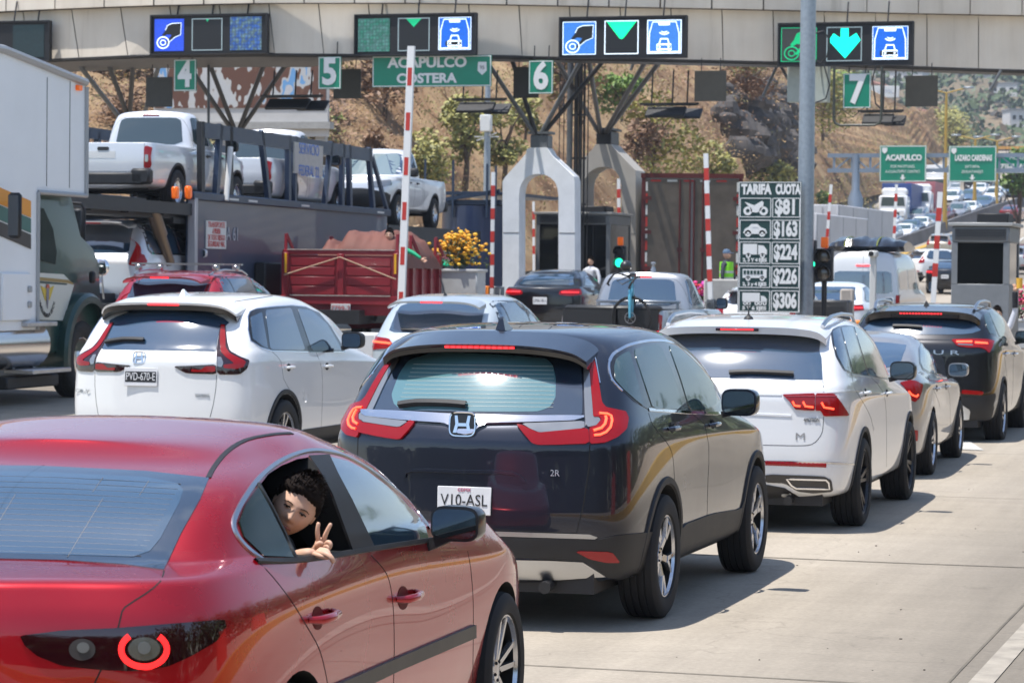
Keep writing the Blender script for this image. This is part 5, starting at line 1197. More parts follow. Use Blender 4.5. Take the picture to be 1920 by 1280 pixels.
def lane_display(label, box, D, scr, group='lane displays on the canopy'):
 c, (w, h) = flat(*box, D)
 t = thing('lane_display', label, 'display', c, 0, None)
 b = MB(); b.mi = 0; b.box((0, .06, 0), (w, .12, h), b=.012)
 for s in (-1, 1): b.box((s * (w / 2 - .02), -.02, 0), (.04, .06, h)); b.box((0, -.021, s * (h / 2 - .02)), (w - .085, .06, .04))
 for k in (-.3, 0, .3): b.tube([(k * w, .2, h / 2), (k * w, .35, h / 2 + .5)], .02, 6)
 b.build('housing', blackm, t)
 s = FPX / D; cx = (box[0] + box[2]) / 2; cy = (box[1] + box[3]) / 2
 for x0, y0, x1, y1, kind in scr:
  x = ((x0 + x1) / 2 - cx) / s / cos(YAW); z = (cy - (y0 + y1) / 2) / s; q = (x1 - x0) / s / cos(YAW); hh = (y1 - y0) / s
  if kind == 'hand_blue': o = ledscreen(t, x, z, q, hh, 'blue', (.02, .10, .95), .95); icon_hand(o, q, ledk, ledw)
  elif kind == 'hand_sky': o = ledscreen(t, x, z, q, hh, 'sky', (.05, .28, .95), .95); icon_hand(o, q, ledk, ledw); frame_led(o, q, hh, ledw, .015)
  elif kind == 'car_sky': o = ledscreen(t, x, z, q, hh, 'sky', (.05, .28, .95), .95); icon_car(o, q, ledw); frame_led(o, q, hh, ledw)
  elif kind == 'car_blue': o = ledscreen(t, x, z, q, hh, 'blue2', (.0, .17, .95), .95); icon_car(o, q, ledw); frame_led(o, q, hh, ledw, .012); poly_plate('dark_box', [(-.28 * q, -.22 * q), (.2 * q, -.22 * q), (.2 * q, -.36 * q), (-.28 * q, -.36 * q)], ledk, o, -.024)
  elif kind == 'grid': o = ledscreen(t, x, z, q, hh, 'grid', (.05, .22, .85), .6, .6, 13, (.25, .45, .55))
  elif kind == 'gridgreen': o = ledscreen(t, x, z, q, hh, 'gridgreen', (.15, .42, .40), .6, .55, 13, (.05, .38, .28))
  elif kind == 'dim': o = ledscreen(t, x, z, q, hh, 'dim', (.02, .09, .11), .35, .5, 22)
  elif kind == 'off': o = ledscreen(t, x, z, q, hh, 'off', (.012, .013, .014), .5, .1); frame_led(o, q, hh, ledw if 1000 < box[0] < 1400 else mat('led_grey_line', (.2, .25, .27), .4, emis=.35, emc=(.5, .65, .7)), .02)
  elif kind == 'coin_dim': o = ledscreen(t, x, z, q, hh, 'dim2', (.07, .075, .07), .5, .3); icon_hand(o, q, mat('led_hand_green', (0, .3, .1), .4, emis=.5, emc=(0, .6, .25)), ledgd); frame_led(o, q, hh, ledgd, .015)
  if kind == 'off':
   if 'a' in label.split()[0]: pass
   if '4' in label: poly_plate('arrow', [(-.05 * q, .48 * q), (.07 * q, .48 * q), (.01 * q, .38 * q)], ledgd, o)
   elif '5' in label: poly_plate('arrow', [(-.26 * q, .49 * q), (.26 * q, .49 * q), (.0, .22 * q)], ledgd, o)
   elif '6' in label: poly_plate('arrow', [(-.44 * q, .46 * q), (.44 * q, .46 * q), (.06 * q, -.02 * q), (0, -.05 * q), (-.06 * q, -.02 * q)], ledg, o)
   elif '7' in label: poly_plate('arrow', [(-.10 * q, .44 * q), (.12 * q, .44 * q), (.12 * q, .16 * q), (.34 * q, .30 * q), (.46 * q, .10 * q), (.03 * q, -.40 * q), (-.44 * q, .10 * q), (-.30 * q, .30 * q), (-.10 * q, .16 * q)], ledc, o)
 return t
def build_canopy():
 t = thing('toll_canopy', 'long beige panelled canopy edge carried on steel struts across the toll lanes', 'canopy', onground(960, 66))
 I = t.matrix_basis.inverted(); o0 = V(t.location)
 ctrl = [(-400, 70.5), (-150, 69), (0, 67.6), (250, 65), (500, 64), (960, 64.6), (1460, 66), (1920, 68), (2200, 69.5)]
 XS = [-400 + 20 * k for k in range(131)]
 Df = lambda x: lerpt(x, ctrl)
 zb0 = lambda x: at(x, lerpt(x, [(-400, 150), (0, 119), (100, 113), (273, 105), (480, 102.5), (894, 106), (1200, 112), (1460, 118), (1700, 126), (1920, 134), (2200, 146)]), Df(x))
 zb1 = lambda x, dy=0: at(x, lerpt(x, [(-400, 55), (0, 25), (140, 19), (270, 14), (500, 9), (800, 9), (980, 12.5), (1460, 22), (1700, 28), (1920, 32), (2200, 42)]) + dy, Df(x))
 back = V((-.0, 1, 0))
 k = MB(); k.mi = 0; pb = MB()
 x = -400; i = 0
 lean = lambda x: 14 * max(0, min(1, (1500 - x) / 1300))
 edges = []
 while x < 2180: edges.append(x); x += 91 + (x / 1920) * 6
 for a, b in zip(edges, edges[1:]):
  g = .9; sl = lean(a)
  A, B = zb0(a + g + sl * .5), zb0(b - g + sl * .5); Cc, Dd = zb1(b - g - sl * .5, 0), zb1(a + g - sl * .5, 0)
  f = Fw * -.12
  for (p, q, r, s_) in ((A, B, Cc, Dd),):
   vs = [p + f, q + f, r + f, s_ + f]; k.add([v - o0 for v in vs] + [v - o0 - f * .8 for v in vs], [(0, 1, 2, 3), (0, 4, 5, 1), (1, 5, 6, 2), (2, 6, 7, 3), (3, 7, 4, 0)])
  E, F_ = zb1(b - g - sl - 20), zb1(a + g - sl - 20); f2 = Fw * -.45; hgt = V((0, 0, 1.35))
  vs = [F_ + f2, E + f2, E + f2 + hgt, F_ + f2 + hgt]; k.add([v - o0 for v in vs] + [v - o0 + Fw * .1 for v in vs], [(0, 1, 2, 3), (0, 4, 5, 1), (1, 5, 6, 2), (2, 6, 7, 3), (3, 7, 4, 0)])
 k.build('fascia_panels', fasc, t, smooth=False)
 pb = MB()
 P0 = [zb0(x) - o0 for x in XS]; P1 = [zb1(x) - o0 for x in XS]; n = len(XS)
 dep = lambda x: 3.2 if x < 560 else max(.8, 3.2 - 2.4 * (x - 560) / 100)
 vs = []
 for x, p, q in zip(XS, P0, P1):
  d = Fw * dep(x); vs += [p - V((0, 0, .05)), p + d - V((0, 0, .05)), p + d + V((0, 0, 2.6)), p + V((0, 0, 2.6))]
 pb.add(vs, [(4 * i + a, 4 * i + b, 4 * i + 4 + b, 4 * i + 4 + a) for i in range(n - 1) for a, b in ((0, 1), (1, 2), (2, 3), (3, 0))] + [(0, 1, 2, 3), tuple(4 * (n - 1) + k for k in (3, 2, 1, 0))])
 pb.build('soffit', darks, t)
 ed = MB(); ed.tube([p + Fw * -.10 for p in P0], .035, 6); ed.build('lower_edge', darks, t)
 def strut(a, b, Da, Db, r, m=darks):
  q = MB(); q.tube([at(*a, Da) - o0, at(*b, Db) - o0], r, 10); q.build('strut', m, t)
 for a, b, m in (((908, 108), (1003, 252), midg), ((960, 112), (1005, 252), darks), ((1090, 112), (1014, 252), midg), ((1135, 110), (1018, 252), darks)): strut(a, b, 66.5, 67, .055, m)
 for a, b in (((1043, 112), (1122, 248)), ((1104, 112), (1126, 248)), ((1212, 112), (1135, 248)), ((1240, 112), (1138, 248))): strut(a, b, 67, 75, .06)
 for a, b, m in (((390, 112), (441, 246), darks), ((500, 108), (447, 246), darks), ((365, 140), (436, 246), darks), ((545, 108), (450, 246), darks), ((137, 108), (223, 219), midg), ((303, 106), (269, 219), midg), ((200, 112), (240, 219), darks), ((250, 108), (243, 219), darks)): strut(a, b, 67.5, 71, .06, m)
 for a, b in (((1459, 119), (1430, 182)), ((1461, 119), (1478, 150)), ((1877, 132), (1857, 168)), ((1190, 112), (1183, 132)), ((391, 115), (391, 250)), ((1035, 112), (1035, 130))): strut(a, b, 67, 67, .035, midg)
 for xs, y, D in (((484, 610), 178, 66), ((845, 953), 184, 66), ((1198, 1312), 193, 66.5), ((1608, 1695), 206, 66)):
  a = at(xs[0], y, D); b = at(xs[1], y + 4, D); g = thing('antenna_reader', {484: 'dark slanted toll antenna hanging between boards 4 and 5', 845: 'dark slanted toll antenna hanging below the ACAPULCO COSTERA sign', 1198: 'dark slanted toll antenna hanging left of the hillside opening beside lane 6', 1608: 'dark slanted toll antenna hanging under board 7'}[xs[0]], 'antenna', (a + b) / 2)
  w = (b - a).length; q = MB()
  q.box((0, 0, .0), (w * .99, .05, .05), rz=0); q.box((0, .1, -.02), (w * .9, .05, .04))
  for s in (-.3, .05, .3): q.tube([(s * w, 0, 0), (s * w, .1, (y - 118) / 79 - .15)], .022, 6)
  q.build('bracket', darks, g)
  q = MB(); R = Matrix.Rotation(radians(35), 3, 'X'); q.box((-.05 * w, -.05, -.20), (w * .66, .42, .08), M_=R, b=.02); q.box((.28 * w, .25, -.22), (w * .45, .42, .06), M_=R, b=.02); q.build('reader_panel', darks, g)
def build_signs():
 lane_display('unlit lane display at the far left end of the beige canopy edge', (-60, 40, 98, 116), 66.4, [(25, 48, 86, 108, 'dim')])
 lane_display('lane display above the board 4, blue hand-and-coin screen and empty middle screen', (278, 27, 505, 102), 64, [(286, 35, 343, 95, 'hand_blue'), (359, 35, 418, 95, 'off'), (433, 33, 493, 95, 'grid')])
 lane_display('lane display right of board 5 with short green arrowhead and blue car screen', (663, 26, 894, 104), 63.6, [(670, 34, 730, 96, 'gridgreen'), (746, 34, 806, 96, 'off'), (823, 34, 884, 95, 'car_blue')])
 lane_display('lane display above board 6 with large green arrowhead in a white frame', (1049, 31, 1286, 110), 64, [(1056, 40, 1118, 102, 'hand_sky'), (1134, 39, 1197, 102, 'off'), (1213, 39, 1276, 102, 'car_sky')])
 lane_display('lane display above board 7 with full green arrow, partly behind the grey pole', (1462, 42, 1708, 124), 65, [(1468, 51, 1533, 115, 'coin_dim'), (1551, 51, 1615, 115, 'off'), (1634, 51, 1698, 113, 'car_blue')])
 for n, box, D in (('4', (326, 112, 369, 171), 64.5), ('5', (597, 107, 640, 167), 64), ('6', (992, 114, 1037, 176), 64.3), ('7', (1582, 138, 1632, 203), 65)):
  t, w, h = board('lane_number_sign', {'4': 'green board with a large white 4 hanging at the left', '5': 'green board with a large white 5 beside the ACAPULCO COSTERA sign', '6': 'green board with a large white 6 above the white arch', '7': 'green board with a large white 7 inside the tubular loop'}[n], 'sign', box, D, green, frame=wletter, fw=.018)
  text('numeral', n, h * 1.12, (0, -.03, 0), wletter, t, bold=.03, ext=.004, fitw=w * .62)
  q = MB()
  for s in (-1, 1): q = MB(); q.tube([(s * w * .3, .02, h / 2), (s * w * .3, .05, h / 2 + .35)], .015, 6); q.build('hanger', darks, t)
 for lab, box, D in (('square dark grey board seen left of the white 4', (273, 145, 324, 201), 65.5), ('square dark grey board right of the white 5', (625, 130, 677, 185), 65), ('square dark grey board tucked behind the white 6', (963, 126, 1010, 184), 65.2), ('square dark grey board hanging between boards 6 and 7', (1303, 133, 1361, 190), 65), ('square dark grey board hanging right of board 7', (1699, 142, 1757, 200), 66), ):
  t, w, h = board('hanging_board', lab, 'board', box, D, mat('olive_panel', (.045, .043, .036), .6, var=.2))
  for s in (-1, 1): q = MB(); q.tube([(s * w * .3, .03, h / 2), (s * w * .3, .05, h / 2 + .3)], .012, 6); q.build('hanger', darks, t)
 t, w, h = board('equipment_box', 'pale box hanging behind the grey pole below the fourth display', 'box', (1480, 120, 1553, 192), 66, mat('pale_box', (.42, .46, .42), .6, var=.1), th=.4)
 for s in (-1, 1): q = MB(); q.tube([(s * w * .3, 0, h / 2), (s * w * .3, 0, h / 2 + .25)], .03, 6); q.build('hanger', darks, t)
 p = at(1607, 180, 64.7); t = thing('cable_loop_frame', 'dark tubular loop frame hanging round board 7', 'frame', p); s = FPX / 64.7
 X = lambda a, b: ((a - 1607) / s / cos(YAW), 0, (180 - b) / s)
 q = MB(); q.tube([X(1565, 124), X(1565, 222), X(1568, 231), X(1577, 235), X(1640, 235), X(1648, 231), X(1651, 224), X(1651, 126)], .03, 8); q.build('loop', mat('olive_tube', (.05, .055, .045), .5), t)
 q = MB(); q.tube([X(1651, 205), X(1641, 195), X(1634, 150), X(1640, 126)], .02, 6); q.tube([X(1566, 222), X(1580, 205), X(1600, 220), X(1622, 200)], .010, 5); q.build('cable', darks, t)
 q = MB(); q.tube([X(1528, 62), X(1545, 58), X(1556, 75), X(1552, 105), X(1540, 118), X(1530, 112)], .02, 6); q.tube([X(1545, 118), X(1557, 160), X(1550, 185), X(1525, 195)], .018, 6); q.build('cable', darks, t)
 t, w, h = board('destination_sign', 'wide green sign reading ACAPULCO COSTERA behind the barrier arm', 'sign', (697, 105, 922, 163), 63.75, green, frame=wletter)
 text('lettering', 'ACAPULCO', .33, (-.1, -.03, .195), wletter, t, bold=.012, fitw=1.92)
 text('lettering', 'COSTERA', .30, (-.12, -.03, -.17), wletter, t, bold=.012, fitw=1.46)
 q = MB(); q.prism([(1.12, .20), (1.32, .20), (1.33, 0), (1.22, -.10), (1.11, 0)], -.028, -.022); q.build('route_shield', wletter, t, smooth=False)
 text('shield_number', '95', .12, (1.22, -.032, .07), inkm, t, ext=.002)
 t, w, h = board('tariff_board', 'tall dark green TARIFA CUOTA price board against the grey pole', 'sign', (1385.5, 341, 1500, 586), 50, dgreen, th=.05, frame=wletter, fw=.012)
 u = h / 245.0; v = w / 115.0
 X = lambda a: (a - 1443) * v; Z = lambda b: (463.5 - b) * u
 text('lettering', 'TARIFA', .24, (X(1418), -.032, Z(356)), wletter, t, bold=.014, fitw=56 * v); text('lettering', 'CUOTA', .24, (X(1476), -.032, Z(356)), wletter, t, bold=.014, fitw=46 * v)
 rows = [(372, 407, '$81', None), (413, 448, '$163', None), (454, 494, '$224', '2, 3 Y 4 EJES'), (499, 539, '$226', '2, 3 y 4 EJES'), (545, 584, '$306', '5 Y 6 EJES')]
 for i, (a, b, pr, sub) in enumerate(rows):
  for x0, x1 in ((1389, 1445), (1448.5, 1498)):
   q = MB(); ww = .014
   for xx in (x0, x1): q.box((X(xx), -.03, (Z(a) + Z(b)) / 2), (ww, .008, (b - a) * u))
   for zz in (a, b): q.box(((X(x0) + X(x1)) / 2, -.03, Z(zz)), ((x1 - x0) * v - ww, .008, ww))
   q.build('cell_frame', wletter, t, smooth=False)
  text('price', pr, .36, (X(1473), -.034, Z((a + b) / 2)), wletter, t, bold=.016, fitw=(36 if len(pr) < 4 else 43) * v)
  if sub: text('lettering', sub, .085, (X(1417), -.034, Z(b - 6)), wletter, t, bold=.004, fitw=44 * v)
  cx = X(1417); cz = Z((a + b) / 2 - (4 if sub else 0)); s = v
  q = MB(); pl = lambda pts: q.prism([(cx + x * s, cz + z * s) for x, z in pts], -.036, -.028)
  ring = lambda x, z, r: q.lathe([(r * s, -.036), (r * s, -.028), (r * s * .45, -.028), (r * s * .45, -.036)], 18, 'Y', (cx + x * s, 0, cz + z * s), closed=True)
  if i == 0:
   ring(-14, -6, 8); ring(15, -6, 8); pl([(-16, 9), (-8, 6), (-2, 4), (6, 9), (12, 12), (15, 9), (14, 3), (9, -6), (2, -9), (-8, -8), (-10, 0), (-20, 10)])
  elif i == 1:
   ring(-13, -7, 6); ring(13, -7, 6); pl([(-22, -6), (-19, 1), (-12, 5), (-7, 10), (4, 10), (10, 4), (19, 1), (22, -6), (19, -8), (-19, -8)]); q.prism([(cx + x * s, cz + z * s) for x, z in [(-6, 4), (-4, 8), (2, 8), (6, 4)]], -.040, -.036)
  elif i == 2:
   pl([(-22, -7), (-22, 12), (4, 12), (4, -7)]); pl([(6, -7), (6, 10), (16, 9), (22, 1), (22, -7)]); ring(-12, -9, 4.5); ring(14, -9, 4.5)
  elif i == 3:
   pl([(-22, -6), (-22, 10), (22, 10), (22, -6)]); ring(-12, -7, 4.5); ring(14, -7, 4.5)
  else:
   pl([(-22, -5), (-22, 11), (10, 11), (10, -5)]); pl([(12, -6), (12, 6), (18, 5), (23, 0), (23, -6)]); [ring(x, -8, 3.6) for x in (-17, -10, 4, 11, 19)]
  q.build('pictogram', wletter, t, smooth=False)
  if i == 3:
   q = MB(); [q.box((cx + (-18 + 6.2 * k) * s, -.038, cz + 4 * s), (4.6 * s, .006, 7 * s)) for k in range(6)]; q.build('pictogram_windows', dgreen, t, smooth=False)
 q = MB(); q.box((w * .1, .10, 0), (.06, .16, h * .9)); q.build('back_rail', steelg, t)
 g = onground(1509, 50.3); t = thing('lamp_pole', 'thick galvanised grey pole rising out of the picture beside the tariff board', 'pole', g)
 q = MB(); q.lathe([(.168, 0), (.148, 3), (.138, 7), (.125, 11)], 28); q.build('shaft', steelg, t); q = MB(); q.box((0, 0, .02), (.5, .5, .04)); [q.lathe([(.02, .04), (.02, .10)], 6, 'Z', (x, y, 0)) for x in (-.2, .2) for y in (-.2, .2)]; q.build('base_plate', steelg, t)
 q = MB(); q.tube([(0, 0, 10.9), (-1.6, -.3, 11.5)], .04, 8); q.box((-1.8, -.34, 11.5), (.6, .25, .1), b=.03); q.build('lamp_arm', steelg, t)
def arch(label, out, inn, cap, D, th, m, capm, Dbase=None):
 p0 = onground((out[0][0] + out[-1][0]) / 2, D); t = thing('toll_arch', label, 'arch', p0)
 s = FPX / D; zc = 510
 def L(px, py): q = at(px, py, D); return ((q - p0).dot(Rr) / cos(YAW), q.z - p0.z)
 O = [L(*p) for p in out]; In = [L(*p) for p in inn]
 k = MB(); prof = [(O[0][0], -.3)] + O + [(O[-1][0], -.3), (In[-1][0], -.3)] + In[::-1] + [(In[0][0], -.3)]
 o2 = [(O[0][0], 0)] + O + [(O[-1][0], 0)]; i2 = [(In[0][0], 0)] + In + [(In[-1][0], 0)]
 def resample(P, n):
  P = [V((a, b)) for a, b in P]; L_ = [0]
  for a, b in zip(P, P[1:]): L_.append(L_[-1] + (b - a).length)
  out_ = []
  for i in range(n):
   d = L_[-1] * i / (n - 1)
   for j in range(len(P) - 1):
    if d <= L_[j + 1] + 1e-9: out_.append(P[j].lerp(P[j + 1], (d - L_[j]) / max(1e-9, L_[j + 1] - L_[j]))); break
  return out_
 n = 60; # match by parameter on key pieces: legs and head separately
 A_ = resample(o2[:2], 8)[:-1] + resample(o2[1:-1], n) + resample(o2[-2:], 8)[1:]
 B_ = resample(i2[:2], 8)[:-1] + resample(i2[1:-1], n) + resample(i2[-2:], 8)[1:]
 N = len(A_); vs = []
 for a, b in zip(A_, B_): vs += [(a.x, 0, a.y), (b.x, 0, b.y), (b.x, th, b.y), (a.x, th, a.y)]
 k.add(vs, [(4 * i + a, 4 * i + b, 4 * i + 4 + b, 4 * i + 4 + a) for i in range(N - 1) for a, b in ((0, 1), (1, 2), (2, 3), (3, 0))] + [(0, 1, 2, 3), tuple(4 * (N - 1) + q for q in (3, 2, 1, 0))])
 k.build('arch_body', m, t, ang=25)
 a = L(cap[0], cap[1]); b = L(cap[2], cap[3]); k = MB(); k.box(((a[0] + b[0]) / 2, th / 2, (a[1] + b[1]) / 2), (abs(b[0] - a[0]), th * .8, abs(a[1] - b[1])), b=.02)
 k.box(((a[0] + b[0]) / 2, th / 2, b[1] + .05), (abs(b[0] - a[0]) + .1, th * .95, .06)); k.build('steel_cap', capm, t)
 k = MB(); zz = L(0, 426)[1]
 for A0, B0 in ((O[0][0], In[0][0]), (O[-1][0], In[-1][0])): k.box(((A0 + B0) / 2, -.001, zz), (abs(B0 - A0) - .01, .01, .02))
 k.build('joint', mat('joint_grey', (.2, .2, .2), .8), t)
 k = MB(); k.box((0, th / 2, .35), (abs(O[-1][0] - O[0][0]) + .3, th + .5, .7), b=.05); k.build('plinth', conc, t)
 return t
def barrier(label, top, bot, D, w=.085, stripes=None, cab=True, pip=True):
 a = at(*bot, D); b = at(*top, D); g = V((a.x, a.y, gz(a.x, a.y)))
 t = thing('barrier_arm', label, 'barrier', g)
 A0 = a - g; B0 = b - g; d = (B0 - A0); n = d.length; d.normalize()
 L0 = A0 - d * max(0, (A0.z - 1.0)) if A0.z > 1.0 else A0
 n = (B0 - L0).length
 q = MB(); q.bar(L0, B0, w, w * .55, upd=(0, 1, 0)); q.build('arm', wletter, t)
 if stripes is None: stripes = [(n - .30 - .52 * k - .25, n - .30 - .52 * k) for k in range(5) if n - .55 - .52 * k > .3]
 for s0, s1 in stripes:
  q = MB(); q.bar(L0 + d * s0, L0 + d * s1, w * (.62 if w > .12 else 1.03), w * .6, upd=(0, 1, 0)); q.build('red_band', redp, t)
 if cab:
  q = MB(); q.box((L0.x, L0.y + .28, .55), (.34, .34, 1.1), b=.02); q.build('cabinet', mat('cabinet_grey', (.30, .30, .29), .5, var=.1), t)
  q = MB(); q.box((L0.x, L0.y + .04, L0.z + .02), (.16, .22, .22), b=.02); q.lathe([(.05, -.1), (.05, .12)], 14, 'Y', (L0.x, L0.y, L0.z)); q.build('pivot', midg, t)
 return t
def trafficlight(label, px, py, w, h, D, lenses, top=True, pole=True):
 c = at(px, py, D); g = V((c.x, c.y, gz(c.x, c.y))); t = thing('traffic_light', label, 'traffic light', g); z = c.z - g.z; s = FPX / D; W_ = w / s; H_ = h / s
 q = MB(); q.box((0, 0, z), (W_, W_ * .7, H_), b=.02); 
 n = len(lenses)
 for i in range(n):
  zz = z + H_ / 2 - H_ * (i + .5) / n; r = min(W_ * .42, H_ / n * .42)
  vs = []
  for yy, rr in ((-W_ * .35, r * 1.08), (-W_ * .35 - r * 1.3, r * 1.12)):
   for k in range(13): a = pi * (-.15 + 1.3 * k / 12); vs.append((rr * cos(a), yy, zz + rr * sin(a)))
  q.add(vs, [(k, k + 1, 14 + k, 13 + k) for k in range(12)])
 q.build('housing', blackm, t)
 for i, m in enumerate(lenses):
  zz = z + H_ / 2 - H_ * (i + .5) / n; r = min(W_ * .40, H_ / n * .40)
  q = MB(); q.ball((0, -W_ * .33, zz), r, 20, 12, (1, .35, 1)); q.build('lens', m, t)
 if top:
  q = MB(); q.box((0, 0, z + H_ / 2 + .11), (.13, .13, .2), b=.02); q.build('beacon', orange, t)
 if pole: q = MB(); q.tube([(0, 0, 0), (0, 0, z - H_ / 2 + .02)], .05, 10); q.build('post', darks, t)
 return t
def build_plaza():
 build_canopy(); build_signs()
 W7 = lambda p: T(900, 240, 3.2, p)
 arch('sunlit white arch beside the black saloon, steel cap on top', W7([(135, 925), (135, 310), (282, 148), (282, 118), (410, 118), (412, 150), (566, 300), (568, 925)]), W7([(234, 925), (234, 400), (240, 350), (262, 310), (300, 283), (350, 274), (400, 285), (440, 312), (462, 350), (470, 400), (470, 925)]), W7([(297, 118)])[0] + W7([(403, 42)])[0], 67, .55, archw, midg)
 arch('shaded grey-beige arch behind and right of the white arch', W7([(540, 925), (540, 262), (690, 112), (692, 98), (786, 98), (790, 112), (930, 258), (932, 925)]), W7([(622, 925), (622, 360), (628, 310), (655, 265), (700, 238), (745, 232), (790, 242), (825, 275), (842, 320), (848, 360), (848, 925)]), W7([(690, 98)])[0] + W7([(780, 18)])[0], 75, 1.1, mat('arch_render_shade', (.40, .37, .33), .8, var=.1, vs_=1.5), darks)  # shade is put into the colour: darker than the white arch render
 g = onground(1078, 70); t = thing('pipe_mast', 'cluster of dark vertical pipes rising between the two arches', 'mast', g); q = MB()
 H = at(1078, 105, 70).z - g.z
 for dx, r, m in ((-.16, .075, 0), (-.01, .055, 1), (.09, .05, 1), (.18, .03, 1), (-.30, .012, 1), (-.40, .012, 1), (.27, .015, 1)): q.mi = m; q.tube([(dx, dx * .4, 0), (dx, dx * .4, H)], r, 10)
 q.mi = 1
 for z in (H * .45, H * .62, H * .78): q.box((.0, 0, z), (.5, .1, .05))
 q.build('pipes', [midg, darks], t)
 def booth(label, x0, x1, y0, D, wins, dep=1.6, mm=None, zh=2.45, zw=1.75):
  mm = mm or mat('booth_grey', (.20, .21, .22), .5, .2, var=.1)
  a = onground(x0, D); b = onground(x1, D); w = (b - a).length / cos(YAW) * 1.0; c = (a + b) / 2; t = thing('toll_booth', label, 'toll booth', V((c.x, c.y, c.z)))
  H = at((x0 + x1) / 2, y0, D).z - c.z
  q = MB(); q.box((0, dep / 2, zw / 2), (w, dep, zw), b=.01)
  for sx in (-1, 1):
   for yy in (.05, dep - .05): q.box((sx * (w / 2 - .05), yy, (zw + zh) / 2), (.10, .10, zh - zw))
  q.box((0, dep / 2, (H + zh) / 2), (w, dep, H - zh), b=.02); q.build('walls', mm, t)
  q = MB(); q.box((0, .03, (zw + zh) / 2), (w - .2, .02, zh - zw)); q.box((w / 2 - .03, dep / 2, (zw + zh) / 2), (.02, dep - .2, zh - zw)); q.build('window', mat('booth_glass', (.006, .007, .008), .06, ior=1.5), t)
  q = MB(); [q.box((0, -.010, zh + (H - zh) * (.2 + .1 * k_)), (w * .88, .02, (H - zh) * .06)) for k_ in range(7)]; q.build('grille', mat('grille_dark', (.05, .05, .052), .6), t)
  for k in range(9): pass
  q = MB(); q.box((0, dep / 2, H + .03), (w + .12, dep + .12, .06), b=.01); q.build('roof', mat('booth_roof', (.34, .34, .33), .5, .2), t)
  q = MB(); q.box((.15, dep / 2, H + .14), (w * .55, .8, .18), b=.02); q.build('roof_unit', blackm, t)
  return t, w, H
 booth('light grey toll booth on the right with dark window and louvred roof band', 1786, 1889, 424, 47, None)
 booth('grey toll booth seen through and beside the arches', 1004, 1142, 402, 70.5, None, dep=2.2, zh=2.55, zw=1.2)
 barrier('tall red and white barrier arm in front of the ACAPULCO COSTERA sign', (771.5, 87), (752, 580), 48, .125, [(4.40 - .22 - .775 * k - .31, 4.40 - .22 - .775 * k) for k in range(6)])
 barrier('raised red and white barrier arm left of the white arch', (925, 323), (922, 565), 63, .085)
 barrier('raised barrier arm in front of the red-framed trailer doors', (1323.5, 288), (1332, 560), 57, .095)
 barrier('raised barrier arm seen inside the grey-beige arch', (1160, 335), (1161, 470), 79, .09)
 barrier('thin raised barrier arm seen through the white arch', (1000.5, 378), (1001, 495), 84, .07)
 barrier('leaning barrier arm right of the grey pole', (1558.5, 346), (1549, 470), 84, .085)
 barrier('barrier arm standing in front of the ACAPULCO road sign', (1681, 346), (1675, 478), 90, .09)
 barrier('raised barrier arm left of the louvred toll booth', (1763, 360), (1750, 560), 52, .095)
 lg = mat('lens_green_lit', (0, 1, .5), .3, emis=1.6, emc=(.02, 1, .5)); ld = mat('lens_dark', (.07, .06, .045), .15, coat=1)
 trafficlight('traffic light showing green in front of the grey-beige arch', 1163, 482, 21, 42, 66, [blackm, lg])
 trafficlight('unlit two-lens traffic light under an orange beacon beside the grey pole', 1546, 497, 32, 62, 50.5, [ld, ld])
 trafficlight('green-lit traffic light peeking out behind the grey pole', 1524, 480, 14, 60, 53, [blackm, lg], top=False)
 def island(px, D0, D1, w=1.5, lab=''):
  a = onground(px, D0); n = 10; q = MB(); L = D1 - D0
  vs = []
  for i in range(n + 1):
   y = a.y + L * i / n
   for x, dz in ((-w / 2, -.1), (-w / 2, .18), (w / 2, .18), (w / 2, -.1)): vs.append((a.x + x - a.x, y - a.y, gz(a.x, y) + dz - a.z))
  q.add(vs, [(4 * i + k, 4 * i + k + 1, 4 * i + 5 + k, 4 * i + 4 + k) for i in range(n) for k in range(3)] + [(0, 1, 2, 3), tuple(4 * n + k for k in (3, 2, 1, 0))])
  o = q.build('island', conc); o.location = a; struct(o); return o
 island(1010, 56, 92, 2.2); island(1500, 47, 80, 1.9); island(790, 44, 62, 1.6); island(1830, 43, 60, 1.8)
 def planter(label, px, D, w, ymid, cols, fh, seed, ped=0):
  g = onground(px, D); g.z += .18; t = thing('flower_planter', label, 'planter', g); h = .62
  q = MB(); h += ped; q.box((0, 0, h - .31), (w, .6, .62), b=.03); (q.box((0, 0, (h - .62) / 2), (w * .9, .5, h - .62)) if ped else 0); q.box((0, 0, h), (w + .06, .66, .06), b=.015); q.build('tub', mat('planter_concrete', (.48, .48, .47), .8, var=.1), t)
  rnd = random.Random(seed); q = MB(); f = MB()
  for k in range(26):
   x = rnd.uniform(-.35, .35) * w; q.tube([(x * .35, rnd.uniform(-.1, .1), h), (x, rnd.uniform(-.2, .2), h + fh * rnd.uniform(.5, .8))], .008, 4)
  for k in range(420):
   x = rnd.gauss(0, .24) * w; y = rnd.gauss(0, .16); z = h + fh * rnd.uniform(.12, .8) * (1 - (x / w) ** 2 * 1.2)
   a = V((x, y, z)); u = V((rnd.uniform(-1, 1), rnd.uniform(-1, 1), rnd.uniform(-.6, 1))).normalized() * .06; v2 = u.orthogonal().normalized() * .025
   q.add([a, a + u * .5 + v2, a + u, a + u * .5 - v2], [(0, 1, 2, 3)])
  q.build('leaves', mat('planter_leaf', (.055, .085, .02), .7, var=.4), t, fix=False)
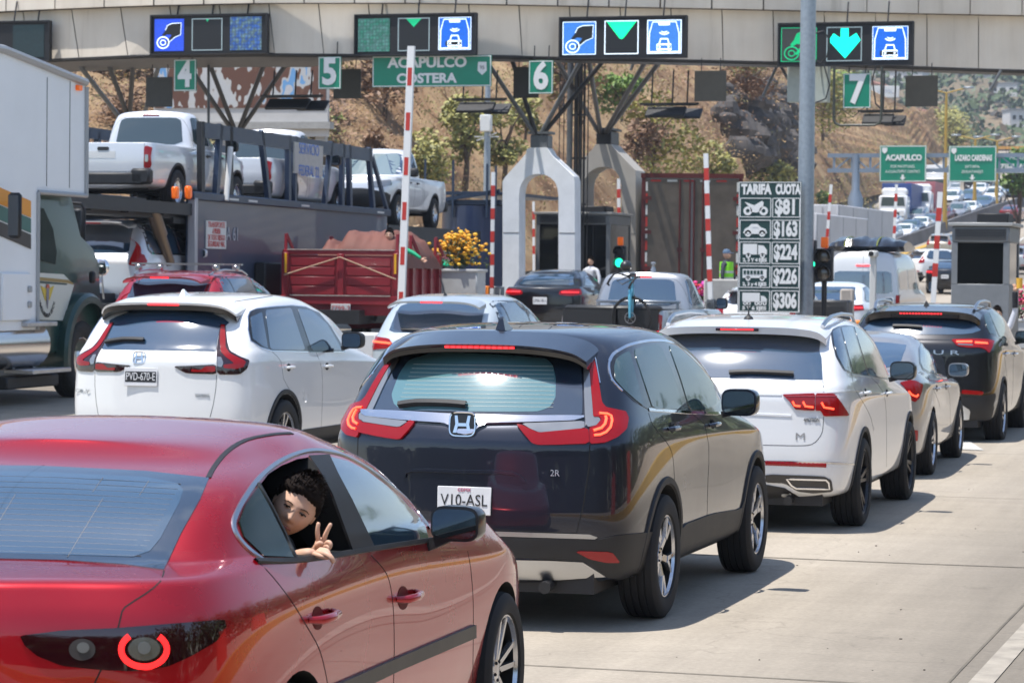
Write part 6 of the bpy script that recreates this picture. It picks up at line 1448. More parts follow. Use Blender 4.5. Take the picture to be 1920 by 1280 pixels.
  for k in range(230):
   x = rnd.gauss(0, .27) * w; y = rnd.gauss(0, .17); z = h + fh * (rnd.uniform(.55, .98) if rnd.random() < .74 else rnd.uniform(.12, .6)) * (1 - (x / w) ** 2 * .9) + .12 * noise.noise(V((x * 6, y * 6, seed)))
   r = rnd.uniform(.025, .055); f.mi = rnd.randrange(len(cols)); f.ball((x, y, z), r, 6, 4, (1, 1, .7))
  f.build('flowers', cols, t, fix=False)
 planter('grey tub of yellow-orange flowers between the red truck and the white arch', 860, 55, .95, 0, [mat('petal_yellow', (.90, .52, .03), .6, var=.2), mat('petal_orange', (.85, .40, .02), .6, var=.2)], .80, 3, .78)
 planter('tub of pink and red flowers in front of the trailer doors', 1310, 62, .9, 0, [mat('petal_pink', (.8, .05, .25), .6), mat('petal_red', (.6, .02, .04), .6), mat('petal_magenta', (.6, .05, .4), .6)], .55, 4)
 planter('low planter with pinkish flowers right of the louvred toll booth', 1905, 60, 1.2, 0, [mat('petal_rose', (.6, .15, .15), .6), MATS['petal_pink']], .75, 6)
 def blk(name, label, cat, px, D, w, d, h, m, z0=.18, bev=.03, extra=None):
  g = onground(px, D); g.z += z0; t = thing(name, label, cat, g); q = MB(); q.box((0, 0, h / 2), (w, d, h), b=bev); o = q.build('body', m, t)
  q = MB(); q.box((0, 0, .03), (w + .05, d + .05, .06), b=.01); q.build('base', conc, t)
  if extra: q = MB(); q.box((0, -d / 2 - .004, h * .55), (w * .8, .01, h * .7), b=.003); q.build('door', extra, t)
  return t
 blk('control_cabinet', 'dark flat cabinet standing right of the grey pole', 'cabinet', 1556, 52, .80, .5, 1.12, mat('cab_dark', (.05, .05, .052), .5, var=.2), extra=mat('cab_dark2', (.035, .035, .037), .4))
 blk('concrete_post', 'tan concrete post behind the dark cabinet', 'post', 1589, 54, .24, .3, 1.3, mat('tan_concrete', (.42, .37, .32), .85, var=.1))
 blk('orange_box', 'small orange box on the island below the camera post', 'box', 1607, 49, .30, .3, .85, mat('orange_paint', (.8, .22, .02), .5), extra=mat('orange_paint2', (.55, .15, .02), .5))
 blk('concrete_block', 'white concrete block between the red truck and the pale hatchback', 'block', 690, 37, .42, .5, 1.0, mat('white_block', (.66, .66, .66), .8, var=.05), z0=0)
 blk('concrete_block', 'grey concrete block behind the white saloon near the arch', 'block', 1390, 58, 1.5, .5, 1.35, conc)
 blk('orange_bollard', 'orange bollard at the foot of the barrier left of the white arch', 'bollard', 911, 62, .16, .16, .95, MATS['orange_paint'], bev=.02)
 g = onground(1637, 48); g.z += .1; t = thing('camera_post', 'slim white post with a round camera on top, before the white van', 'post', g); zt = at(1637, 478, 48).z - g.z
 q = MB(); q.box((0, 0, zt / 2), (.10, .12, zt), b=.01); q.build('post', mat('post_white', (.55, .55, .53), .5), t); q = MB(); q.box((0, 0, zt + .02), (.15, .26, .11), b=.02); o = q.build('camera_head', MATS['post_white'], t); q = MB(); q.lathe([(.001, -.15), (.04, -.15), (.045, -.13), (.045, -.10)], 16, 'Y', (-.02, 0, zt + .02)); q.build('lens', blackm, o)
 g = onground(911, 92); t = thing('sensor_pole', 'grey pole with a white box and spiky bracket left of the white arch', 'pole', g); zt = at(905, 105, 92).z - g.z
 q = MB(); q.lathe([(.13, 0), (.11, zt * .6), (.08, zt)], 16); q.build('shaft', steelg, t); zz = at(911, 232, 92).z - g.z
 q = MB(); q.box((0, -.15, zz), (.36, .25, .54), b=.02); q.build('box', white, t); zz = at(911, 257, 92).z - g.z; q = MB()
 for k in range(6): a = pi * k / 5; q.bar((0, 0, zz), (.42 * cos(a), -.1, zz + .13 * sin(a * 2)), .035)
 q.build('bracket', white, t)
# ================================================================ lorries
def frame_at(px, D, rz=0):
 """ground frame whose origin is below image column px at depth D"""
 g = onground(px, D); return g
def build_boxtruck():
 rz = radians(2)
 D0 = 37.0; g = onground(160, D0)
 t = thing('box_truck', 'white box lorry with a dark green cab and orange, green and black side stripes', 'truck', g, rz)
 M = Matrix.Translation(g) @ Matrix.Rotation(rz, 4, 'Z'); I = M.inverted(); R3 = I.to_3x3()
 def S(px, py, x=0.0):     # image point on the truck's right flank (plane x)
  o = I @ CAM; d = R3 @ ray(px, py); k = (x - o.x) / d.x; q = o + d * k; return (q.y, q.z)
 wb = mat('box_white', (.84, .85, .86), .45, var=.05, vs_=1); tr = mat('box_trim', (.38, .39, .40), .5, .3)
 zt = S(160, 152)[1]; zn = S(160, 367)[1]; y1 = S(70, 400)[0]; zl = S(62, 618)[1]; y_r = y1 - 7.0
 k = MB(); z2 = zt + .22
 k.prism([(0, zn), (-.02, zt - .10), (-.14, zt), (-2.6, z2), (y_r, z2), (y_r, zl), (y1, zl), (y1, zn)], -2.5, 0, 'X'); k.build('box_body', wb, t, ang=20)
 k = MB(); k.tube([(.01, -.06, zt - .02), (.01, -2.6, z2 - .01), (.01, y_r, z2 - .01)], .055, 8); k.tube([(.01, -.03, zt - .08), (.01, -.015, zn)], .035, 8); k.tube([(.01, 0, zn), (.01, y1, zn)], .03, 8); k.tube([(.01, y1, zn), (.01, y1, zl)], .03, 8); k.tube([(-2.5, -.06, zt - .02), (.01, -.06, zt - .02)], .05, 8); k.build('edge_trim', tr, t)
 k = MB(); k.box((.02, -.30, zt - .16 + .05), (.05, .14, .07), b=.01); k.build('marker_lamp', orange, t)
 k = MB(); [k.box((.002, yy, (zt + zl) / 2 + .9), (.006, .01, 1.4)) for yy in (-.55, -1.28)]; k.build('seams', gapm, t)
 def stripe(pts, m):
  q = [S(*p) for p in pts]; k = MB(); k.prism(q, .004, .010, 'X'); k.build('stripe', m, t, smooth=False)
 Y = mat('stripe_orange', (.78, .30, .02), .45); Gn = mat('stripe_green', (.03, .13, .11), .4); K = mat('stripe_dark', (.045, .035, .03), .5)
 yy = lambda x, a, b: a + (b - a) * (x + 60) / 117.0
 def band(a0, b0, a1, b1, m): stripe([(-60, a0), (0, a0 + (b0 - a0) * .50), (57, b0), (57, b1), (0, a1 + (b1 - a1) * .50), (-60, a1)], m)
 band(327, 377, 358, 408, Y); band(361, 410, 389, 437, Gn); band(392, 440, 418, 467, K)
 a = S(0, 512); b = S(52, 600); k = MB(); k.box((.02, (a[0] + b[0]) / 2, (a[1] + b[1]) / 2), (.04, abs(b[0] - a[0]), abs(a[1] - b[1])), b=.01); lk = k.build('locker_door', wb, t)
 k = MB(); [k.box((.05, b[0] - .05, z), (.03, .10, .08), b=.01) for z in (a[1] - .2, b[1] + .2)]; k.build('hinge', tr, lk)
 cg = mat('cab_green', (.010, .045, .038), .35, .0, coat=.35); cw = mat('cab_cream', (.62, .62, .56), .35, coat=.5)
 x0 = -.18
 prof = [(-3.2 + y1, .95), (y1 - .1, .95), (y1 + .05, .62), (.55, .62), (.75, .75), (.98, 1.25), (.92, 1.80), (.70, 2.02), (.28, 2.18), (-.25, 3.02), (-.55, 3.10), (y1 - .2, 3.10)]
 k = MB(); k.prism(prof, -2.32, x0, 'X'); cab = k.build('cab', cg, t, bev=.05, ang=40)
 def flank(name, pts, m, th=.012, x=x0, par=t):
  q = [S(px_, py_, x) for px_, py_ in pts]; k = MB(); k.prism(q, x + .002, x + .002 + th, 'X'); return k.build(name, m, par, smooth=False)
 Cc = lambda p: T(0, 300, 2.56, p)
 flank('side_window', Cc([(180, 230), (205, 232), (250, 330), (268, 440), (262, 500), (180, 480)]), mat('cab_glass', (.010, .022, .02), .12, 0, .15), .012)
 flank('door_lower', Cc([(165, 540), (300, 548), (350, 600), (300, 770), (165, 765)]), cw, .014)
 flank('gold_line', Cc([(165, 560), (320, 575), (345, 590), (345, 598), (315, 590), (165, 576)]), mat('gold_line', (.35, .24, .08), .4, .3), .018)
 flank('dark_band', Cc([(165, 578), (315, 592), (315, 600), (165, 590)]), cg, .018)
 e = S(*Cc([(220, 640)])[0], x0); k = MB()
 for s in (-1, 1):
  for j in range(5): k.prism([(e[0] + s * (.03 + .012 * j), e[1] + .06 - .028 * j), (e[0] + s * (.21 - .028 * j), e[1] + .10 - .037 * j), (e[0] + s * (.185 - .028 * j), e[1] + .062 - .037 * j), (e[0] + s * .03, e[1] + .03 - .03 * j)], x0 + .018, x0 + .024, 'X')
 em = k.build('emblem', mat('wing_gold', (.62, .45, .05), .5), t, smooth=False)
 k = MB(); k.prism([(e[0] - .04, e[1] + .07), (e[0] + .04, e[1] + .07), (e[0] + .04, e[1] - .04), (e[0], e[1] - .20), (e[0] - .04, e[1] - .04)], x0 + .024, x0 + .03, 'X'); k.build('emblem_shield', mat('shield_grey', (.22, .20, .25), .5), em, smooth=False)
 k = MB(); k.prism([(e[0] - .06, e[1] + .07), (e[0] + .06, e[1] + .07), (e[0] + .03, e[1] + .12), (e[0] - .03, e[1] + .12)], x0 + .026, x0 + .032, 'X'); k.build('emblem_top', mat('shield_red', (.5, .10, .05), .5), em, smooth=False)
 s_ = 'VAN DE ORIZON S.A. DE C.V.'
 for i, ch in enumerate(s_):
  if ch == ' ': continue
  a = pi * (1.16 + .68 * i / (len(s_) - 1)); yy_, zz = e[0] + .26 * cos(a), e[1] + .05 + .34 * sin(a)
  o = text('lettering', ch, .075, (0, 0, 0), inkm, t, ext=.002)
  o.matrix_local = Matrix.Translation((x0 + .022, yy_, zz)) @ Matrix.Rotation(pi / 2, 4, 'Z') @ Matrix.Rotation(-(a + pi / 2) * 1, 4, 'Y')
 wc = (.42, .56); k = MB(); n = 18; vs = []
 for i in range(n + 1):
  a = radians(-12 + 204 * i / n)
  for r, x in ((.70, x0 - .35), (.74, x0 - .1), (.74, x0 + .10), (.70, x0 + .14), (.62, x0 + .14)): vs.append((x, wc[0] - .1 + r * cos(a) * 1.12, wc[1] + r * sin(a) * 1.15))
 k.add(vs, [(5 * i + j, 5 * i + j + 1, 5 * i + 6 + j, 5 * i + 5 + j) for i in range(n) for j in range(4)]); k.build('fender', cg, t)
 hb = MB(); hb.box((x0 + .11, .40, 1.62), (.08, .08, .16), b=.02); hb.build('hood_latch', dark, t)
 al = mat('aluminium', (.55, .55, .56), .35, .8, var=.15)
 k = MB(); ya = y1 - .1; k.box((x0 + .10, ya + .10, 1.02), (.34, .92, .06), b=.01); k.box((x0 + .14, ya + .25, .42), (.40, 1.20, .06), b=.01); [k.box((x0 - .02, ya + v_, .72), (.05, .05, .60)) for v_ in (-.2, .42)]; k.build('steps', al, t)
 k = MB(); k.tube([(x0 - .10, y1 - 1.9, .76), (x0 - .10, ya + .45, .76)], .32, 24); k.build('fuel_tank', mat('polished_tank', (.62, .60, .59), .18, 1), t)
 k = MB(); k.box((-1.25, y1 - 3.2, .80), (.9, 8.5, .3)); k.box((-1.25, -1.2, .95), (2.1, 2.6, .25)); k.box((x0 - .05, y1 + .1, .28), (.3, 1.6, .16), b=.02); k.build('chassis', dark, t)
 tm, rm = wheelmeshes(.52, .30, .30, 'steel'); tm.materials.append(rubber); tm.shade_smooth(); [rm.materials.append(m) for m in (rimsil, wellm, rimdark)]; rm.shade_smooth()
 for x, y in ((x0 - .12, wc[0] - .1), (-2.2, wc[0] - .1), (x0 - .12, y1 - 4.6), (-2.2, y1 - 4.6)):
  o = bpy.data.objects.new('wheel', tm); COL.objects.link(o); o.parent = t; o.location = (x, y, .52); o.rotation_euler = (0, 0, 0 if x > -1 else pi)
  r = bpy.data.objects.new('rim', rm); COL.objects.link(r); r.parent = o
 def mir(c, w, h, y=0):
  k = MB(); k.box((0, 0, 0), (w, .10, h), b=.035); o = k.build('mirror', blackm, t); o.location = c
  k = MB(); k.box((0, -.052, 0), (w * .8, .006, h * .88), b=.002); k.build('mirror_glass', mat('mirror_dull', (.12, .13, .14), .1, .8), o); return o
 P = lambda px_, py_, D: I @ at(px_, py_, D)
 mir(P(146, 426, 38.2), .17, .52); mir(P(146, 482, 38.2), .17, .27); mir(P(28, 404, 34), .17, .56)
 k = MB(); m2 = P(28, 415, 34); k.tube([m2 + V((0, .03, .2)), m2 + V((-.3, .6, .25))], .02, 6)
 q = [P(84, 372, 38.4), P(120, 379, 38.3), P(153, 382, 38.2), P(158, 392, 38.2), P(157, 500, 38.2), P(152, 515, 38.2), P(112, 518, 38.3), P(92, 514, 38.5)]; k.tube(q, .022, 8)
 k.tube([P(126, 518, 38.2), P(125, 560, 38.2), P(130, 575, 38.2)], .02, 8); k.build('mirror_arm', blackm, t)
 c = P(190, 501, 39.3); k = MB(); k.ball((0, 0, 0), .125, 20, 12, (1, .35, 1)); o = k.build('wing_mirror', chrome, t); o.location = c
 k = MB(); b0 = P(165, 563, 38.8); k.tube([c + V((0, .02, -.12)), c + V((.02, .05, -.45))], .014, 8); k.tube([c + V((0, .02, -.15)), b0], .014, 8); k.tube([c + V((.0, .02, -.2)), P(158, 548, 38.6)], .012, 8); k.build('mirror_stalk', satin, t)
 k = MB(); q = P(79, 375, 38.6); k.box(q, (.12, .12, .14), b=.02); k.build('roof_lamp', orange, t)
 k = MB(); k.box(P(36, 625, 36), (.08, .14, .06), b=.01); k.build('side_lamp', orange, t)
def build_carrier():
 nb = mat('slate_blue', (.055, .075, .125), .38, .1, coat=.3, var=.06, vs_=.8); fr = mat('frame_blue', (.03, .05, .095), .4, .2, var=.2); bk = mat('carrier_black', (.02, .022, .026), .5, var=.3)
 A0 = at(360, 371, 47.5); B0 = at(727, 405, 59.4); d = (B0 - A0); rz = atan2(-d.x, d.y); g = V((A0.x, A0.y, gz(A0.x, A0.y)))
 t = thing('car_carrier', 'slate-blue car transporter carrying silver pickups on its open upper deck', 'trailer', g, rz)
 M = Matrix.Translation(g) @ Matrix.Rotation(rz, 4, 'Z'); I = M.inverted(); R3 = I.to_3x3()
 def S(px, py, x=0.0): o = I @ CAM; q = R3 @ ray(px, py); k = (x - o.x) / q.x; p = o + q * k; return (p.y, p.z)
 zt = A0.z - g.z; L = (I @ B0).y
 k = MB(); k.box((-.06, L / 2, (zt + .85) / 2), (.10, L, zt - .85), b=.01); k.box((-2.5, L / 2, (zt + .85) / 2), (.10, L, zt - .85), b=.01); k.box((-1.3, L - .06, (zt + .85) / 2), (2.4, .10, zt - .85)); k.build('side_panel', nb, t)
 k = MB(); k.box((.0, .05, (zt + .85) / 2), (.14, .14, zt - .85), b=.01); k.build('corner_post', mat('post_pale', (.42, .42, .44), .5), t)
 k = MB(); k.box((-.05, L / 2, zt + .04), (.22, L + .1, .14), b=.015); k.box((-2.5, L / 2, zt + .04), (.22, L + .1, .14), b=.015); k.build('top_rail', fr, t)
 k = MB(); [k.box((.066, 2.0 + 1.05 * i, zt + .03), (.012, .5, .035)) for i in (0, 1, 4, 9)]; k.build('white_tape', white, t)
 a = S(386, 413, .0); b = S(423, 467, .0); k = MB(); k.box((.002, (a[0] + b[0]) / 2, (a[1] + b[1]) / 2), (.016, b[0] - a[0], a[1] - b[1])); nt = k.build('notice', white, t, smooth=False)
 R_ = Matrix.Rotation(pi / 2, 4, 'Z')
 for i, s in enumerate(('TRANSPORTE', 'A PRUEBA', 'DE TODO RIESGO', 'SEGURIDAD VIAL')):
  o = text('lettering', s, .14, (0, 0, 0), mat('ink_red', (.6, .06, .05), .5), nt, ext=.002, fitw=(b[0] - a[0]) * (.85 if i != 1 else .4))
  o.matrix_local = Matrix.Translation((.014, (a[0] + b[0]) / 2, a[1] - (a[1] - b[1]) * (.15 + .23 * i))) @ R_
 c = S(433, 440, 0); o = text('lettering', 'BA 61', .34, (0, 0, 0), mat('ink_pale', (.42, .43, .48), .5), t, ext=.003, fitw=.78); o.matrix_local = Matrix.Translation((.0, c[0], c[1])) @ R_
 c = S(490, 528, 0); k = MB(); k.box((.12, c[0], c[1] + .05), (.22, .9, .62), b=.03); k.box((.12, c[0], c[1] - .45), (.3, 1.0, .12), b=.02); k.build('tool_seat', blackm, t)
 zr1 = S(375, 243)[1]; zr2 = S(700, 292)[1]
 k = MB(); ya = S(375, 243)[0]; yb_ = S(695, 290)[0]; k.bar((0, ya, zr1), (0, yb_, zr2), .09, .26); k.bar((-2.5, ya, zr1), (-2.5, yb_, zr2), .09, .20); k.build('upper_rail', fr, t)
 for px0, px1, w in ((376, 377, .17), (412, 404, .15), (430, 430, .17), (488, 504, .13), (540, 540, .14), (553, 551, .12), (620, 607, .12), (642, 640, .15), (653, 656, .15), (690, 700, .14)):
  y0 = S(px0, 260)[0]; y1 = S(px1, 380)[0]; f = lambda y: zr1 + (zr2 - zr1) * (y - ya) / (yb_ - ya)
  k = MB(); k.bar((0.0, y1, zt), (0.0, y0, f(y0) + .14), .09, w, upd=(0, 1, 0)); k.build('post', fr if px0 not in (376, 430) else bk, t)
  k = MB(); k.bar((-2.5, y1, zt), (-2.5, y0, f(y0) + .05), .09, w * .8, upd=(0, 1, 0)); k.build('post', fr, t)
 y0 = S(697, 290)[0]; y1 = S(728, 400)[0]; k = MB(); k.bar((0, y0, zr2), (0, y1, zt), .07, .09, upd=(0, 1, 0)); k.build('brace', fr, t)
 k = MB(); y0 = S(424, 300)[0]; y1 = S(416, 375)[0]; k.tube([(.08, y1, zt), (.08, y0, zt + .95)], .05, 8); k.build('hydraulic_ram', wletter, t)
 a = S(551, 266, .06); b = S(604, 331, .06); k = MB(); k.box((.06, (a[0] + b[0]) / 2, (a[1] + b[1]) / 2), (.03, b[0] - a[0], a[1] - b[1])); nb2 = k.build('notice_board', mat('board_cream', (.5, .5, .46), .6, var=.1), t, smooth=False)
 for i, s in enumerate(('SERVICIO', 'FEDERAL 22')):
  o = text('lettering', s, .3, (0, 0, 0), mat('ink_blue', (.08, .2, .6), .5), nb2, ext=.002, fitw=(b[0] - a[0]) * .7); o.matrix_local = Matrix.Translation((.08, (a[0] + b[0]) / 2, (a[1] + b[1]) / 2 + .18 - .42 * i)) @ R_
 k = MB()
 k.box((-1.28, 8.2, zt - .40), (2.3, 17.5, .10)); k.box((-.42, 7.5, zt - .32), (.50, 25, .10)); k.box((-2.12, 7.5, zt - .32), (.50, 25, .10)); k.box((-1.28, 16, zt - .55), (2.2, 8, .3)); k.box((-.08, L + 4.2, zt - .42), (.14, 8.2, .42)); k.box((-2.48, L + 4.2, zt - .42), (.14, 8.2, .42))
 k.box((-1.28, -3.4, zt - .14), (2.5, 2.6, .14)); k.box((-.06, -3.2, zt - .2), (.14, 6.6, .2)); k.box((-2.5, -3.2, zt - .2), (.14, 6.6, .2))
 for y in (-5.9, -4.4, -2.8, -1.2): k.box((-1.28, y, zt - .25), (2.5, .16, .14))
 k.box((-1.28, 3, .95), (2.3, 20, .14)); k.box((-1.28, 4, 1.0), (1.2, 22, .35))
 k.build('deck', bk, t)
 k = MB(); k.box((-1.28, -6.35, zt - .13), (2.5, .05, .09)); k.build('end_plate', white, t)
 k = MB(); k.box((-2.2, -6.37, zt - .13), (.4, .04, .08)); k.box((-.4, -6.37, zt - .13), (.4, .04, .08)); k.build('reflective_tape', redp, t)
 a = S(284, 388, -.2); b = S(318, 492, -.2); k = MB(); k.tube([(-.2, a[0], a[1]), (-.2, b[0], b[1])], .09, 12); k.tube([(-.2, a[0], a[1]), (-.2, (a[0] + b[0]) / 2, (a[1] + b[1]) / 2)], .12, 12); k.build('deck_ram', mat('bronze_ram', (.22, .17, .13), .35, .7), t)
 k = MB(); q = S(313, 360, .1); k.box((.1, q[0] + .4, q[1]), (.1, .14, .2), b=.02); q = S(357, 361, .1); k.box((.1, q[0] - .1, q[1]), (.1, .16, .22), b=.03); k.build('marker_lamp', orange, t)
 tm, rm = wheelmeshes(.48, .28, .28, 'steel'); tm.materials.append(rubber); [rm.materials.append(m) for m in (rimsil, wellm, rimdark)]
 for y in (1.0, 2.3, 3.6):
  for x in (-.12, -2.4):
   o = bpy.data.objects.new('wheel', tm); COL.objects.link(o); o.parent = t; o.location = (x, y, .48); r = bpy.data.objects.new('rim', rm); COL.objects.link(r); r.parent = o
 P = paint('newsilver', (.74, .75, .78), .25, .3)
 def onTrailer(px, D, zpx=None): p = at(px, 400, D); return V((p.x, p.y, 0))
 bl = mat('blue_sticker', (.03, .25, .8), .5)
 def deck_pick(label, px, D, z, rz_, group='silver pickups on the car transporter', on=False, H=1.80):
  p = onTrailer(px, D); loc = V((p.x + 1.18 * sin(-rz_) * -1 if 0 else p.x, p.y, z))
  f = V((-sin(rz_), cos(rz_), 0)); loc = V((p.x, p.y, z)) + f * 1.18
  c = gen_pickup('pickup_truck', label, loc, rz_, P, group=group, H=H, W=.90, wb=3.08, gm=mat('pickup_glass', (.05, .07, .075), .04, 0, .5, ior=2.0))
  for y in (1.25, 1.95): c.patch('sticker', [(y, .86), (y, 1.02), (y + .07, 1.02), (y + .07, .86)], 'side', bl, .004, it=0)
  c.patch('label', [(-.28, .86), (-.28, .98), (.22, .98), (.22, .86)], 'rear', white, .004, it=0)
  return c
 deck_pick('silver pickup at the back of the transporter deck, tailgate towards us', 192, 46.2, 2.98, rz)
 deck_pick('second silver pickup on the transporter deck behind the cream notice board', 427, 52.3, 3.0, rz)
 p = at(652, 400, 60.3); f = V((-sin(rz + pi), cos(rz + pi), 0)); loc = V((p.x, p.y, 3.0)) - f * 4.0
 deckfront = gen_pickup('pickup_truck', 'silver pickup facing us at the front of the transporter deck', loc, rz + pi, P, group='silver pickups on the car transporter', H=1.80, W=.90, wb=3.08, gl=mat('screen_glass', (.18, .24, .26), .04, 0, .5, ior=2.2))
 loc = None
 p = at(170, 450, 46.0); f = V((-sin(rz), cos(rz), 0)); z = at(170, 412, 48).z - 1.78
 gen_suv('sport_utility', 'silver sport utility on the lower deck beside the lorry cab', 'car', V((p.x, p.y, z)) + f * .9, rz, P, H=1.80, W=.92, wb=2.75, zb=1.16, on=False, group=None)
def build_second_carrier():
 nb = mat('navy_steel', (.022, .038, .10), .4, .1, coat=.3, var=.08); fr = MATS['frame_blue']
 g = onground(872, 69); t = thing('flatbed_trailer', 'navy blue second transporter behind the yellow flowers', 'trailer', g, radians(0)); s = FPX / 69
 zt = at(872, 385, 69).z - g.z
 k = MB(); n = 24; vs = []
 R = .86
 for z in (.7, zt):
  for i in range(n): a = 2 * pi * i / n; vs.append((R * cos(a), .9 + .9 * sin(a), z))
 k.add(vs, [(i, (i + 1) % n, n + (i + 1) % n, n + i) for i in range(n)] + [tuple(range(n))[::-1], tuple(range(n, 2 * n))]); k.build('drum', nb, t)
 k = MB(); k.box((0, 1.0, zt + .08), (1.75, 1.8, .12)); k.box((0, 3, zt + .32), (1.75, 5, .08)); k.bar((-.85, 0, zt + .1), (.85, .1, zt + .36), .1); k.build('upper_frame', fr, t)
 for px, y0 in ((797, 298), (850, 300), (914, 308), (930, 312)): p = at(px, y0, 69); x = (p - g).dot(Rr) / cos(YAW); k = MB(); k.bar((x, 0, zt - .3), (x, 0, p.z - g.z), .05); k.build('post', fr, t)
 k = MB(); k.box((-.98, -.05, 1.6), (.06, .06, 2.0)); k.build('pale_post', MATS['post_pale'], t); k = MB(); k.box((-.82, .2, .4), (.3, .3, .9)); k.box((0, 1.2, .55), (1.8, 2.4, .3)); k.build('chassis', dark, t)
 k = MB(); k.box((-.66, -.02, (zt) * .62), (.30, .02, .52)); nt = k.build('notice', white, t, smooth=False)
 for i, q in enumerate(('TRANSPORTE', 'DE', 'AUTOS')): text('lettering', q, .09, (-.66, -.035, zt * .62 + .16 - .14 * i), MATS['ink_red'], nt, ext=.002)
 text('lettering', '018', .22, (-.30, .0, zt * .64), MATS['ink_pale'], t, ext=.003)
def build_red_truck():
 P = mat('truck_red', (.26, .012, .022), .45, .0, coat=.3, var=.18, vs_=3); rz = radians(7.0)
 p = at(640, 480, 50.5); g = V((p.x, p.y, gz(p.x, p.y))); t = thing('cargo_truck', 'red stake-sided cargo truck loaded under a brown tarpaulin', 'truck', g, rz)
 zt = at(637, 476, 50.5).z - g.z; W = 2.08; zb = 1.10; L = 4.3
 k = MB()
 for s in (-1, 1):
  k.box((s * W / 4, 0, (zt + zb) / 2), (W / 2 - .10, .05, zt - zb - .06), b=.008)
 tg = k.build('tailgate', P, t)
 k = MB()
 for s in (-1, 1):
  for z in (.16, .38, .60, .82): k.box((s * W / 4, -.035, zb + z * (zt - zb)), (W / 2 - .22, .03, .16), b=.012)
 k.build('ribs', P, tg)
 k = MB(); k.box((-W / 2, 0, (zt + zb) / 2), (.12, .14, zt - zb + .04), b=.01); k.box((W / 2, 0, (zt + zb) / 2), (.12, .14, zt - zb + .04), b=.01); k.box((0, -.02, (zt + zb) / 2), (.12, .10, zt - zb), b=.01)
 k.box((0, 0, zt + .03), (W + .1, .12, .08), b=.01); k.box((0, 0, zb - .05), (W + .16, .18, .16), b=.01); k.box((0, .02, zb - .22), (W * .9, .1, .2), b=.01); k.build('rear_frame', P, t)
 k = MB(); k.box((0, -.02, zt + .075), (W * .96, .10, .02)); k.box((0, -.09, zb + .035), (W * .9, .03, .02)); k.build('worn_edge', mat('worn_paint', (.48, .38, .34), .7, var=.4, vs_=14), t)
 k = MB()
 for i in range(5): k.box((W / 2 - .02, .5 + i * .86, (zt + zb) / 2), (.10, .10, zt - zb))
 for z in (.1, .35, .6, .85): k.box((W / 2 - .06, L / 2, zb + z * (zt - zb)), (.05, L, .24), b=.01); k.box((-W / 2 + .06, L / 2, zb + z * (zt - zb)), (.05, L, .24), b=.01)
 k.box((0, L / 2, zb - .04), (W, L, .12)); k.box((0, L - .05, (zt + zb) / 2), (W, .06, zt - zb)); k.build('side_boards', P, t)
 k = MB()
 for x, y in ((-W / 2, 0), (W / 2, .0), (W / 2, 1.2), (W / 2, 3.6), (-W / 2, 3.6)): k.bar((x, y, zt), (x, y + .02, zt + .36), .05); k.bar((x, y + .02, zt + .36), (x + .14, y + .12, zt), .05)
 k.build('stake_brackets', P, t)
 k = MB(); k.tube([(-W / 2 + .0, -.12, zb + .40), (0, -.12, zt - .06), (W / 2, -.12, zb + .34)], .014, 6); k.build('rope', mat('rope_tan', (.45, .30, .2), .8), t)
 k = MB(); [k.box((s * (W / 2 - .02), -.075, zb + .62), (.04, .02, .36)) for s in (-1, 1)]; k.build('yellow_reflector', mat('reflector_yellow', (.85, .45, .02), .3), t)
 k = MB(); k.box((.02, -.10, zb - .20), (.36, .02, .17), b=.004); pl = k.build('number_plate', white, t); text('lettering', '7799-2', .13, (.02, -.115, zb - .20), MATS['ink_red'], pl, ext=.001)
 k = MB(); k.box((0, L + .9, 1.2), (1.9, 1.5, 1.5), b=.12); k.box((0, L + 1.9, .95), (1.8, 1.0, .9), b=.12); k.build('cab', P, t)
 k = MB(); k.box((.952, L + 1.0, 1.55), (.02, .9, .45)); k.box((0, L + .14, 1.6), (1.5, .02, .4)); k.build('cab_windows', glassm, t, smooth=False)
 k = MB(); k.box((0, L / 2 + .5, .75), (.9, L + 2, .25)); k.build('chassis', dark, t)
 tm, rm = wheelmeshes(.42, .25, .26, 'steel'); tm.materials.append(rubber); [rm.materials.append(m) for m in (rimsil, wellm, rimdark)]
 for y in (.9, L + 1.4):
  for x in (-.88, .88):
   o = bpy.data.objects.new('wheel', tm); COL.objects.link(o); o.parent = t; o.location = (x, y, .42); o.rotation_euler = (0, 0, 0 if x > 0 else pi); r = bpy.data.objects.new('rim', rm); COL.objects.link(r); r.parent = o
 n, m = 56, 34; vs = []
 for i in range(n + 1):
  for j in range(m + 1):
   x = -.62 + 1.72 * i / n; y = .15 + 3.9 * j / m
   e = min(1, min(i, n - i) / 7) ; e2 = min(1, min(j, m - j) / 5)
   h = .10 + .27 * (1 - abs((i / n - .5) * 1.9) ** 2.4) + .12 * noise.noise(V((x * 2.4, y * .9, 3))) + .09 * abs(noise.noise(V((x * 5 + y * 1.2, y * 1.1, 1)))) + .05 * abs(noise.noise(V((x * 11 - y * 3, y * 2, 8)))) - .12 * exp(-((i / n - .24) / .06) ** 2)
   vs.append((x, y, zt - .25 + (h + .25) * (e * e2) ** .4))
 k = MB(); k.add(vs, [(i * (m + 1) + j, i * (m + 1) + j + 1, (i + 1) * (m + 1) + j + 1, (i + 1) * (m + 1) + j) for i in range(n) for j in range(m)])
 o = k.build('tarpaulin', mat('brown_tarp', (.17, .062, .045), .75, var=.12, vs_=3), None, ang=180); o.location = g; o.rotation_euler = (0, 0, rz)
 tag(o, 'brown tarpaulin bulging over the load of the red cargo truck', 'tarpaulin')
 return g, rz, zt, W
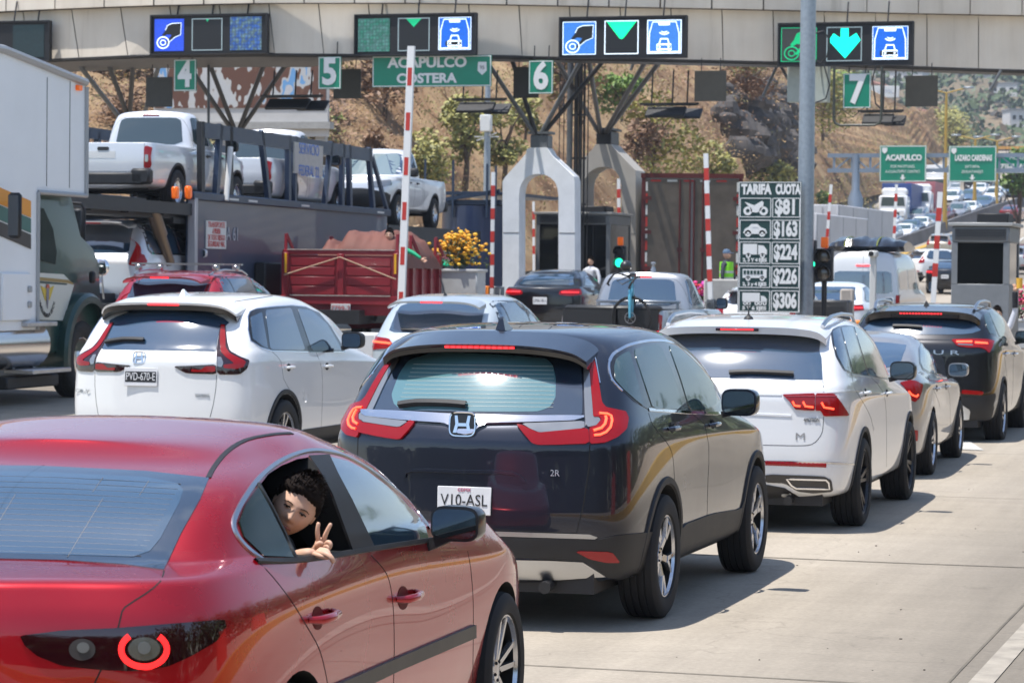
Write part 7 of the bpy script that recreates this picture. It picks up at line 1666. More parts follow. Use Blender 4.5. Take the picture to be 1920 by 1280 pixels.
def build_trailers():
 D = 71; a = onground(1206, D); b = onground(1386, D); c = (a + b) / 2; g = V((c.x, c.y, gz(c.x, c.y))); W = (b - a).length * cos(YAW) * 1.04 / cos(YAW); W = (b - a).dot(Rr) / cos(YAW)
 t = thing('semi_trailer', 'box trailer with dull aluminium rear doors in a dark red frame', 'trailer', g, radians(12.5)); zt = at(1295, 330, D).z - g.z; zb = 1.0
 rf = mat('frame_darkred', (.10, .012, .012), .5, var=.3); al = mat('door_aluminium', (.13, .105, .085), .36, .4, var=.3, vs_=2.2, bump=.9, bs=2.5)
 k = MB(); k.box((0, 6.5, (zt + zb) / 2), (W - .06, 13, zt - zb), b=.02); k.build('box_body', mat('trailer_side', (.5, .5, .5), .5, .2), t)
 for s in (-1, 1):
  n = 14; k = MB(); k.box((s * (W / 4 - .02), -.03, (zt + zb) / 2), (W / 2 - .12, .05, zt - zb - .18), b=.006); k.build('door', al, t)
 k = MB(); k.box((-W / 2 + .04, -.02, (zt + zb) / 2), (.10, .10, zt - zb + .04)); k.box((W / 2 - .04, -.02, (zt + zb) / 2), (.10, .10, zt - zb + .04)); k.box((0, -.02, zt), (W + .06, .12, .12)); k.box((0, -.02, zb), (W + .06, .14, .16))
 k.build('frame', rf, t)
 k = MB()
 for x in (-.62 * .5, -.05, .05, .28): k.tube([(x, -.09, zb + .1), (x, -.09, zt - .1)], .022, 8)
 for x in (-.62 * .5, .28): k.box((x, -.10, zb + 1.0), (.12, .06, .10))
 for z in (.18, .5, .8):
  for s in (-1, 1): k.box((s * (W / 2 - .12), -.08, zb + z * (zt - zb)), (.24, .04, .09))
 k.build('lock_bars', rf, t)
 k = MB(); k2 = MB()
 for i in range(9):
  z = zb + .2 + i * (zt - zb - .3) / 8.6
  for s in (-1, 1): (k if i % 2 else k2).box((s * (W / 2 - .12), -.062, z), (.05, .008, .24))
 for i in range(5): (k if i % 2 == 0 else k2).box((-W / 2 + .35 + i * .42, -.062, zt - .13), (.26, .008, .05))
 k.build('red_tape', redp, t, smooth=False); k2.build('white_tape', white, t, smooth=False)
 k = MB(); k.box((0, 1.5, .7), (2.0, 3, .3)); k.box((0, .1, .55), (2.1, .1, .12)); k.build('chassis', dark, t)
 tm, rm = wheelmeshes(.48, .28, .28, 'steel'); tm.materials.append(rubber); [rm.materials.append(m) for m in (rimsil, wellm, rimdark)]
 for y in (1.2, 2.5):
  for x in (-.95, .95): o = bpy.data.objects.new('wheel', tm); COL.objects.link(o); o.parent = t; o.location = (x, y, .48); r = bpy.data.objects.new('rim', rm); COL.objects.link(r); r.parent = o
 for lab, px, D, W_, zt_px, Lg in (('long dusty white trailer seen right of the grey pole', 1512, 112, 2.5, (1568, 384), 12), ('lower white trailer just behind the grey pole', 1464, 98, 2.5, (1525, 400), 9)):
  g = onground(px, D); t = thing('semi_trailer', lab, 'trailer', g, radians(-2.5)); z = at(*zt_px, D).z - g.z
  k = MB(); k.box((0, Lg / 2, (z + 1.1) / 2), (W_, Lg, z - 1.1), b=.03); k.build('box_body', mat('trailer_white', (.50, .50, .52), .5, var=.12, vs_=1), t)
  k = MB(); [k.box((s * (W_ / 2 + .002), Lg * f, (z + 1.1) / 2), (.02, .03, z - 1.2)) for s in (-1, 1) for f in (.02, .25, .5, .75, .98)]; [k.box((s * W_ / 4, -.012, (z + 1.1) / 2), (.04, .02, z - 1.3)) for s in (-1, 0, 1)]; k.build('ribs', mat('rib_grey', (.33, .33, .34), .5), t)
  k = MB(); k.box((0, Lg / 2, .9), (1, Lg, .25)); k.build('chassis', dark, t)
  for y in (1.2, 2.5):
   for x in (-.95, .95): o = bpy.data.objects.new('wheel', tm); COL.objects.link(o); o.parent = t; o.location = (x, y, .48)
# ================================================================ people
skin = mat('skin', (.66, .40, .28), .6, var=.06, vs_=10); skin.node_tree.nodes['Principled BSDF'].inputs['Subsurface Weight'].default_value = .08
skin.node_tree.nodes['Principled BSDF'].inputs['Subsurface Radius'].default_value = (.02, .01, .005)
hairm = mat('hair_dark', (.014, .009, .007), .85, 0, .15, var=.3, vs_=40)
def skinned(name, pts, edges, radii, m, parent=None, sub=2, root=0):
 me = bpy.data.meshes.new(name); me.from_pydata([tuple(p) for p in pts], edges, []);
 def f(o):
  s = o.modifiers.new('k', 'SKIN'); s.use_smooth_shade = True
  for i, r in enumerate(radii):
   rr = r if isinstance(r, (tuple, list)) else (r, r); me.skin_vertices[0].data[i].radius = rr
  me.skin_vertices[0].data[root].use_root = True
  q = o.modifiers.new('s', 'SUBSURF'); q.levels = sub; q.render_levels = sub
 r = evalmesh(me, [f]); r.name = name
 return link(name, r, m, parent, True, 180)
def finger(pts, r, base):
 """one finger as its own chain inside a MB (tapered, jointed, round tip)"""
 base.tube(catmull(pts, 4), r, 10, rs=[r * (1.05 - .30 * k / (4 * (len(pts) - 1))) * (.55 if k == 4 * (len(pts) - 1) else 1) for k in range(4 * (len(pts) - 1) + 1)])
def head(name, parent, M4, s=1.0, hair=True, m=None):
 n, mm = 72, 56; vs = []; idx = []
 g = lambda x, z, cx, cz, sx, sz: exp(-((x - cx) / sx) ** 2 - ((z - cz) / sz) ** 2)
 def pt(th, ph):
  x = sin(th) * sin(ph); y = -sin(th) * cos(ph); z = cos(th)
  X = x * .072; Y = y * .092; Z = z * (.110 if z > 0 else .102)
  if Z < 0: k = 1 - .30 * (-z) ** 1.6; X *= k; Y *= 1 - .22 * (-z) ** 2 if y > 0 else 1 - .06 * (-z) ** 2
  if y < 0:
   f = -y
   Y += .004 * f * (1 - abs(x)) 
   d = 0
   d += .016 * g(X, Z, 0, -.018, .0095, .012) + .008 * g(X, Z, 0, .0, .0065, .020)      # nose
   d += .005 * g(X, Z, .010, -.023, .006, .006) + .005 * g(X, Z, -.010, -.023, .006, .006)
   d -= .010 * (g(X, Z, .030, .012, .014, .009) + g(X, Z, -.030, .012, .014, .009))     # sockets
   d += .004 * (g(X, Z, .028, .028, .02, .006) + g(X, Z, -.028, .028, .02, .006))
   d += .005 * (g(X, Z, .036, -.022, .018, .018) + g(X, Z, -.036, -.022, .018, .018))
   d += .0065 * g(X, Z, 0, -.047, .018, .0045) + .0065 * g(X, Z, 0, -.058, .015, .005) - .004 * g(X, Z, 0, -.0525, .02, .002)
   d += .006 * g(X, Z, 0, -.084, .018, .012)
   Y -= d
  return V((X, Y, Z))
 for i in range(mm + 1):
  for k in range(n): vs.append(pt(pi * i / mm, 2 * pi * k / n))
 fs = [(i * n + k, (i + 1) * n + k, (i + 1) * n + (k + 1) % n, i * n + (k + 1) % n) for i in range(mm) for k in range(n)]
 b = MB(); b.add([v * s for v in vs], fs)
 for sx in (-1, 1): b.ball((sx * .072 * s, .006 * s, .004 * s), .022 * s, 10, 8, (.35, .75, 1.25))
 h = b.build(name, m or skin, parent, ang=180); h.matrix_local = M4
 lip = MB(); lip.tube([(x * s, (-.0985 + abs(x) * .28 - .002) * s, (-.0525 + .0025 * (1 - (x / .02) ** 2)) * s) for x in (-.021, -.012, 0, .012, .021)], .0032 * s, 8); lip.build('lips', mat('lips', (.30, .09, .07), .4), h)
 for sx in (-1, 1):
  e = MB(); e.ball((sx * .030 * s, -.0765 * s, .011 * s), 0.0112 * s, 14, 10, (1.0, .8, .38)); e.build('eye', mat('eye_white', (.72, .68, .64), .25), h)
  e = MB(); e.ball((sx * .0295 * s, -.0835 * s, .0108 * s), .0056 * s, 12, 8, (1, .4, .68)); e.build('iris', mat('iris', (.02, .01, .006), .1), h)
  e = MB(); e.tube([(sx * x * s, (-.0855 + (x - .03) ** 2 * 12) * s, z * s) for x, z in ((.018, .0130), (.025, .0155), (.034, .0155), (.042, .0115))], .0026 * s, 6); e.build('eyelid', mat('lash', (.03, .015, .01), .6), h)
  e = MB(); e.tube([(sx * x * s, (-.0915 + (x - .02) ** 2 * 7) * s, z * s) for x, z in ((.014, .026), (.024, .030), (.036, .030), (.048, .024))], .0036 * s, 6, rs=[.0016 * s, .0022 * s, .002 * s, .001 * s]); e.build('eyebrow', hairm, h)
 if hair:
  rnd = random.Random(8); b = MB(); vs2 = []
  def hz(th, ph):
   p = pt(th, ph); y = -sin(th) * cos(ph)
   return p
  keep = {}
  for i in range(mm + 1):
   for k in range(n):
    p = vs[i * n + k]; lim = .070 + .35 * abs(p.x) * -1 if p.y < -.045 else (.055 - (p.y + .045) / .07 * .085 if p.y < .025 else -.055)
    on = p.z > lim
    t_ = .009 + .008 * noise.noise(p * 45) + .014 * max(0, p.z / .11)
    q = p + (p.normalized()) * (t_ if on else -.004); keep[(i, k)] = on; vs2.append(q * s)
  fs2 = [f for j, f in enumerate(fs) if any(keep[(a // n, a % n)] for a in f)]
  b.add(vs2, fs2)
  for q in range(620):
   i = rnd.randrange(0, 34); k = rnd.randrange(n)
   if not keep[(i, k)]: continue
   p = V(vs2[i * n + k]); nn = p.normalized(); tang = V((.5 + rnd.uniform(-.7, .7), -.7 + rnd.uniform(-.8, .8), .5 + rnd.uniform(-.5, .5)))
   L = rnd.uniform(.008, .020) * s; d = (nn * .9 + tang * .7).normalized(); u = d.orthogonal().normalized() * .0028 * s
   b.add([p - u, p + u, p + d * L * .6 + u * .7 + V((0, 0, .004 * s)), p + d * L * .6 - u * .7 + V((0, 0, .004 * s)), p + d * L + tang * .006 * s], [(0, 1, 2, 3), (3, 2, 4)])
  b.build('hair', hairm, h, fix=False, ang=180)
 return h
def build_boy():
 c = CARS['red']; W2 = lambda x, y: T(420, 820, 2.782, [(x, y)])[0]
 sill = c.M @ c.hit('px', *W2(480, 622))[0]; Ds = proj(sill)[2]
 t = thing('person', 'boy with dark tousled hair making a V sign from the red saloon window', 'person', V((sill.x, sill.y, 0)) , 0)
 I = Matrix.Translation(-V(t.location))
 P = lambda x, y, dD=0: I @ at(*W2(x, y), Ds + dD)
 hc = at(*W2(368, 368), Ds + .17); s_ = 1.0
 up_img = (rgt * .50 + upv * .86).normalized(); tocam = (CAM - hc).normalized()
 face = (tocam * .95 + rgt * -.06 - upv * .20).normalized()
 Y = -face; X = Y.cross(up_img).normalized(); Z = X.cross(Y).normalized()
 M4 = I @ Matrix(((X.x, Y.x, Z.x, hc.x), (X.y, Y.y, Z.y, hc.y), (X.z, Y.z, Z.z, hc.z), (0, 0, 0, 1)))
 neck = (I @ hc) + (I.to_3x3() @ (-Z * .10 - face * -.02 + -face * .02))
 ch = neck + V((-.08, .10, -.16)); sh1 = ch + V((.10, -.06, .03)); sh2 = ch + V((-.12, .14, .02)); bel = ch + V((-.10, .10, -.28))
 el1 = P(372, 640, .10); wr1 = P(415, 612, .01); kn1 = P(500, 596, -.02)
 el2 = P(430, 640, .26); wr2 = P(487, 590, .09); pm2 = P(505, 556, .07)
 body = skinned('torso', [bel, ch, neck, sh1, el1, sh2, el2], [(0, 1), (1, 2), (1, 3), (3, 4), (1, 5), (5, 6)], [(.13, .10), (.13, .10), .045, .055, .034, .055, .034], mat('dark_shirt', (.012, .013, .016), .8, var=.2), t, 2, 1)
 hd = head('head', t, M4, s_)
 skinned('forearm', [el1, wr1, kn1 + (wr1 - kn1) * .25], [(0, 1), (1, 2)], [(.038, .036), (.028, .024), (.036, .021)], skin, t, 2)
 skinned('forearm', [el2, wr2, pm2], [(0, 1), (1, 2)], [(.030, .030), (.020, .022), (.026, .016)], skin, t, 2)
 b = MB(); tip = [(572, 652), (566, 640), (556, 630), (545, 626)]
 for j, (tx, ty) in enumerate(tip):
  k0 = P(487 + j * 5, 600 - j * 5, -.02 + j * .012); k1 = P(528 + j * 3, 606 - j * 5, -.045 + j * .012); k2 = P((528 + tx) / 2 + 8, (612 + ty) / 2 - 6, -.055 + j * .012); k3 = P(tx, ty, -.05 + j * .012)
  finger([k0, k1, k2, k3], .0108 - .0006 * j, b)
 finger([P(470, 606, -.02), P(500, 616, -.04), P(528, 622, -.045), P(546, 628, -.04)], .009, b)
 b.build('fingers', skin, t, ang=180)
 b = MB()
 finger([P(497, 552, .06), P(489, 512, .05), P(488, 476, .045), P(494, 441, .045)], .0085, b)
 finger([P(514, 548, .06), P(527, 512, .05), P(541, 480, .045), P(559, 446, .045)], .0085, b)
 finger([P(524, 560, .06), P(545, 545, .04), P(556, 560, .035), P(546, 582, .04)], .0085, b)
 finger([P(518, 572, .06), P(540, 566, .04), P(546, 580, .036), P(534, 592, .04)], .008, b)
 finger([P(490, 582, .05), P(484, 562, .032), P(500, 548, .028), P(515, 558, .03)], .0088, b)
 b.ball(P(508, 568, .07), .026, 14, 10, (1, .7, 1.2)); b.build('fingers', skin, t, ang=180)
def smallperson(label, px, D, h=1.7, face=0, shirt=None, pants=None, cap=None, arms=((.30, -.1, .95), (-.30, -.05, .95)), vest=None, zoff=0, lean=(0, 0), loc=None, hair_=True, name='person'):
 g = loc if loc is not None else onground(px, D); g = V(g); g.z += zoff; t = thing('person', label, 'person', g, face); k = h / 1.7
 shirt = shirt or mat('shirt_grey', (.2, .2, .22), .8); pants = pants or mat('trousers_dark', (.03, .03, .04), .8)
 lx, ly = lean
 pts = [(0, 0, .95), (lx * .5, ly * .5, 1.2), (lx, ly, 1.42), (lx, ly, 1.52), (lx + .19, ly, 1.41), (lx + (.19 + arms[0][0]) / 2 + .05, ly + arms[0][1] * .4, (1.41 + arms[0][2]) / 2), (lx + arms[0][0], ly + arms[0][1], arms[0][2]), (lx - .19, ly, 1.41), (lx + (-.19 + arms[1][0]) / 2 - .05, ly + arms[1][1] * .4, (1.41 + arms[1][2]) / 2), (lx + arms[1][0], ly + arms[1][1], arms[1][2]),
           (.10, 0, .90), (.12, -.02, .48), (.12, .03, .06), (.12, -.12, .03), (-.10, 0, .90), (-.12, -.02, .48), (-.12, .03, .06), (-.12, -.12, .03)]
 pts = [V(p) * k for p in pts]
 E = [(0, 1), (1, 2), (2, 3), (2, 4), (4, 5), (5, 6), (2, 7), (7, 8), (8, 9), (0, 10), (10, 11), (11, 12), (12, 13), (0, 14), (14, 15), (15, 16), (16, 17)]
 R = [(.15, .11), (.14, .10), (.15, .10), .05, .06, .045, .03, .06, .045, .03, .08, .055, .04, .04, .08, .055, .04, .04]
 o = skinned('body', pts, E, [tuple(a * k for a in r) if isinstance(r, tuple) else r * k for r in R], shirt, t, 1)
 o.data.materials.append(pants); o.data.materials.append(skin)
 for p in o.data.polygons:
  c = p.center
  if c.z < .93 * k: p.material_index = 1 if (abs(c.x - lx) < .26 * k or c.z < .85 * k) else 2
 head('head', t, Matrix.Translation(V((lx, ly - .01, 1.63)) * k), k, hair=hair_ and not cap)
 for s_, a in ((1, arms[0]), (-1, arms[1])):
  b = MB(); w = V((lx + a[0], ly + a[1], a[2])) * k; e = pts[5] if s_ > 0 else pts[8]; d = (w - e).normalized(); u = d.orthogonal().normalized(); v2 = d.cross(u)
  b.ball(w + d * .04, .035, 10, 8, (1, 1, 1))
  for j in range(4): finger([w + d * .05 + u * (j - 1.5) * .016, w + d * .09 + u * (j - 1.5) * .018 + v2 * .008, w + d * .12 + u * (j - 1.5) * .018 + v2 * .03], .008, b)
  finger([w + d * .02 + u * .03, w + d * .05 + u * .05 + v2 * .02, w + d * .075 + u * .045 + v2 * .03], .009, b)
  b.build('hand', skin, t, ang=180)
 if cap:
  b = MB(); b.lathe([(.085 * k, 1.655 * k), (.088 * k, 1.70 * k), (.06 * k, 1.745 * k), (.001, 1.755 * k)], 18, 'Z', (lx * k, ly * k, 0)); b.box((lx * k, ly * k - .11 * k, 1.665 * k), (.12 * k, .09 * k, .015 * k), b=.004); b.build('cap', cap, t)
 if vest:
  b = MB(); n = 20
  for z0, z1, mi in ((1.0, 1.08, 0), (1.08, 1.13, 1), (1.13, 1.22, 0), (1.22, 1.27, 1), (1.27, 1.47, 0)):
   b.mi = mi; vs = []
   for z in (z0, z1):
    for i in range(n): a = 2 * pi * i / n; w = .205 if z < 1.4 else .15; vs.append((lx * k + w * k * cos(a), ly * k + .15 * k * sin(a), z * k))
   b.add(vs, [(i, (i + 1) % n, n + (i + 1) % n, n + i) for i in range(n)])
  b.build('vest', vest, t)
 return t
def build_people(tr):
 hv = mat('hivis_green', (.25, .75, .02), .6, emis=.0); rf = mat('reflex_silver', (.55, .58, .5), .4)
 smallperson('worker in a lime high-visibility vest and cap behind the tariff board', 1362, 62, 1.72, radians(80), shirt=mat('shirt_dark', (.03, .035, .05), .8), cap=mat('cap_blue', (.10, .16, .25), .7), vest=[hv, rf], zoff=.35)
 smallperson('attendant in a white shirt and blue lanyard standing in the grey booth', 1108, 69.5, 1.66, radians(-20), shirt=mat('shirt_white', (.6, .62, .68), .7), zoff=.05)
 t = smallperson('person in white shirt and tan vest stretching one arm up by the louvred booth', 1870, 43, 1.72, radians(12), shirt=mat('shirt_white', (.6, .62, .68), .7), vest=[mat('vest_tan', (.30, .24, .16), .8), mat('vest_tan', (.30, .24, .16), .8)], arms=((.27, -.05, 1.98), (-.25, -.2, 1.0)), zoff=-.32)
 b = MB(); b.tube([(.275, -.035, 1.76), (.27, -.05, 2.0)], .045, 10); b.build('sleeve', mat('sleeve_black', (.015, .015, .02), .8), t)
 b = MB(); b.lathe([(.03, 2.06), (.045, 2.06), (.05, 2.22), (.0, 2.22)], 14, 'Z', (.33, -.10, 0)); o = b.build('cup', mat('cup_yellow', (.8, .45, .05), .5)); o.location = t.location; o.rotation_euler = t.rotation_euler; tag(o, 'yellow cup held up in the raised hand beside the louvred booth', 'cup')
 g, rz, zt, W = tr
 M = Matrix.Translation(g) @ Matrix.Rotation(rz, 4, 'Z'); p = M @ V((W / 2 - .42, .65, zt - 1.22))
 smallperson('person in a green shirt bending over the load of the red truck', 0, 0, 1.66, rz, shirt=mat('shirt_green', (.01, .42, .20), .7), arms=((.62, -.05, 1.20), (.1, -.3, 1.1)), loc=p, lean=(.14, .0), zoff=-.02)
# ================================================================ ground, hill, plants, far road
def roadmat():
 m = bpy.data.materials.new('worn_concrete'); m.use_nodes = True; n = m.node_tree.nodes; l = m.node_tree.links; b = n['Principled BSDF']; b.inputs['Roughness'].default_value = .82; b.inputs['Specular IOR Level'].default_value = .3
 t = n.new('ShaderNodeTexCoord')
 def noise_(scale, detail, mapping=(1, 1, 1)):
  mp_ = n.new('ShaderNodeMapping'); mp_.inputs['Scale'].default_value = mapping; z = n.new('ShaderNodeTexNoise'); z.inputs['Scale'].default_value = scale; z.inputs['Detail'].default_value = detail; z.inputs['Roughness'].default_value = .7
  l.new(t.outputs['Object'], mp_.inputs[0]); l.new(mp_.outputs[0], z.inputs['Vector']); return z.outputs[0]
 def rmp(x, a, b_, c, d):
  r = n.new('ShaderNodeMapRange'); r.inputs[1].default_value = a; r.inputs[2].default_value = b_; r.inputs[3].default_value = c; r.inputs[4].default_value = d; l.new(x, r.inputs[0]); return r.outputs[0]
 def mul(a, c):
  q = n.new('ShaderNodeMath'); q.operation = 'MULTIPLY'; l.new(a, q.inputs[0])
  if isinstance(c, (int, float)): q.inputs[1].default_value = c
  else: l.new(c, q.inputs[1])
  return q.outputs[0]
 sx = n.new('ShaderNodeSeparateXYZ'); l.new(t.outputs['Object'], sx.inputs[0])
 w = n.new('ShaderNodeMath'); w.operation = 'SINE'; k = n.new('ShaderNodeMath'); k.operation = 'MULTIPLY_ADD'; k.inputs[1].default_value = 2 * pi / 5.3; k.inputs[2].default_value = -.2; l.new(sx.outputs[0], k.inputs[0]); l.new(k.outputs[0], w.inputs[0])
 band = rmp(w.outputs[0], -1, 1, .62, 1.14)
 big = rmp(noise_(.16, 6, (1, .35, 1)), .3, .7, .80, 1.15); streak = rmp(noise_(2.4, 5, (1, .05, 1)), .3, .7, .88, 1.10); fine = rmp(noise_(30, 6), .25, .75, .82, 1.15); spot = rmp(noise_(2.2, 10), .60, .74, 1, .70); tr = rmp(noise_(3.0, 5, (.12, 1, 1)), .3, .7, .93, 1.06)
 v = mul(mul(mul(band, big), mul(streak, fine)), mul(spot, tr))
 vo = n.new('ShaderNodeTexVoronoi'); vo.feature = 'DISTANCE_TO_EDGE'; vo.inputs['Scale'].default_value = .32
 wn_ = n.new('ShaderNodeTexNoise'); wn_.inputs['Scale'].default_value = 1.6; wn_.inputs['Detail'].default_value = 5; va = n.new('ShaderNodeVectorMath'); va.operation = 'ADD'
 l.new(t.outputs['Object'], wn_.inputs['Vector']); l.new(t.outputs['Object'], va.inputs[0]); l.new(wn_.outputs['Color'], va.inputs[1]); l.new(va.outputs[0], vo.inputs['Vector'])
 crk = rmp(vo.outputs['Distance'], .0, .004, .82, 1)
 v = mul(v, crk)
 h = n.new('ShaderNodeHueSaturation'); h.inputs['Color'].default_value = (.345, .298, .238, 1); l.new(v, h.inputs['Value']); l.new(h.outputs[0], b.inputs['Base Color'])
 u = n.new('ShaderNodeBump'); u.inputs['Strength'].default_value = .35; u.inputs['Distance'].default_value = .006; l.new(fine, u.inputs['Height']); l.new(u.outputs[0], b.inputs['Normal'])
 return m
def sheet(name, xs, ys, dz, m, zf=gz):
 vs = [(x, y, zf(x, y) + dz) for y in ys for x in xs]; n = len(xs)
 me = bpy.data.meshes.new(name); me.from_pydata(vs, [], [(j * n + i, j * n + i + 1, (j + 1) * n + i + 1, (j + 1) * n + i) for j in range(len(ys) - 1) for i in range(n - 1)])
 return struct(link(name, me, m, None, True))
def strip_on(name, pts, w, dz, m, zf=gz, parent=None):
 P = catmull([V((p[0], p[1], 0)) for p in pts], 6); vs = []
 for i, p in enumerate(P):
  t = (P[min(i + 1, len(P) - 1)] - P[max(i - 1, 0)]).normalized(); s = V((-t.y, t.x, 0)) * w / 2
  for q in (p - s, p + s): vs.append((q.x, q.y, zf(q.x, q.y) + dz))
 me = bpy.data.meshes.new(name); me.from_pydata(vs, [], [(2 * i, 2 * i + 1, 2 * i + 3, 2 * i + 2) for i in range(len(P) - 1)]); return link(name, me, m, parent)
def leafcloud(rnd, b, c, rad, n, size, mats=1, flat=.8, seedv=0):
 for _ in range(n):
  d = V((rnd.gauss(0, 1), rnd.gauss(0, 1), rnd.gauss(0, 1))).normalized()
  r = rnd.uniform(.45, 1.0) ** .6 * (1 + .35 * noise.noise(d * 2.2 + V((seedv, 0, 0))))
  p = c + V((d.x * rad[0], d.y * rad[1], d.z * rad[2])) * r
  u = V((rnd.uniform(-1, 1), rnd.uniform(-1, 1), rnd.uniform(-.5, .8))).normalized(); v = u.orthogonal().normalized(); s = size * rnd.uniform(.6, 1.3)
  b.mi = rnd.randrange(mats); b.add([p - u * s, p + v * s * .5, p + u * s, p - v * s * .5], [(0, 1, 2, 3)])
def tree(name, label, cat, base, h, rx, crownc, leafm, seed, trunk=.12, n=900, size=.14, lumps=7, bare=0, cz=.62, rzf=.42, group=None):
 rnd = random.Random(seed); t = thing(name, label, cat, base, 0, group)
 b = MB(); top = V((rnd.uniform(-.1, .1) * h, 0, h * .75)); b.tube([(0, 0, -.3), (.02 * h, 0, h * .25), tuple(top * .66), tuple(top)], trunk, 7, rs=[trunk * 1.3, trunk, trunk * .6, trunk * .2])
 ends = []
 for i in range(9 + bare):
  a = rnd.uniform(0, 2 * pi); z0 = h * rnd.uniform(.18, .6); L = rx * rnd.uniform(.6, 1.0); e = V((cos(a) * L, sin(a) * L, h * cz + h * rzf * rnd.uniform(-.6, .9))); s0 = V((.02 * h * z0 / h, 0, z0)); m_ = s0.lerp(e, .5) + V((0, 0, .06 * h))
  b.tube([s0, m_, e], .03, 5, rs=[trunk * .5, trunk * .3, trunk * .08]); ends.append(e)
  for q in range(3 if bare else 1): f = e + V((rnd.uniform(-1, 1), rnd.uniform(-1, 1), rnd.uniform(-.2, 1))) * rx * .35; b.tube([m_.lerp(e, .6), f], .02, 4, rs=[trunk * .15, trunk * .05])
 b.build('trunk', mat('bark', (.10, .07, .05), .9, var=.3), t)
 b = MB()
 for i in range(lumps):
  a = rnd.uniform(0, 2 * pi); r = rx * rnd.uniform(.1, .62); c = V((cos(a) * r, sin(a) * r, h * cz + h * rzf * rnd.uniform(-.7, .7))); s = rx * rnd.uniform(.34, .58)
  leafcloud(rnd, b, c, (s, s, s * .75), n // lumps, size, len(leafm), seedv=seed + i)
 b.build('crown', leafm, t, smooth=False, fix=False); return t
def lf(name, col): return mat('leaf_' + name, col, .6, var=.35, vs_=2.5)
HILL = {}
def build_land():
 RM = roadmat(); HILL['road'] = RM
 dirt = ramp('dry_earth', [(.30, (.12, .075, .045)), (.5, (.25, .165, .10)), (.7, (.33, .23, .14))], .25, bump=.5, bdist=.3)
 ys = [-40 + 4 * i for i in range(40)] + [120 + 8 * i for i in range(60)]
 xs = [-150 + 5 * i for i in range(26)] + [-22 + 2 * i for i in range(13)] + [8 + 8 * i for i in range(12)]
 sheet('ground', [x - 0 for x in [-400, -300, -220] + xs + [130, 200, 300]], [-60] + ys + [640, 760, 900], -.16, dirt)
 sheet('road', xs, [y for y in ys], 0, RM)
 jm = mat('joint_dark', (.15, .13, .10), .9, var=.3)
 rnd = random.Random(2)
 for y in (7.6, 13.4, 19.2, 25.2, 31.4, 38.0, 45.0, 53.0):
  p = [(x, y + rnd.uniform(-.025, .025)) for x in [-26 + 1.1 * i for i in range(23)]]; struct(strip_on('road_joint', p, .016 if y != 19.2 else .03, .004, jm))
 for x in (-1.75, -7.1, -12.6, -18.0): p = [(x + rnd.uniform(-.02, .02), y) for y in range(2, 56, 3)]; struct(strip_on('road_joint', p, .014, .004, jm))
 wm = mat('worn_white_paint', (.52, .50, .46), .8, var=.3, vs_=8); ym = mat('road_yellow', (.55, .33, .04), .7, var=.3, vs_=5)
 struct(strip_on('edge_line', [(-1.55, 2), (-1.6, 12), (-1.55, 24)], .12, .006, mat('faint_white', (.345, .305, .25), .85, var=.3, vs_=5)))
 a = G(1800, 843); b_ = G(1845, 845); c = G(1815, 826); d = G(1797, 828)
 me = bpy.data.meshes.new('m'); me.from_pydata([(q.x, q.y, q.z + .008) for q in (a, b_, c, d)], [], [(0, 1, 2, 3)]); struct(link('road_marking', me, wm))
 for y in (31, 36.5, 42): struct(strip_on('road_marking', [(-2.2, y), (-2.2, y + 2.4)], .13, .006, wm))
 k = MB()
 for i in range(60):
  p = V((rnd.uniform(-3.5, -.6), rnd.uniform(9, 30), 0)); s = rnd.uniform(.002, .008); k.ball(p + V((0, 0, gz(p.x, p.y) + s * .4)), s, 5, 4, (rnd.uniform(.7, 1.6), 1, .5))
 tag(k.build('grit', mat('grit_dark', (.06, .05, .04), .9), None, fix=False), 'small stones and grit scattered over the concrete roadway', 'grit', kind='stuff')
 kx = 1.15
 def prismroad(name, x0, x1, h, m, y0=-20, y1=140, lab=None, cat=None):
  k = MB(); ysn = [y0 + 4 * i for i in range(int((y1 - y0) / 4) + 1)]; vs = []
  for y in ysn: z = gz(x0, y); vs += [(x0, y, z - .2), (x0 + .03, y, z + h), (x1, y, z + h), (x1, y, z - .2)]
  n = len(ysn); k.add(vs, [(4 * i + a, 4 * i + a + 1, 4 * i + 5 + a, 4 * i + 4 + a) for i in range(n - 1) for a in range(3)] + [(0, 1, 2, 3), tuple(4 * (n - 1) + q for q in (3, 2, 1, 0))])
  o = k.build(name, m); return tag(o, lab, cat) if cat else struct(o)
 prismroad('kerb', kx, kx + .28, .26, mat('kerb_yellow', (.60, .34, .03), .55, var=.15, vs_=2))
 prismroad('sidewalk', kx + .285, 5.6, .20, mat('sidewalk_tan', (.37, .29, .22), .85, var=.12, vs_=1))
 lg_ = [lf('kerbtree', (.06, .09, .02)), lf('kerbtree2', (.035, .06, .015))]
 for i, (x, y, h) in enumerate(((7.4, 4, 5.2), (8.2, 11, 6.2), (7.2, 19, 5.0), (8.5, 28, 6.5), (7.5, 39, 5.4), (8, 52, 6.2))):
  tree('roadside_tree', 'leafy roadside tree beyond the yellow kerb, outside the right edge of the picture', 'tree', (x, y, 0), h, 2.1, None, lg_, 40 + i, n=1000, size=.16, cz=.55, rzf=.48, group='trees behind the yellow kerb')
 for i, (x, y) in enumerate(((2.6, 12.5), (2.7, 19.5))):
  t = thing('water_barrier', 'orange-red plastic barrier on the pavement behind the yellow kerb', 'barrier', (x, y, .2), .3 * i, 'plastic barriers on the pavement'); k = MB(); k.prism([(-.25, 0), (.25, 0), (.12, .5), (.10, .95), (-.10, .95), (-.12, .5)], -.75, .75, 'Y'); k.build('barrier_body', mat('barrier_red', (.62, .06, .03), .4, coat=.3), t, bev=.03)
  k = MB(); k.box((0, 0, .97), (.1, .5, .05), b=.02); k.build('cap', MATS['barrier_red'], t)
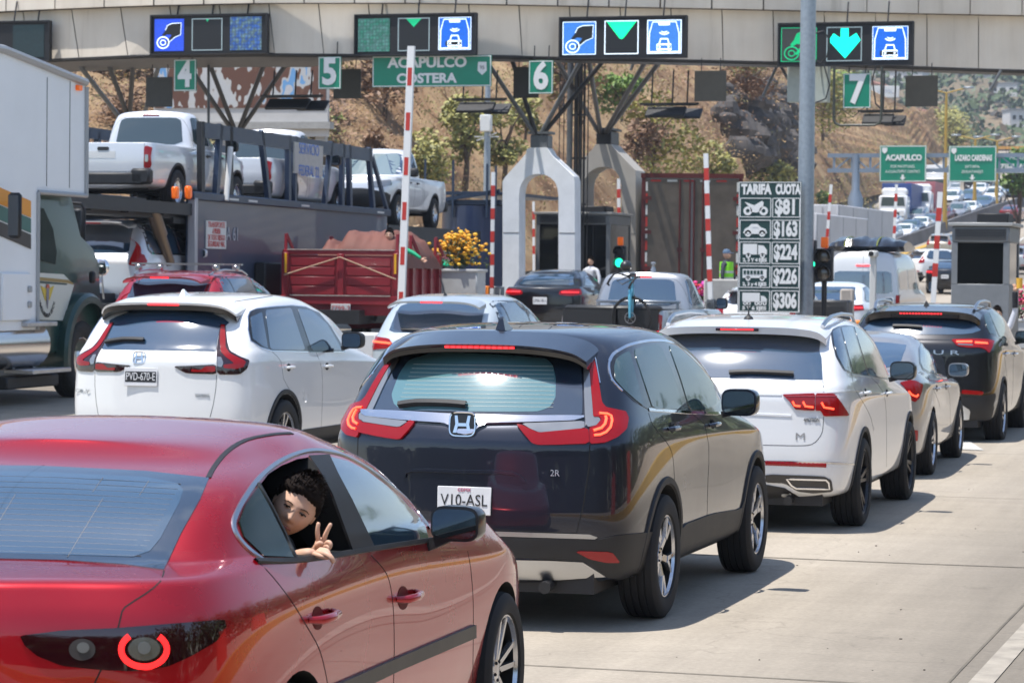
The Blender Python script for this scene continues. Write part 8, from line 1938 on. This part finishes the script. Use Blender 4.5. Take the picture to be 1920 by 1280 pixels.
 b = MB(); rnd = random.Random(9)  # unseen foliage, added so the car paint and glass reflect something dark
 for i in range(290):
  a = rnd.uniform(-.15, 1.05); x = 16 - 62 * a + rnd.uniform(-2, 2); y = -24 - 8 * sin(a * 3) + rnd.uniform(-4, 4)
  if i > 95: x = rnd.uniform(8.5, 12.5); y = rnd.uniform(-14, 135)
  leafcloud(rnd, b, V((x, y, gz(x, y) + rnd.uniform(.8, 4.2))), (2.4, 2.4, 1.9), 90 if i > 95 else 190, .42 if i > 95 else .6, 2, seedv=i)
 tag(b.build('woodland', lg_, None, smooth=False, fix=False), 'unseen roadside woodland added beyond the right kerb and behind the viewer to darken reflections', 'woodland', kind='stuff')
 foot = [(-700, 92), (-200, 92), (100, 92), (500, 98), (900, 108), (1200, 122), (1400, 145), (1520, 185), (1640, 250), (1740, 330), (1800, 400), (1850, 440)]
 ridge = [(-700, -260), (1250, -260), (1400, -120), (1500, 60), (1560, 140), (1625, 188), (1690, 210), (1755, 203), (1795, 224), (1815, 262), (1830, 300), (1850, 350)]
 cols = [-700 + 16 * i for i in range(88)] + [1704 + 6 * i for i in range(25)]
 NR = 74
 def hp(px, v):
  D0 = lerpt(px, foot); ry = lerpt(px, ridge)
  Dn = D0 + 75 * (1 if px < 1400 else max(.35, 1 - (px - 1400) / 700)); f = onground(px, D0); r = at(px, ry, Dn)
  if v <= 1:
   e = v ** .92; p = f.lerp(r, v); p.z = f.z - .5 + (r.z - f.z + .5) * e
  else:
   p = f.lerp(r, v); p.z = r.z + (r.z - f.z) * .1 * (v - 1) - (v - 1) ** 2 * 30
  a = min(1, v * 5) * (1 if v < .9 or px < 1300 else max(.15, (1.1 - v) * 5 if v < 1.07 else .15))
  nn = V((p.x, p.y, p.z))
  p.z += a * (2.6 * noise.noise(nn * .045) + 1.2 * noise.noise(nn * .13) + .5 * noise.noise(nn * .4) + .25 * noise.noise(nn * 1.1))
  return p
 HILL['hp'] = hp
 vs = [tuple(hp(px, 1.35 * j / (NR - 1))) for px in cols for j in range(NR)]
 me = bpy.data.meshes.new('hill'); me.from_pydata(vs, [], [(i * NR + j, i * NR + j + 1, (i + 1) * NR + j + 1, (i + 1) * NR + j) for i in range(len(cols) - 1) for j in range(NR - 1)])
 hm = ramp('dry_hillside', [(.28, (.075, .045, .028)), (.42, (.20, .115, .06)), (.54, (.29, .19, .105)), (.66, (.35, .25, .14)), (.8, (.22, .19, .06))], .22, rough=.95, detail=12, bump=.9, bdist=.6, dist=.6, scale2=.05)
 bm = bmesh.new(); bm.from_mesh(me); bmesh.ops.recalc_face_normals(bm, faces=bm.faces); bm.to_mesh(me); bm.free()
 struct(link('hill', me, hm, None, True, 180))
 def onhill(px, py):
  best = None
  d0 = ray(px, py)
  for j in range(140):
   p = hp(px, j / 139); q = proj(p)
   if best is None or abs(q[1] - py) < best[0]: best = (abs(q[1] - py), p)
  return best[1]
 HILL['on'] = onhill
 rnd = random.Random(11); b = MB(); sc = [lf('scrub_tan', (.30, .17, .09)), lf('scrub_brown', (.22, .12, .065)), lf('scrub_ochre', (.32, .20, .075)), lf('scrub_olive', (.26, .23, .07)), lf('scrub_straw', (.34, .22, .11))]
 for q in range(2600):
  px = rnd.uniform(60, 1815); D0 = lerpt(px, foot); v = rnd.uniform(.02, 1.02 if px > 1450 else .62)
  p = hp(px, v); y = proj(p)[1]
  if y < 60 or y > 470: continue
  s = rnd.uniform(.3, 1.15) * (D0 / 110) ** .5; g = .5 + .5 * noise.noise(V((p.x * .05, p.y * .05, 7)))
  lean = rnd.random()
  grn = (px > 780 and px < 1010) or (px > 1380 and y > 250) or (1100 < px < 1250 and y < 170)
  k0 = 3 if (grn and lean < .55) or lean < .08 + .15 * g else (1 if lean < .45 else (0 if lean < .7 else (4 if lean < .85 else 2)))
  n = 34
  for _ in range(n):
   d = V((rnd.gauss(0, .5), rnd.gauss(0, .5), abs(rnd.gauss(0, .45)))) * s; c = p + d
   u = V((rnd.uniform(-1, 1), rnd.uniform(-1, 1), rnd.uniform(-.3, 1.2))).normalized(); w = u.orthogonal().normalized(); z = s * rnd.uniform(.035, .11)
   b.mi = k0 if rnd.random() < .8 else rnd.randrange(5); b.add([c - u * z, c + w * z * .45, c + u * z, c - w * z * .45], [(0, 1, 2, 3)])
 tag(b.build('dry_scrub', sc, None, smooth=False, fix=False), 'dry brown and olive scrub covering the hillside behind the toll plaza', 'scrub', kind='stuff')
 G1 = [lf('fresh', (.22, .34, .06)), lf('fresh2', (.13, .22, .04))]; G2 = [lf('yellowgreen', (.36, .32, .08)), lf('olive', (.22, .21, .06)), lf('yellowgreen2', (.30, .29, .08))]; G3 = [lf('dark', (.03, .055, .018)), lf('dark2', (.05, .075, .02))]
 for nm, lab, x, y, hpx, wpx, ms, n, sd in (
  ('bush', 'bright green round bush on the slope above the transporter', 612, 258, 70, 38, G1, 1700, 1), ('bush', 'small dark green bush left of the bright round bush', 528, 262, 42, 26, G1, 600, 2),
  ('tree', 'tall yellow-green tree right of the ACAPULCO COSTERA sign', 872, 330, 170, 74, G2, 2200, 3), ('tree', 'yellow-green tree leaning behind the sensor pole', 945, 330, 150, 55, G2, 1600, 4), ('tree', 'low yellow-green tree behind the transporter cab posts', 800, 350, 110, 55, G2, 1400, 5),
  ('tree', 'green-tipped tree behind the arch struts', 1165, 205, 80, 60, G1, 1300, 6), ('bush', 'olive bush directly above the white arch', 985, 250, 70, 45, G2, 900, 7),
  ('bush', 'yellow-green bush above the red-framed trailer', 1335, 320, 60, 60, G2, 1200, 8), ('bush', 'low yellow-green bush left of the grey pole', 1440, 345, 60, 60, G2, 1200, 9), ('bush', 'green bush at the foot of the hill right of the grey pole', 1545, 395, 35, 22, G1, 500, 10),
  ('tree', 'olive tree crowning the end of the hill', 1778, 275, 62, 48, G2, 1300, 12), ('tree', 'brown bare-topped tree left of the green shrub', 690, 300, 60, 40, [MATS['leaf_scrub_tan'], MATS['leaf_scrub_brown']], 800, 13), ('bush', 'leafless grey-brown thicket above the grey-beige arch', 1195, 300, 90, 60, [MATS['leaf_scrub_brown']], 700, 14),
  ('tree', 'dark tree on the slope left of the number 5 board', 470, 200, 60, 40, G3, 700, 15)):
  p = onhill(x, y); D = proj(p)[2]; h = hpx / FPX * D; rx = wpx / FPX * D
  tree(nm, lab, 'tree' if nm == 'tree' else 'bush', p + V((0, 0, -.3)), h, rx, None, ms, sd, trunk=h * .03, n=n, size=.11 * D / 100, lumps=9, cz=.55 if nm == 'bush' else .62, rzf=.45, bare=6 if 'bare' in lab or 'leafless' in lab else 0)
 protos = []; rnd = random.Random(31)
 for i in range(26):
  while True:
   x = rnd.uniform(180, 1790); y = rnd.uniform(125, 350)
   if x > 1500 and y < lerpt(x, ridge) + 12: continue
   break
  p = onhill(x, y); D = proj(p)[2]; k_ = i % 4; olive = x > 760 and rnd.random() < .75; k_ = (0 if rnd.random() < .5 else 1) if olive else (2 if rnd.random() < .6 else 3)
  sc_ = rnd.uniform(.7, 1.5) * (D / 110) ** .6
  q = [t for t in protos if t[0] == k_]
  if not q:
   t = tree('bush', 'olive or dry brown bush among many alike on the hillside', 'bush', p, 3.0, 1.8, None, [G2, G2 + G1, [MATS['leaf_scrub_brown'], MATS['leaf_scrub_tan']], [MATS['leaf_scrub_olive'], MATS['leaf_scrub_brown']]][k_], 60 + k_, trunk=.07, n=1100, size=.11, lumps=10, cz=.5, rzf=.5, bare=5 if k_ > 1 else 0, group='bushes dotting the hillside'); protos.append((k_, t))
  else: t = copytree(q[0][1])
  t.location = p - V((0, 0, .3)); t.scale = (sc_ * rnd.uniform(.8, 1.3), sc_, sc_ * rnd.uniform(.7, 1.1)); t.rotation_euler = (0, 0, rnd.uniform(0, 6))
 k = MB(); rnd = random.Random(4); rk = mat('dark_rock', (.085, .075, .07), .9, var=.6, vs_=.9, bump=1, bs=3)
 for i in range(190):
  px = rnd.gauss(1440, 40); py = 165 + (px - 1380) * 1.0 + rnd.gauss(0, 38)
  if py > 312 or py < 150 or px > 1500: continue
  p = onhill(px, py); s = rnd.uniform(.3, 1.25)
  c0 = len(k.v); k.ball(p + V((0, 0, -s * .45)), s, 9, 7, (1, .8, rnd.uniform(.6, 1.0)))
  for q in range(c0, len(k.v)): v = V(k.v[q]); k.v[q] = tuple(v + (v - p).normalized() * s * .5 * noise.noise(v * 1.7))
 struct(k.build('rock_face', rk, None, ang=25))
 p = at(450, 205, 101); t = thing('mural_wall', 'long white wall painted with brown and blue figures above the transporter', 'wall', p, radians(3)); s = FPX / 101; W = 330 / s / cos(YAW); H = 95 / s
 k = MB(); k.box((0, .1, H / 2 - .5), (W, .2, H + 1)); k.build('wall_body', mat('mural_white', (.52, .50, .48), .8, var=.12, vs_=1), t)
 mm_ = ramp('mural_paint', [(.0, (.50, .50, .50)), (.43, (.50, .49, .47)), (.455, (.14, .07, .05)), (.56, (.17, .09, .06)), (.575, (.48, .48, .48)), (.62, (.16, .34, .60)), (.68, (.50, .50, .52))], .55, rough=.8, detail=3, bump=0)
 mm_.node_tree.nodes['Color Ramp'].color_ramp.interpolation = 'CONSTANT'
 _n = [q for q in mm_.node_tree.nodes if q.type == 'TEX_NOISE'][0]; _m = mm_.node_tree.nodes.new('ShaderNodeMapping'); _m.inputs['Scale'].default_value = (1.6, 1, .8); _l = _n.inputs['Vector'].links[0]; mm_.node_tree.links.new(_l.from_socket, _m.inputs[0]); mm_.node_tree.links.new(_m.outputs[0], _n.inputs['Vector'])
 k = MB(); k.box((0, -.02, H / 2), (W * .98, .03, H * .95)); k.build('painting', mm_, t, smooth=False)
 k = MB(); k.box((0, .05, -.6), (W + .3, .5, .25)); [k.box((W * f, .35, -.6), (.35, .4, 2.2)) for f in (-.4, -.1, .2, .45)]; k.build('ledge', conc, t)
 a = onhill(470, 300); b2 = onhill(560, 232); t = thing('guard_rail', 'weathered steel guard rail climbing the slope left of the bright bush', 'guard rail', a); d = b2 - a
 k = MB(); k.bar((0, 0, .7), d + V((0, 0, .7)), .08, .32); k.build('rail', steelg, t); k = MB(); [k.bar(d * f + V((0, .1, -.4)), d * f + V((0, .1, .9)), .12) for f in (0, .25, .5, .75, 1)]; k.build('posts', steelg, t)
def build_far():
 W = [G(*p) for p in ((1655, 492), (1682, 471), (1740, 449), (1800, 426), (1860, 405), (1920, 386), (1990, 362))]
 P = catmull(W, 5); k = MB(); vs = []
 for i, p in enumerate(P):
  t = (P[min(i + 1, len(P) - 1)] - P[max(i - 1, 0)]); t.z = 0; t.normalize(); s = V((-t.y, t.x, 0)); z = gz(p.x, p.y)
  for o, h in ((-.3, -.2), (-.12, .95), (.12, .95), (.3, -.2)): vs.append((p.x + s.x * o, p.y + s.y * o, z + h))
 n = len(P); k.add(vs, [(4 * i + a, 4 * i + a + 1, 4 * i + 5 + a, 4 * i + 4 + a) for i in range(n - 1) for a in range(3)] + [(0, 1, 2, 3)])
 tag(k.build('median_wall', mat('median_grey', (.13, .13, .14), .8, var=.35, vs_=.3)), 'dark grey concrete median wall dividing the climbing road', 'wall')
 ym = mat('road_yellow', (.55, .33, .04), .7, var=.3, vs_=5)
 for pts, w in ((((1650, 503), (1682, 482), (1740, 460), (1800, 437), (1860, 415), (1920, 394)), .55), (((1690, 512), (1740, 487), (1800, 458), (1850, 428), (1920, 398)), .35)):
  q = [G(*p) for p in pts]; struct(strip_on('yellow_line', [(p.x, p.y) for p in q], w, .05, ym))
 for a, b in (((1893, 468), (1902, 461)), ((1909, 455), (1920, 446)), ((1880, 478), (1886, 473))): q = [G(*a), G(*b)]; struct(strip_on('lane_dash', [(p.x, p.y) for p in q], .22, .05, MATS['worn_white_paint']))
 PW = MATS['paint_white']; PB = paint('bluegrey', (.10, .17, .27), .4, .3); PS = paint('silver2', (.42, .42, .43), .5, .3); PR = paint('maroon', (.22, .05, .05), .3, .3); PC = paint('champagne', (.45, .40, .32), .4, .3)
 srcs = {}
 hide = V((0, 0, 0))
 def src(key, f): srcs[key] = [f, None]
 grp = 'cars queueing on the far climbing road'
 mk = {'ws': lambda l, lo, r: gen_suv('parked_suv', l, 'car', lo, r, PW, group=grp, on=False), 'wc': lambda l, lo, r: gen_sedan('saloon_car', l, 'car', lo, r, PW, group=grp, on=False), 'bc': lambda l, lo, r: gen_sedan('saloon_car', l, 'car', lo, r, PB, group=grp, on=False), 'ss': lambda l, lo, r: gen_suv('sport_utility', l, 'car', lo, r, PS, group=grp, on=False), 'kc': lambda l, lo, r: gen_sedan('saloon_car', l, 'car', lo, r, MATS['paint_black'], group=grp, on=True), 'mc': lambda l, lo, r: gen_sedan('saloon_car', l, 'car', lo, r, PR, group=grp, on=False), 'cs': lambda l, lo, r: gen_suv('sport_utility', l, 'car', lo, r, PC, group=grp, on=False)}
 first = {}
 def far(key, label, px, by, rz):
  g = G(px, by); back = abs(rz) > 2; f = V((-sin(rz), cos(rz), 0)); off = f * (-3.5 if back else .9); loc = g + off; loc.z = gz(loc.x, loc.y) 
  sl = (gz(loc.x + f.x * 2.6, loc.y + f.y * 2.6) - loc.z) / 2.6
  if key not in first:
   c = mk[key](label, V((0, 0, 0)), 0); first[key] = c.root; r = c.root
  else: r = copytree(first[key]); r['label'] = label
  r.location = loc; r.rotation_euler = (math.atan(sl), 0, rz)
 B = pi - radians(3)
 for key, lab, px, by in (
  ('ws', 'white car lowest in the far queue, just above the van luggage', 1652, 464), ('wc', 'white car behind the lowest one of the far queue', 1657, 437), ('wc', 'white car right of the striped barrier arm, next to the median wall', 1684, 456), ('bc', 'blue-grey car beside the median wall, fourth from the near end', 1697, 448),
  ('ss', 'silver car with dark roof left of the blue-grey pair in the far queue', 1709, 427), ('wc', 'white car between two blue ones next to the median wall', 1716, 442), ('bc', 'blue car under the left end of the second row of the far queue', 1738, 436), ('mc', 'maroon car left of the yellow lamp post', 1758, 421),
  ('ss', 'silver car right of the yellow lamp post by the median wall', 1787, 417), ('wc', 'white car behind the silver one by the median wall', 1809, 409), ('ws', 'white car beside the yellow lamp post in the inner lane', 1777, 391), ('bc', 'dark blue van-like car in the inner lane under the second road sign', 1811, 385),
  ('bc', 'blue car by the median wall under the LAZARO CARDENAS sign', 1836, 398), ('ws', 'white sport utility with bright headlamps by the median wall', 1857, 385), ('wc', 'white car behind the dark blue one in the inner lane', 1829, 372), ('cs', 'cream sport utility behind the white one with bright headlamps', 1868, 371),
  ('bc', 'blue car behind the cream sport utility', 1896, 371), ('wc', 'white car at the upper right end of the far queue', 1913, 360), ('bc', 'blue-grey car at the upper right end, inner lane', 1895, 355), ('ss', 'silver car farthest up the far queue', 1912, 346)):
  far(key, lab, px, by, B)
 A = radians(-2)
 for key, lab, px, by, rz in (('cs', 'cream sport utility driving away just left of the louvred booth roof', 1759, 484, A), ('mc', 'reddish car driving uphill alone right of the yellow line', 1890, 416, radians(-6)), ('mc', 'red car behind the louvred toll booth', 1908, 500, A), ('ss', 'silver car just right of the louvred toll booth', 1897, 514, A), ('ws', 'white car turning right in the gap between the van and the booth', 1706, 528, radians(-52)), ('kc', 'black car with red lamps at the foot of the barrier left of the booth', 1772, 552, A)):
  far(key, lab, px, by, rz)
 def lorry(label, px, by, w, h, boxm, cabm, rz=pi, L=7, nose=False):
  g = G(px, by); g.z = gz(g.x, g.y); t = thing('lorry', label, 'truck', g, rz)
  k = MB(); k.box((0, -1.6, 1.75), (w, 1.7, 2.1), b=.12); k.box((0, -.9, 1.1), (w * .92, .9, 1.0), b=.1); k.box((0, -1.9, 3.1), (w * .9, 1.2, .7), b=.2); k.build('cab', cabm, t)
  k = MB(); k.prism([(-w * .42, 1.9), (w * .42, 1.9), (w * .38, 2.65), (-w * .38, 2.65)], -.77, -.73, 'Y'); k.build('windscreen', glassc, t, smooth=False)
  k = MB(); k.box((0, -.44, 1.05), (w * .5, .04, .6), b=.01); k.build('grille', dark, t); k = MB(); [k.box((s * w * .36, -.44, .95), (.3, .05, .2), b=.01) for s in (-1, 1)]; k.build('headlamps', lampw, t)
  k = MB(); k.box((0, -2.8 - L / 2, (h + 1.1) / 2), (w + .1, L, h - 1.1), b=.03); k.build('box_body', boxm, t)
  k = MB(); k.box((0, -3 - L / 2 + 1.5, .85), (.9, L + 3, .25)); k.build('chassis', dark, t); k = MB()
  for y in (-1.3, -L - .8, -L - 1.9):
   for s in (-1, 1): k.lathe([(.2, s * (w / 2 - .3)), (.48, s * (w / 2 - .3)), (.48, s * (w / 2 - .02)), (.2, s * (w / 2 - .02))], 16, 'X', (0, y, .48))
  k.build('wheels', rubber, t)
 wp = MATS['paint_white']
 lorry('white lorry with a blue box at the near end of the far queue', 1671, 428, 2.4, 3.9, mat('box_blue', (.03, .07, .24), .5), wp); lorry('white lorry with a rounded cab roof and pink container', 1716, 418, 2.5, 3.7, mat('box_pink', (.42, .14, .16), .6), wp)
 lorry('tall white lorry standing behind the ACAPULCO road sign', 1748, 388, 2.6, 4.1, wp, wp); lorry('dark fronted coach in the far queue behind the LAZARO CARDENAS sign', 1829, 366, 2.6, 3.4, mat('coach_dark', (.03, .035, .05), .3), mat('coach_dark2', (.03, .03, .04), .2))
 D = 152; g = onground(1602, D); t = thing('sign_gantry', 'grey lattice gantry over the far road carrying three green signs', 'gantry', g); gm = mat('gantry_grey', (.22, .27, .34), .5, .4); s = FPX / D
 L = lambda px, py: ((px - 1602) / s / cos(YAW), at(1602, py, D).z - g.z)
 k = MB(); k.lathe([(.42, 0), (.42, L(0, 372)[1]), (.22, L(0, 355)[1]), (.22, L(0, 290)[1])], 12); k.build('post', gm, t)
 zt, zb = L(0, 292)[1], L(0, 320)[1]; x0, x1 = L(1551, 0)[0], L(2010, 0)[0]; k = MB(); k.bar((x0, 0, zt), (x1, 0, zt), .22); k.bar((x0, 0, zb), (x1, 0, zb), .22)
 n = 14; dx = (x1 - x0) / n
 for i in range(n): k.bar((x0 + dx * (i + .35), 0, zb), (x0 + dx * (i + .35), 0, zt), .12); k.bar((x0 + dx * (i + .35), 0, zt if i % 2 else zb), (x0 + dx * (i + 1.35) if i < n - 1 else x1, 0, zb if i % 2 else zt), .09)
 k.build('beams', gm, t)
 for lab, box, l1, l2, l3 in (('green road sign reading ACAPULCO hung on the far gantry', (1651, 273, 1735, 341), 'ACAPULCO', 'POR MAXITUNEL', 'A-CUAUTEPEC CENTRO'), ('green road sign reading LAZARO CARDENAS hung on the far gantry', (1781, 274, 1866, 341), 'LAZARO CARDENAS', 'IXTAPA', 'ZIHUATANEJO')):
  t, w, h = board('road_sign', lab, 'sign', box, D - .2823 * ((box[0] + box[2]) / 2 - 1602) / s / cos(YAW) - .7, green, frame=wletter, fw=.04)
  text('lettering', l1, .42, (.05, -.05, h * .16), wletter, t, fitw=w * .78, bold=.02); text('lettering', l2, .22, (0, -.05, -h * .08), wletter, t, fitw=w * (.52 if len(l2) > 8 else .3)); text('lettering', l3, .22, (0, -.05, -h * .22), wletter, t, fitw=w * (.74 if len(l3) > 12 else .45))
  k = MB(); k.prism([(-.06, -h * .30), (.06, -h * .30), (.06, -h * .38), (.16, -h * .38), (0, -h * .46), (-.16, -h * .38), (-.06, -h * .38)], -.045, -.03); k.prism([(-w * .45, h * .44), (-w * .34, h * .44), (-w * .34, h * .34), (-w * .395, h * .27), (-w * .45, h * .34)], -.045, -.03); k.build('arrow_and_shield', wletter, t, smooth=False)
 t, w, h = board('road_sign', 'green road sign reading ZIHUATANEJO behind the gantry, cut by the picture edge', 'sign', (1864, 289, 1985, 325), D - 1.2, green, frame=wletter, fw=.04); text('lettering', 'ZIHUATANEJO', .5, (0, -.05, -.22), wletter, t, fitw=w * .8, bold=.02); text('lettering', 'MORELIA', .3, (-.3, -.05, .30), wletter, t)
 yp = mat('post_yellow', (.42, .27, .05), .6)
 for lab, px, by, ty in (('slim yellow lamp post between the two far road signs', 1771, 437, 175), ('slim yellow lamp post right of the LAZARO CARDENAS sign', 1827, 398, 262), ('slim yellow lamp post near the right picture edge', 1868, 385, 265)):
  g = G(px, by); D = proj(g)[2]; z = at(px, ty, D).z - g.z; t = thing('lamp_post', lab, 'lamp post', g); k = MB(); k.lathe([(.22, 0), (.16, z * .3), (.10, z)], 8); k.tube([(0, 0, z), (1.6, 0, z + .4)], .06, 6); k.tube([(0, 0, z), (-1.6, 0, z + .4)], .06, 6); k.build('shaft', yp, t); k = MB(); [k.box((q, 0, z + .42), (.9, .3, .16), b=.04) for q in (-1.8, 1.8)]; k.build('lamp_heads', steelg, t)
 def building(label, px0, px1, y0, y1, D, wall, roof, pitched=False, eave=None, depth=14, name='building'):
  c = at((px0 + px1) / 2, y1, D); w = (px1 - px0) / FPX * D / cos(YAW); h = (y1 - y0) / FPX * D; t = thing(name, label, 'building', c - V((0, 0, 1.5)))
  k = MB(); k.box((0, depth / 2, h / 2), (w, depth, h)); k.build('walls', wall, t)
  k = MB()
  if pitched: k.prism([(-w / 2 - .5, h), (w / 2 + .5, h), (0, h + w * .16)], -.5, depth + .5)
  else: k.box((0, depth / 2, h + .15), (w + .8, depth + .8, .4))
  k.build('roof', roof, t)
  if eave: k = MB(); k.box((0, -.45, h + .1), (w + .9, .12, .5)); k.build('eave', eave, t)
  nw = max(2, int(w / 4))
  for i in range(nw): k = MB(); k.box((-w / 2 + (i + .5) * w / nw, -.01, h * .5), (w / nw * .45, .06, h * .3)); k.build('window', MATS['booth_glass'], t)
  return t
 cream = mat('cream_wall', (.45, .38, .30), .8, var=.1, vs_=.2); gr = mat('grey_roof', (.22, .25, .31), .6, var=.1); pk = mat('pink_wall', (.42, .25, .22), .8)
 building('big cream hall with a grey gabled roof behind the far lorries', 1690, 1812, 328, 400, 330, cream, gr, True, depth=30); building('long blue-grey roofed hall with an orange eave under the far hillside', 1800, 1990, 262, 300, 470, mat('bluegrey_wall', (.22, .25, .32), .7), gr, False, mat('eave_orange', (.60, .30, .06), .6), 30)
 p = at(1660, 185, 620); t = thing('billboard', 'small white rounded billboard on the distant hillside left of board 7', 'billboard', p); k = MB(); k.box((0, 0, 1.5), (6.2, .2, 2.6), b=.08); k.build('panel', white, t); text('lettering', 'HOTEL', 1.1, (0, -.12, 1.5), mat('ink_faded', (.35, .4, .5), .6), t, ext=.01); k = MB(); [k.tube([(s * 2, .1, 1), (s * 2, .1, -3)], .1, 6) for s in (-1, 1)]; k.build('legs', darks, t)
 NRr = 60; cols = [1380 + 20 * i for i in range(56)]
 def dp(px, v):
  D0 = 480; y0 = 340 + (px - 1600) * .02; D1 = 1500; y1 = -60; f = at(px, y0, D0); r = at(px, y1, D1); p = f.lerp(r, v); p.z = f.z + (r.z - f.z) * v ** 1.1
  q = V((p.x, p.y, 0)) * .012; p.z += min(1, v * 4) * (9 * noise.noise(q) + 5 * noise.noise(q * 2.7) + 2 * noise.noise(q * 7)); return p
 vs = [tuple(dp(px, j / (NRr - 1))) for px in cols for j in range(NRr)]
 me = bpy.data.meshes.new('hills'); me.from_pydata(vs, [], [(i * NRr + j, i * NRr + j + 1, (i + 1) * NRr + j + 1, (i + 1) * NRr + j) for i in range(len(cols) - 1) for j in range(NRr - 1)])
 bm = bmesh.new(); bm.from_mesh(me); bmesh.ops.recalc_face_normals(bm, faces=bm.faces); bm.to_mesh(me); bm.free()
 struct(link('hills', me, ramp('far_hillside', [(.3, (.06, .08, .04)), (.5, (.15, .12, .075)), (.7, (.26, .19, .12))], .02, bump=.3, bdist=2)))
 rnd = random.Random(21); b = MB(); dk = [lf('far_green', (.05, .085, .03)), lf('far_green2', (.08, .11, .04)), lf('far_dry', (.18, .13, .08))]
 for q in range(900):
  p = dp(rnd.uniform(1560, 2060), rnd.uniform(.0, .62)); s = rnd.uniform(2.2, 5.5); m0 = rnd.choice((0, 0, 1, 1, 2))
  for _ in range(26):
   d = V((rnd.gauss(0, .45), rnd.gauss(0, .45), abs(rnd.gauss(0, .4)))) * s; c = p + d; u = V((rnd.uniform(-1, 1), rnd.uniform(-1, 1), rnd.uniform(-.3, 1))).normalized(); w = u.orthogonal().normalized(); z = s * rnd.uniform(.14, .3)
   b.mi = m0; b.add([c - u * z, c + w * z * .6, c + u * z, c - w * z * .6], [(0, 1, 2, 3)])
 tag(b.build('woodland', dk, None, smooth=False, fix=False), 'hazy green woodland spread over the distant hillside', 'woodland', kind='stuff')
 wl_ = [mat('house_white', (.62, .60, .58), .8), mat('house_pink', (.45, .30, .27), .8), mat('house_cream', (.52, .45, .36), .8)]; rf_ = [mat('roof_clay', (.30, .13, .08), .8), mat('roof_grey', (.25, .25, .26), .7)]
 first_h = {}
 for i in range(46):
  px = rnd.uniform(1600, 1960); v = rnd.uniform(.12, .60); p = dp(px, v); a, c = rnd.randrange(3), rnd.randrange(2); key = (a, c); sc_ = rnd.uniform(.45, .75)
  if key not in first_h:
   t = thing('house', 'small house among the trees of the distant hillside', 'house', p, 0, 'houses on the distant hillside'); k = MB(); k.box((0, 4, 2.6), (8, 8, 6.4)); k.build('walls', wl_[a], t); k = MB(); k.prism([(-4.5, 5.8), (4.5, 5.8), (0, 7.6)], -.4, 8.4) if c == 0 else k.box((0, 4, 6), (8.6, 8.6, .5)); k.build('roof', rf_[c], t)
   for x in (-2.4, 0, 2.4): k = MB(); k.box((x, -.02, 3.6), (1.2, .1, 1.3)); k.build('window', MATS['booth_glass'], t)
   first_h[key] = t
  else: t = copytree(first_h[key])
  t.location = p; t.rotation_euler = (0, 0, rnd.uniform(-.5, .5)); t.scale = (sc_ * rnd.uniform(.8, 1.6), sc_, sc_)
 p = onground(1905, 205); p.z = at(1905, 372, 205).z
 tree('roadside_tree', 'bright green roadside tree in front of the ZIHUATANEJO sign at the picture edge', 'tree', V((p.x, p.y, gz(p.x, p.y))), at(1905, 258, 205).z - gz(p.x, p.y), 2.6, None, [lf('bright', (.14, .22, .04)), lf('bright2', (.09, .15, .03))], 77, trunk=.14, n=1500, size=.26, cz=.72, rzf=.24)
def build_haze():
 k = MB(); k.box((50, 900, 118), (1900, 2300, 256)); m = bpy.data.materials.new('haze'); m.use_nodes = True; n = m.node_tree.nodes; n.remove(n['Principled BSDF'])
 v = n.new('ShaderNodeVolumePrincipled'); v.inputs['Color'].default_value = (.80, .88, 1, 1); v.inputs['Density'].default_value = .00030; v.inputs['Anisotropy'].default_value = .3
 m.node_tree.links.new(v.outputs[0], n['Material Output'].inputs['Volume'])
 o = k.build('haze', m, smooth=False); o['kind'] = 'stuff'; SC.cycles.volume_bounces = 0
# ================================================================ assemble
random.seed(7)
build_land()
build_plaza()
build_dark(); build_red(); build_white(); build_tig(); build_civ(); build_jet(); build_mid()
build_boxtruck(); build_carrier(); build_second_carrier(); TR = build_red_truck(); build_trailers()
build_boy(); build_people(TR)
build_far()
build_haze()
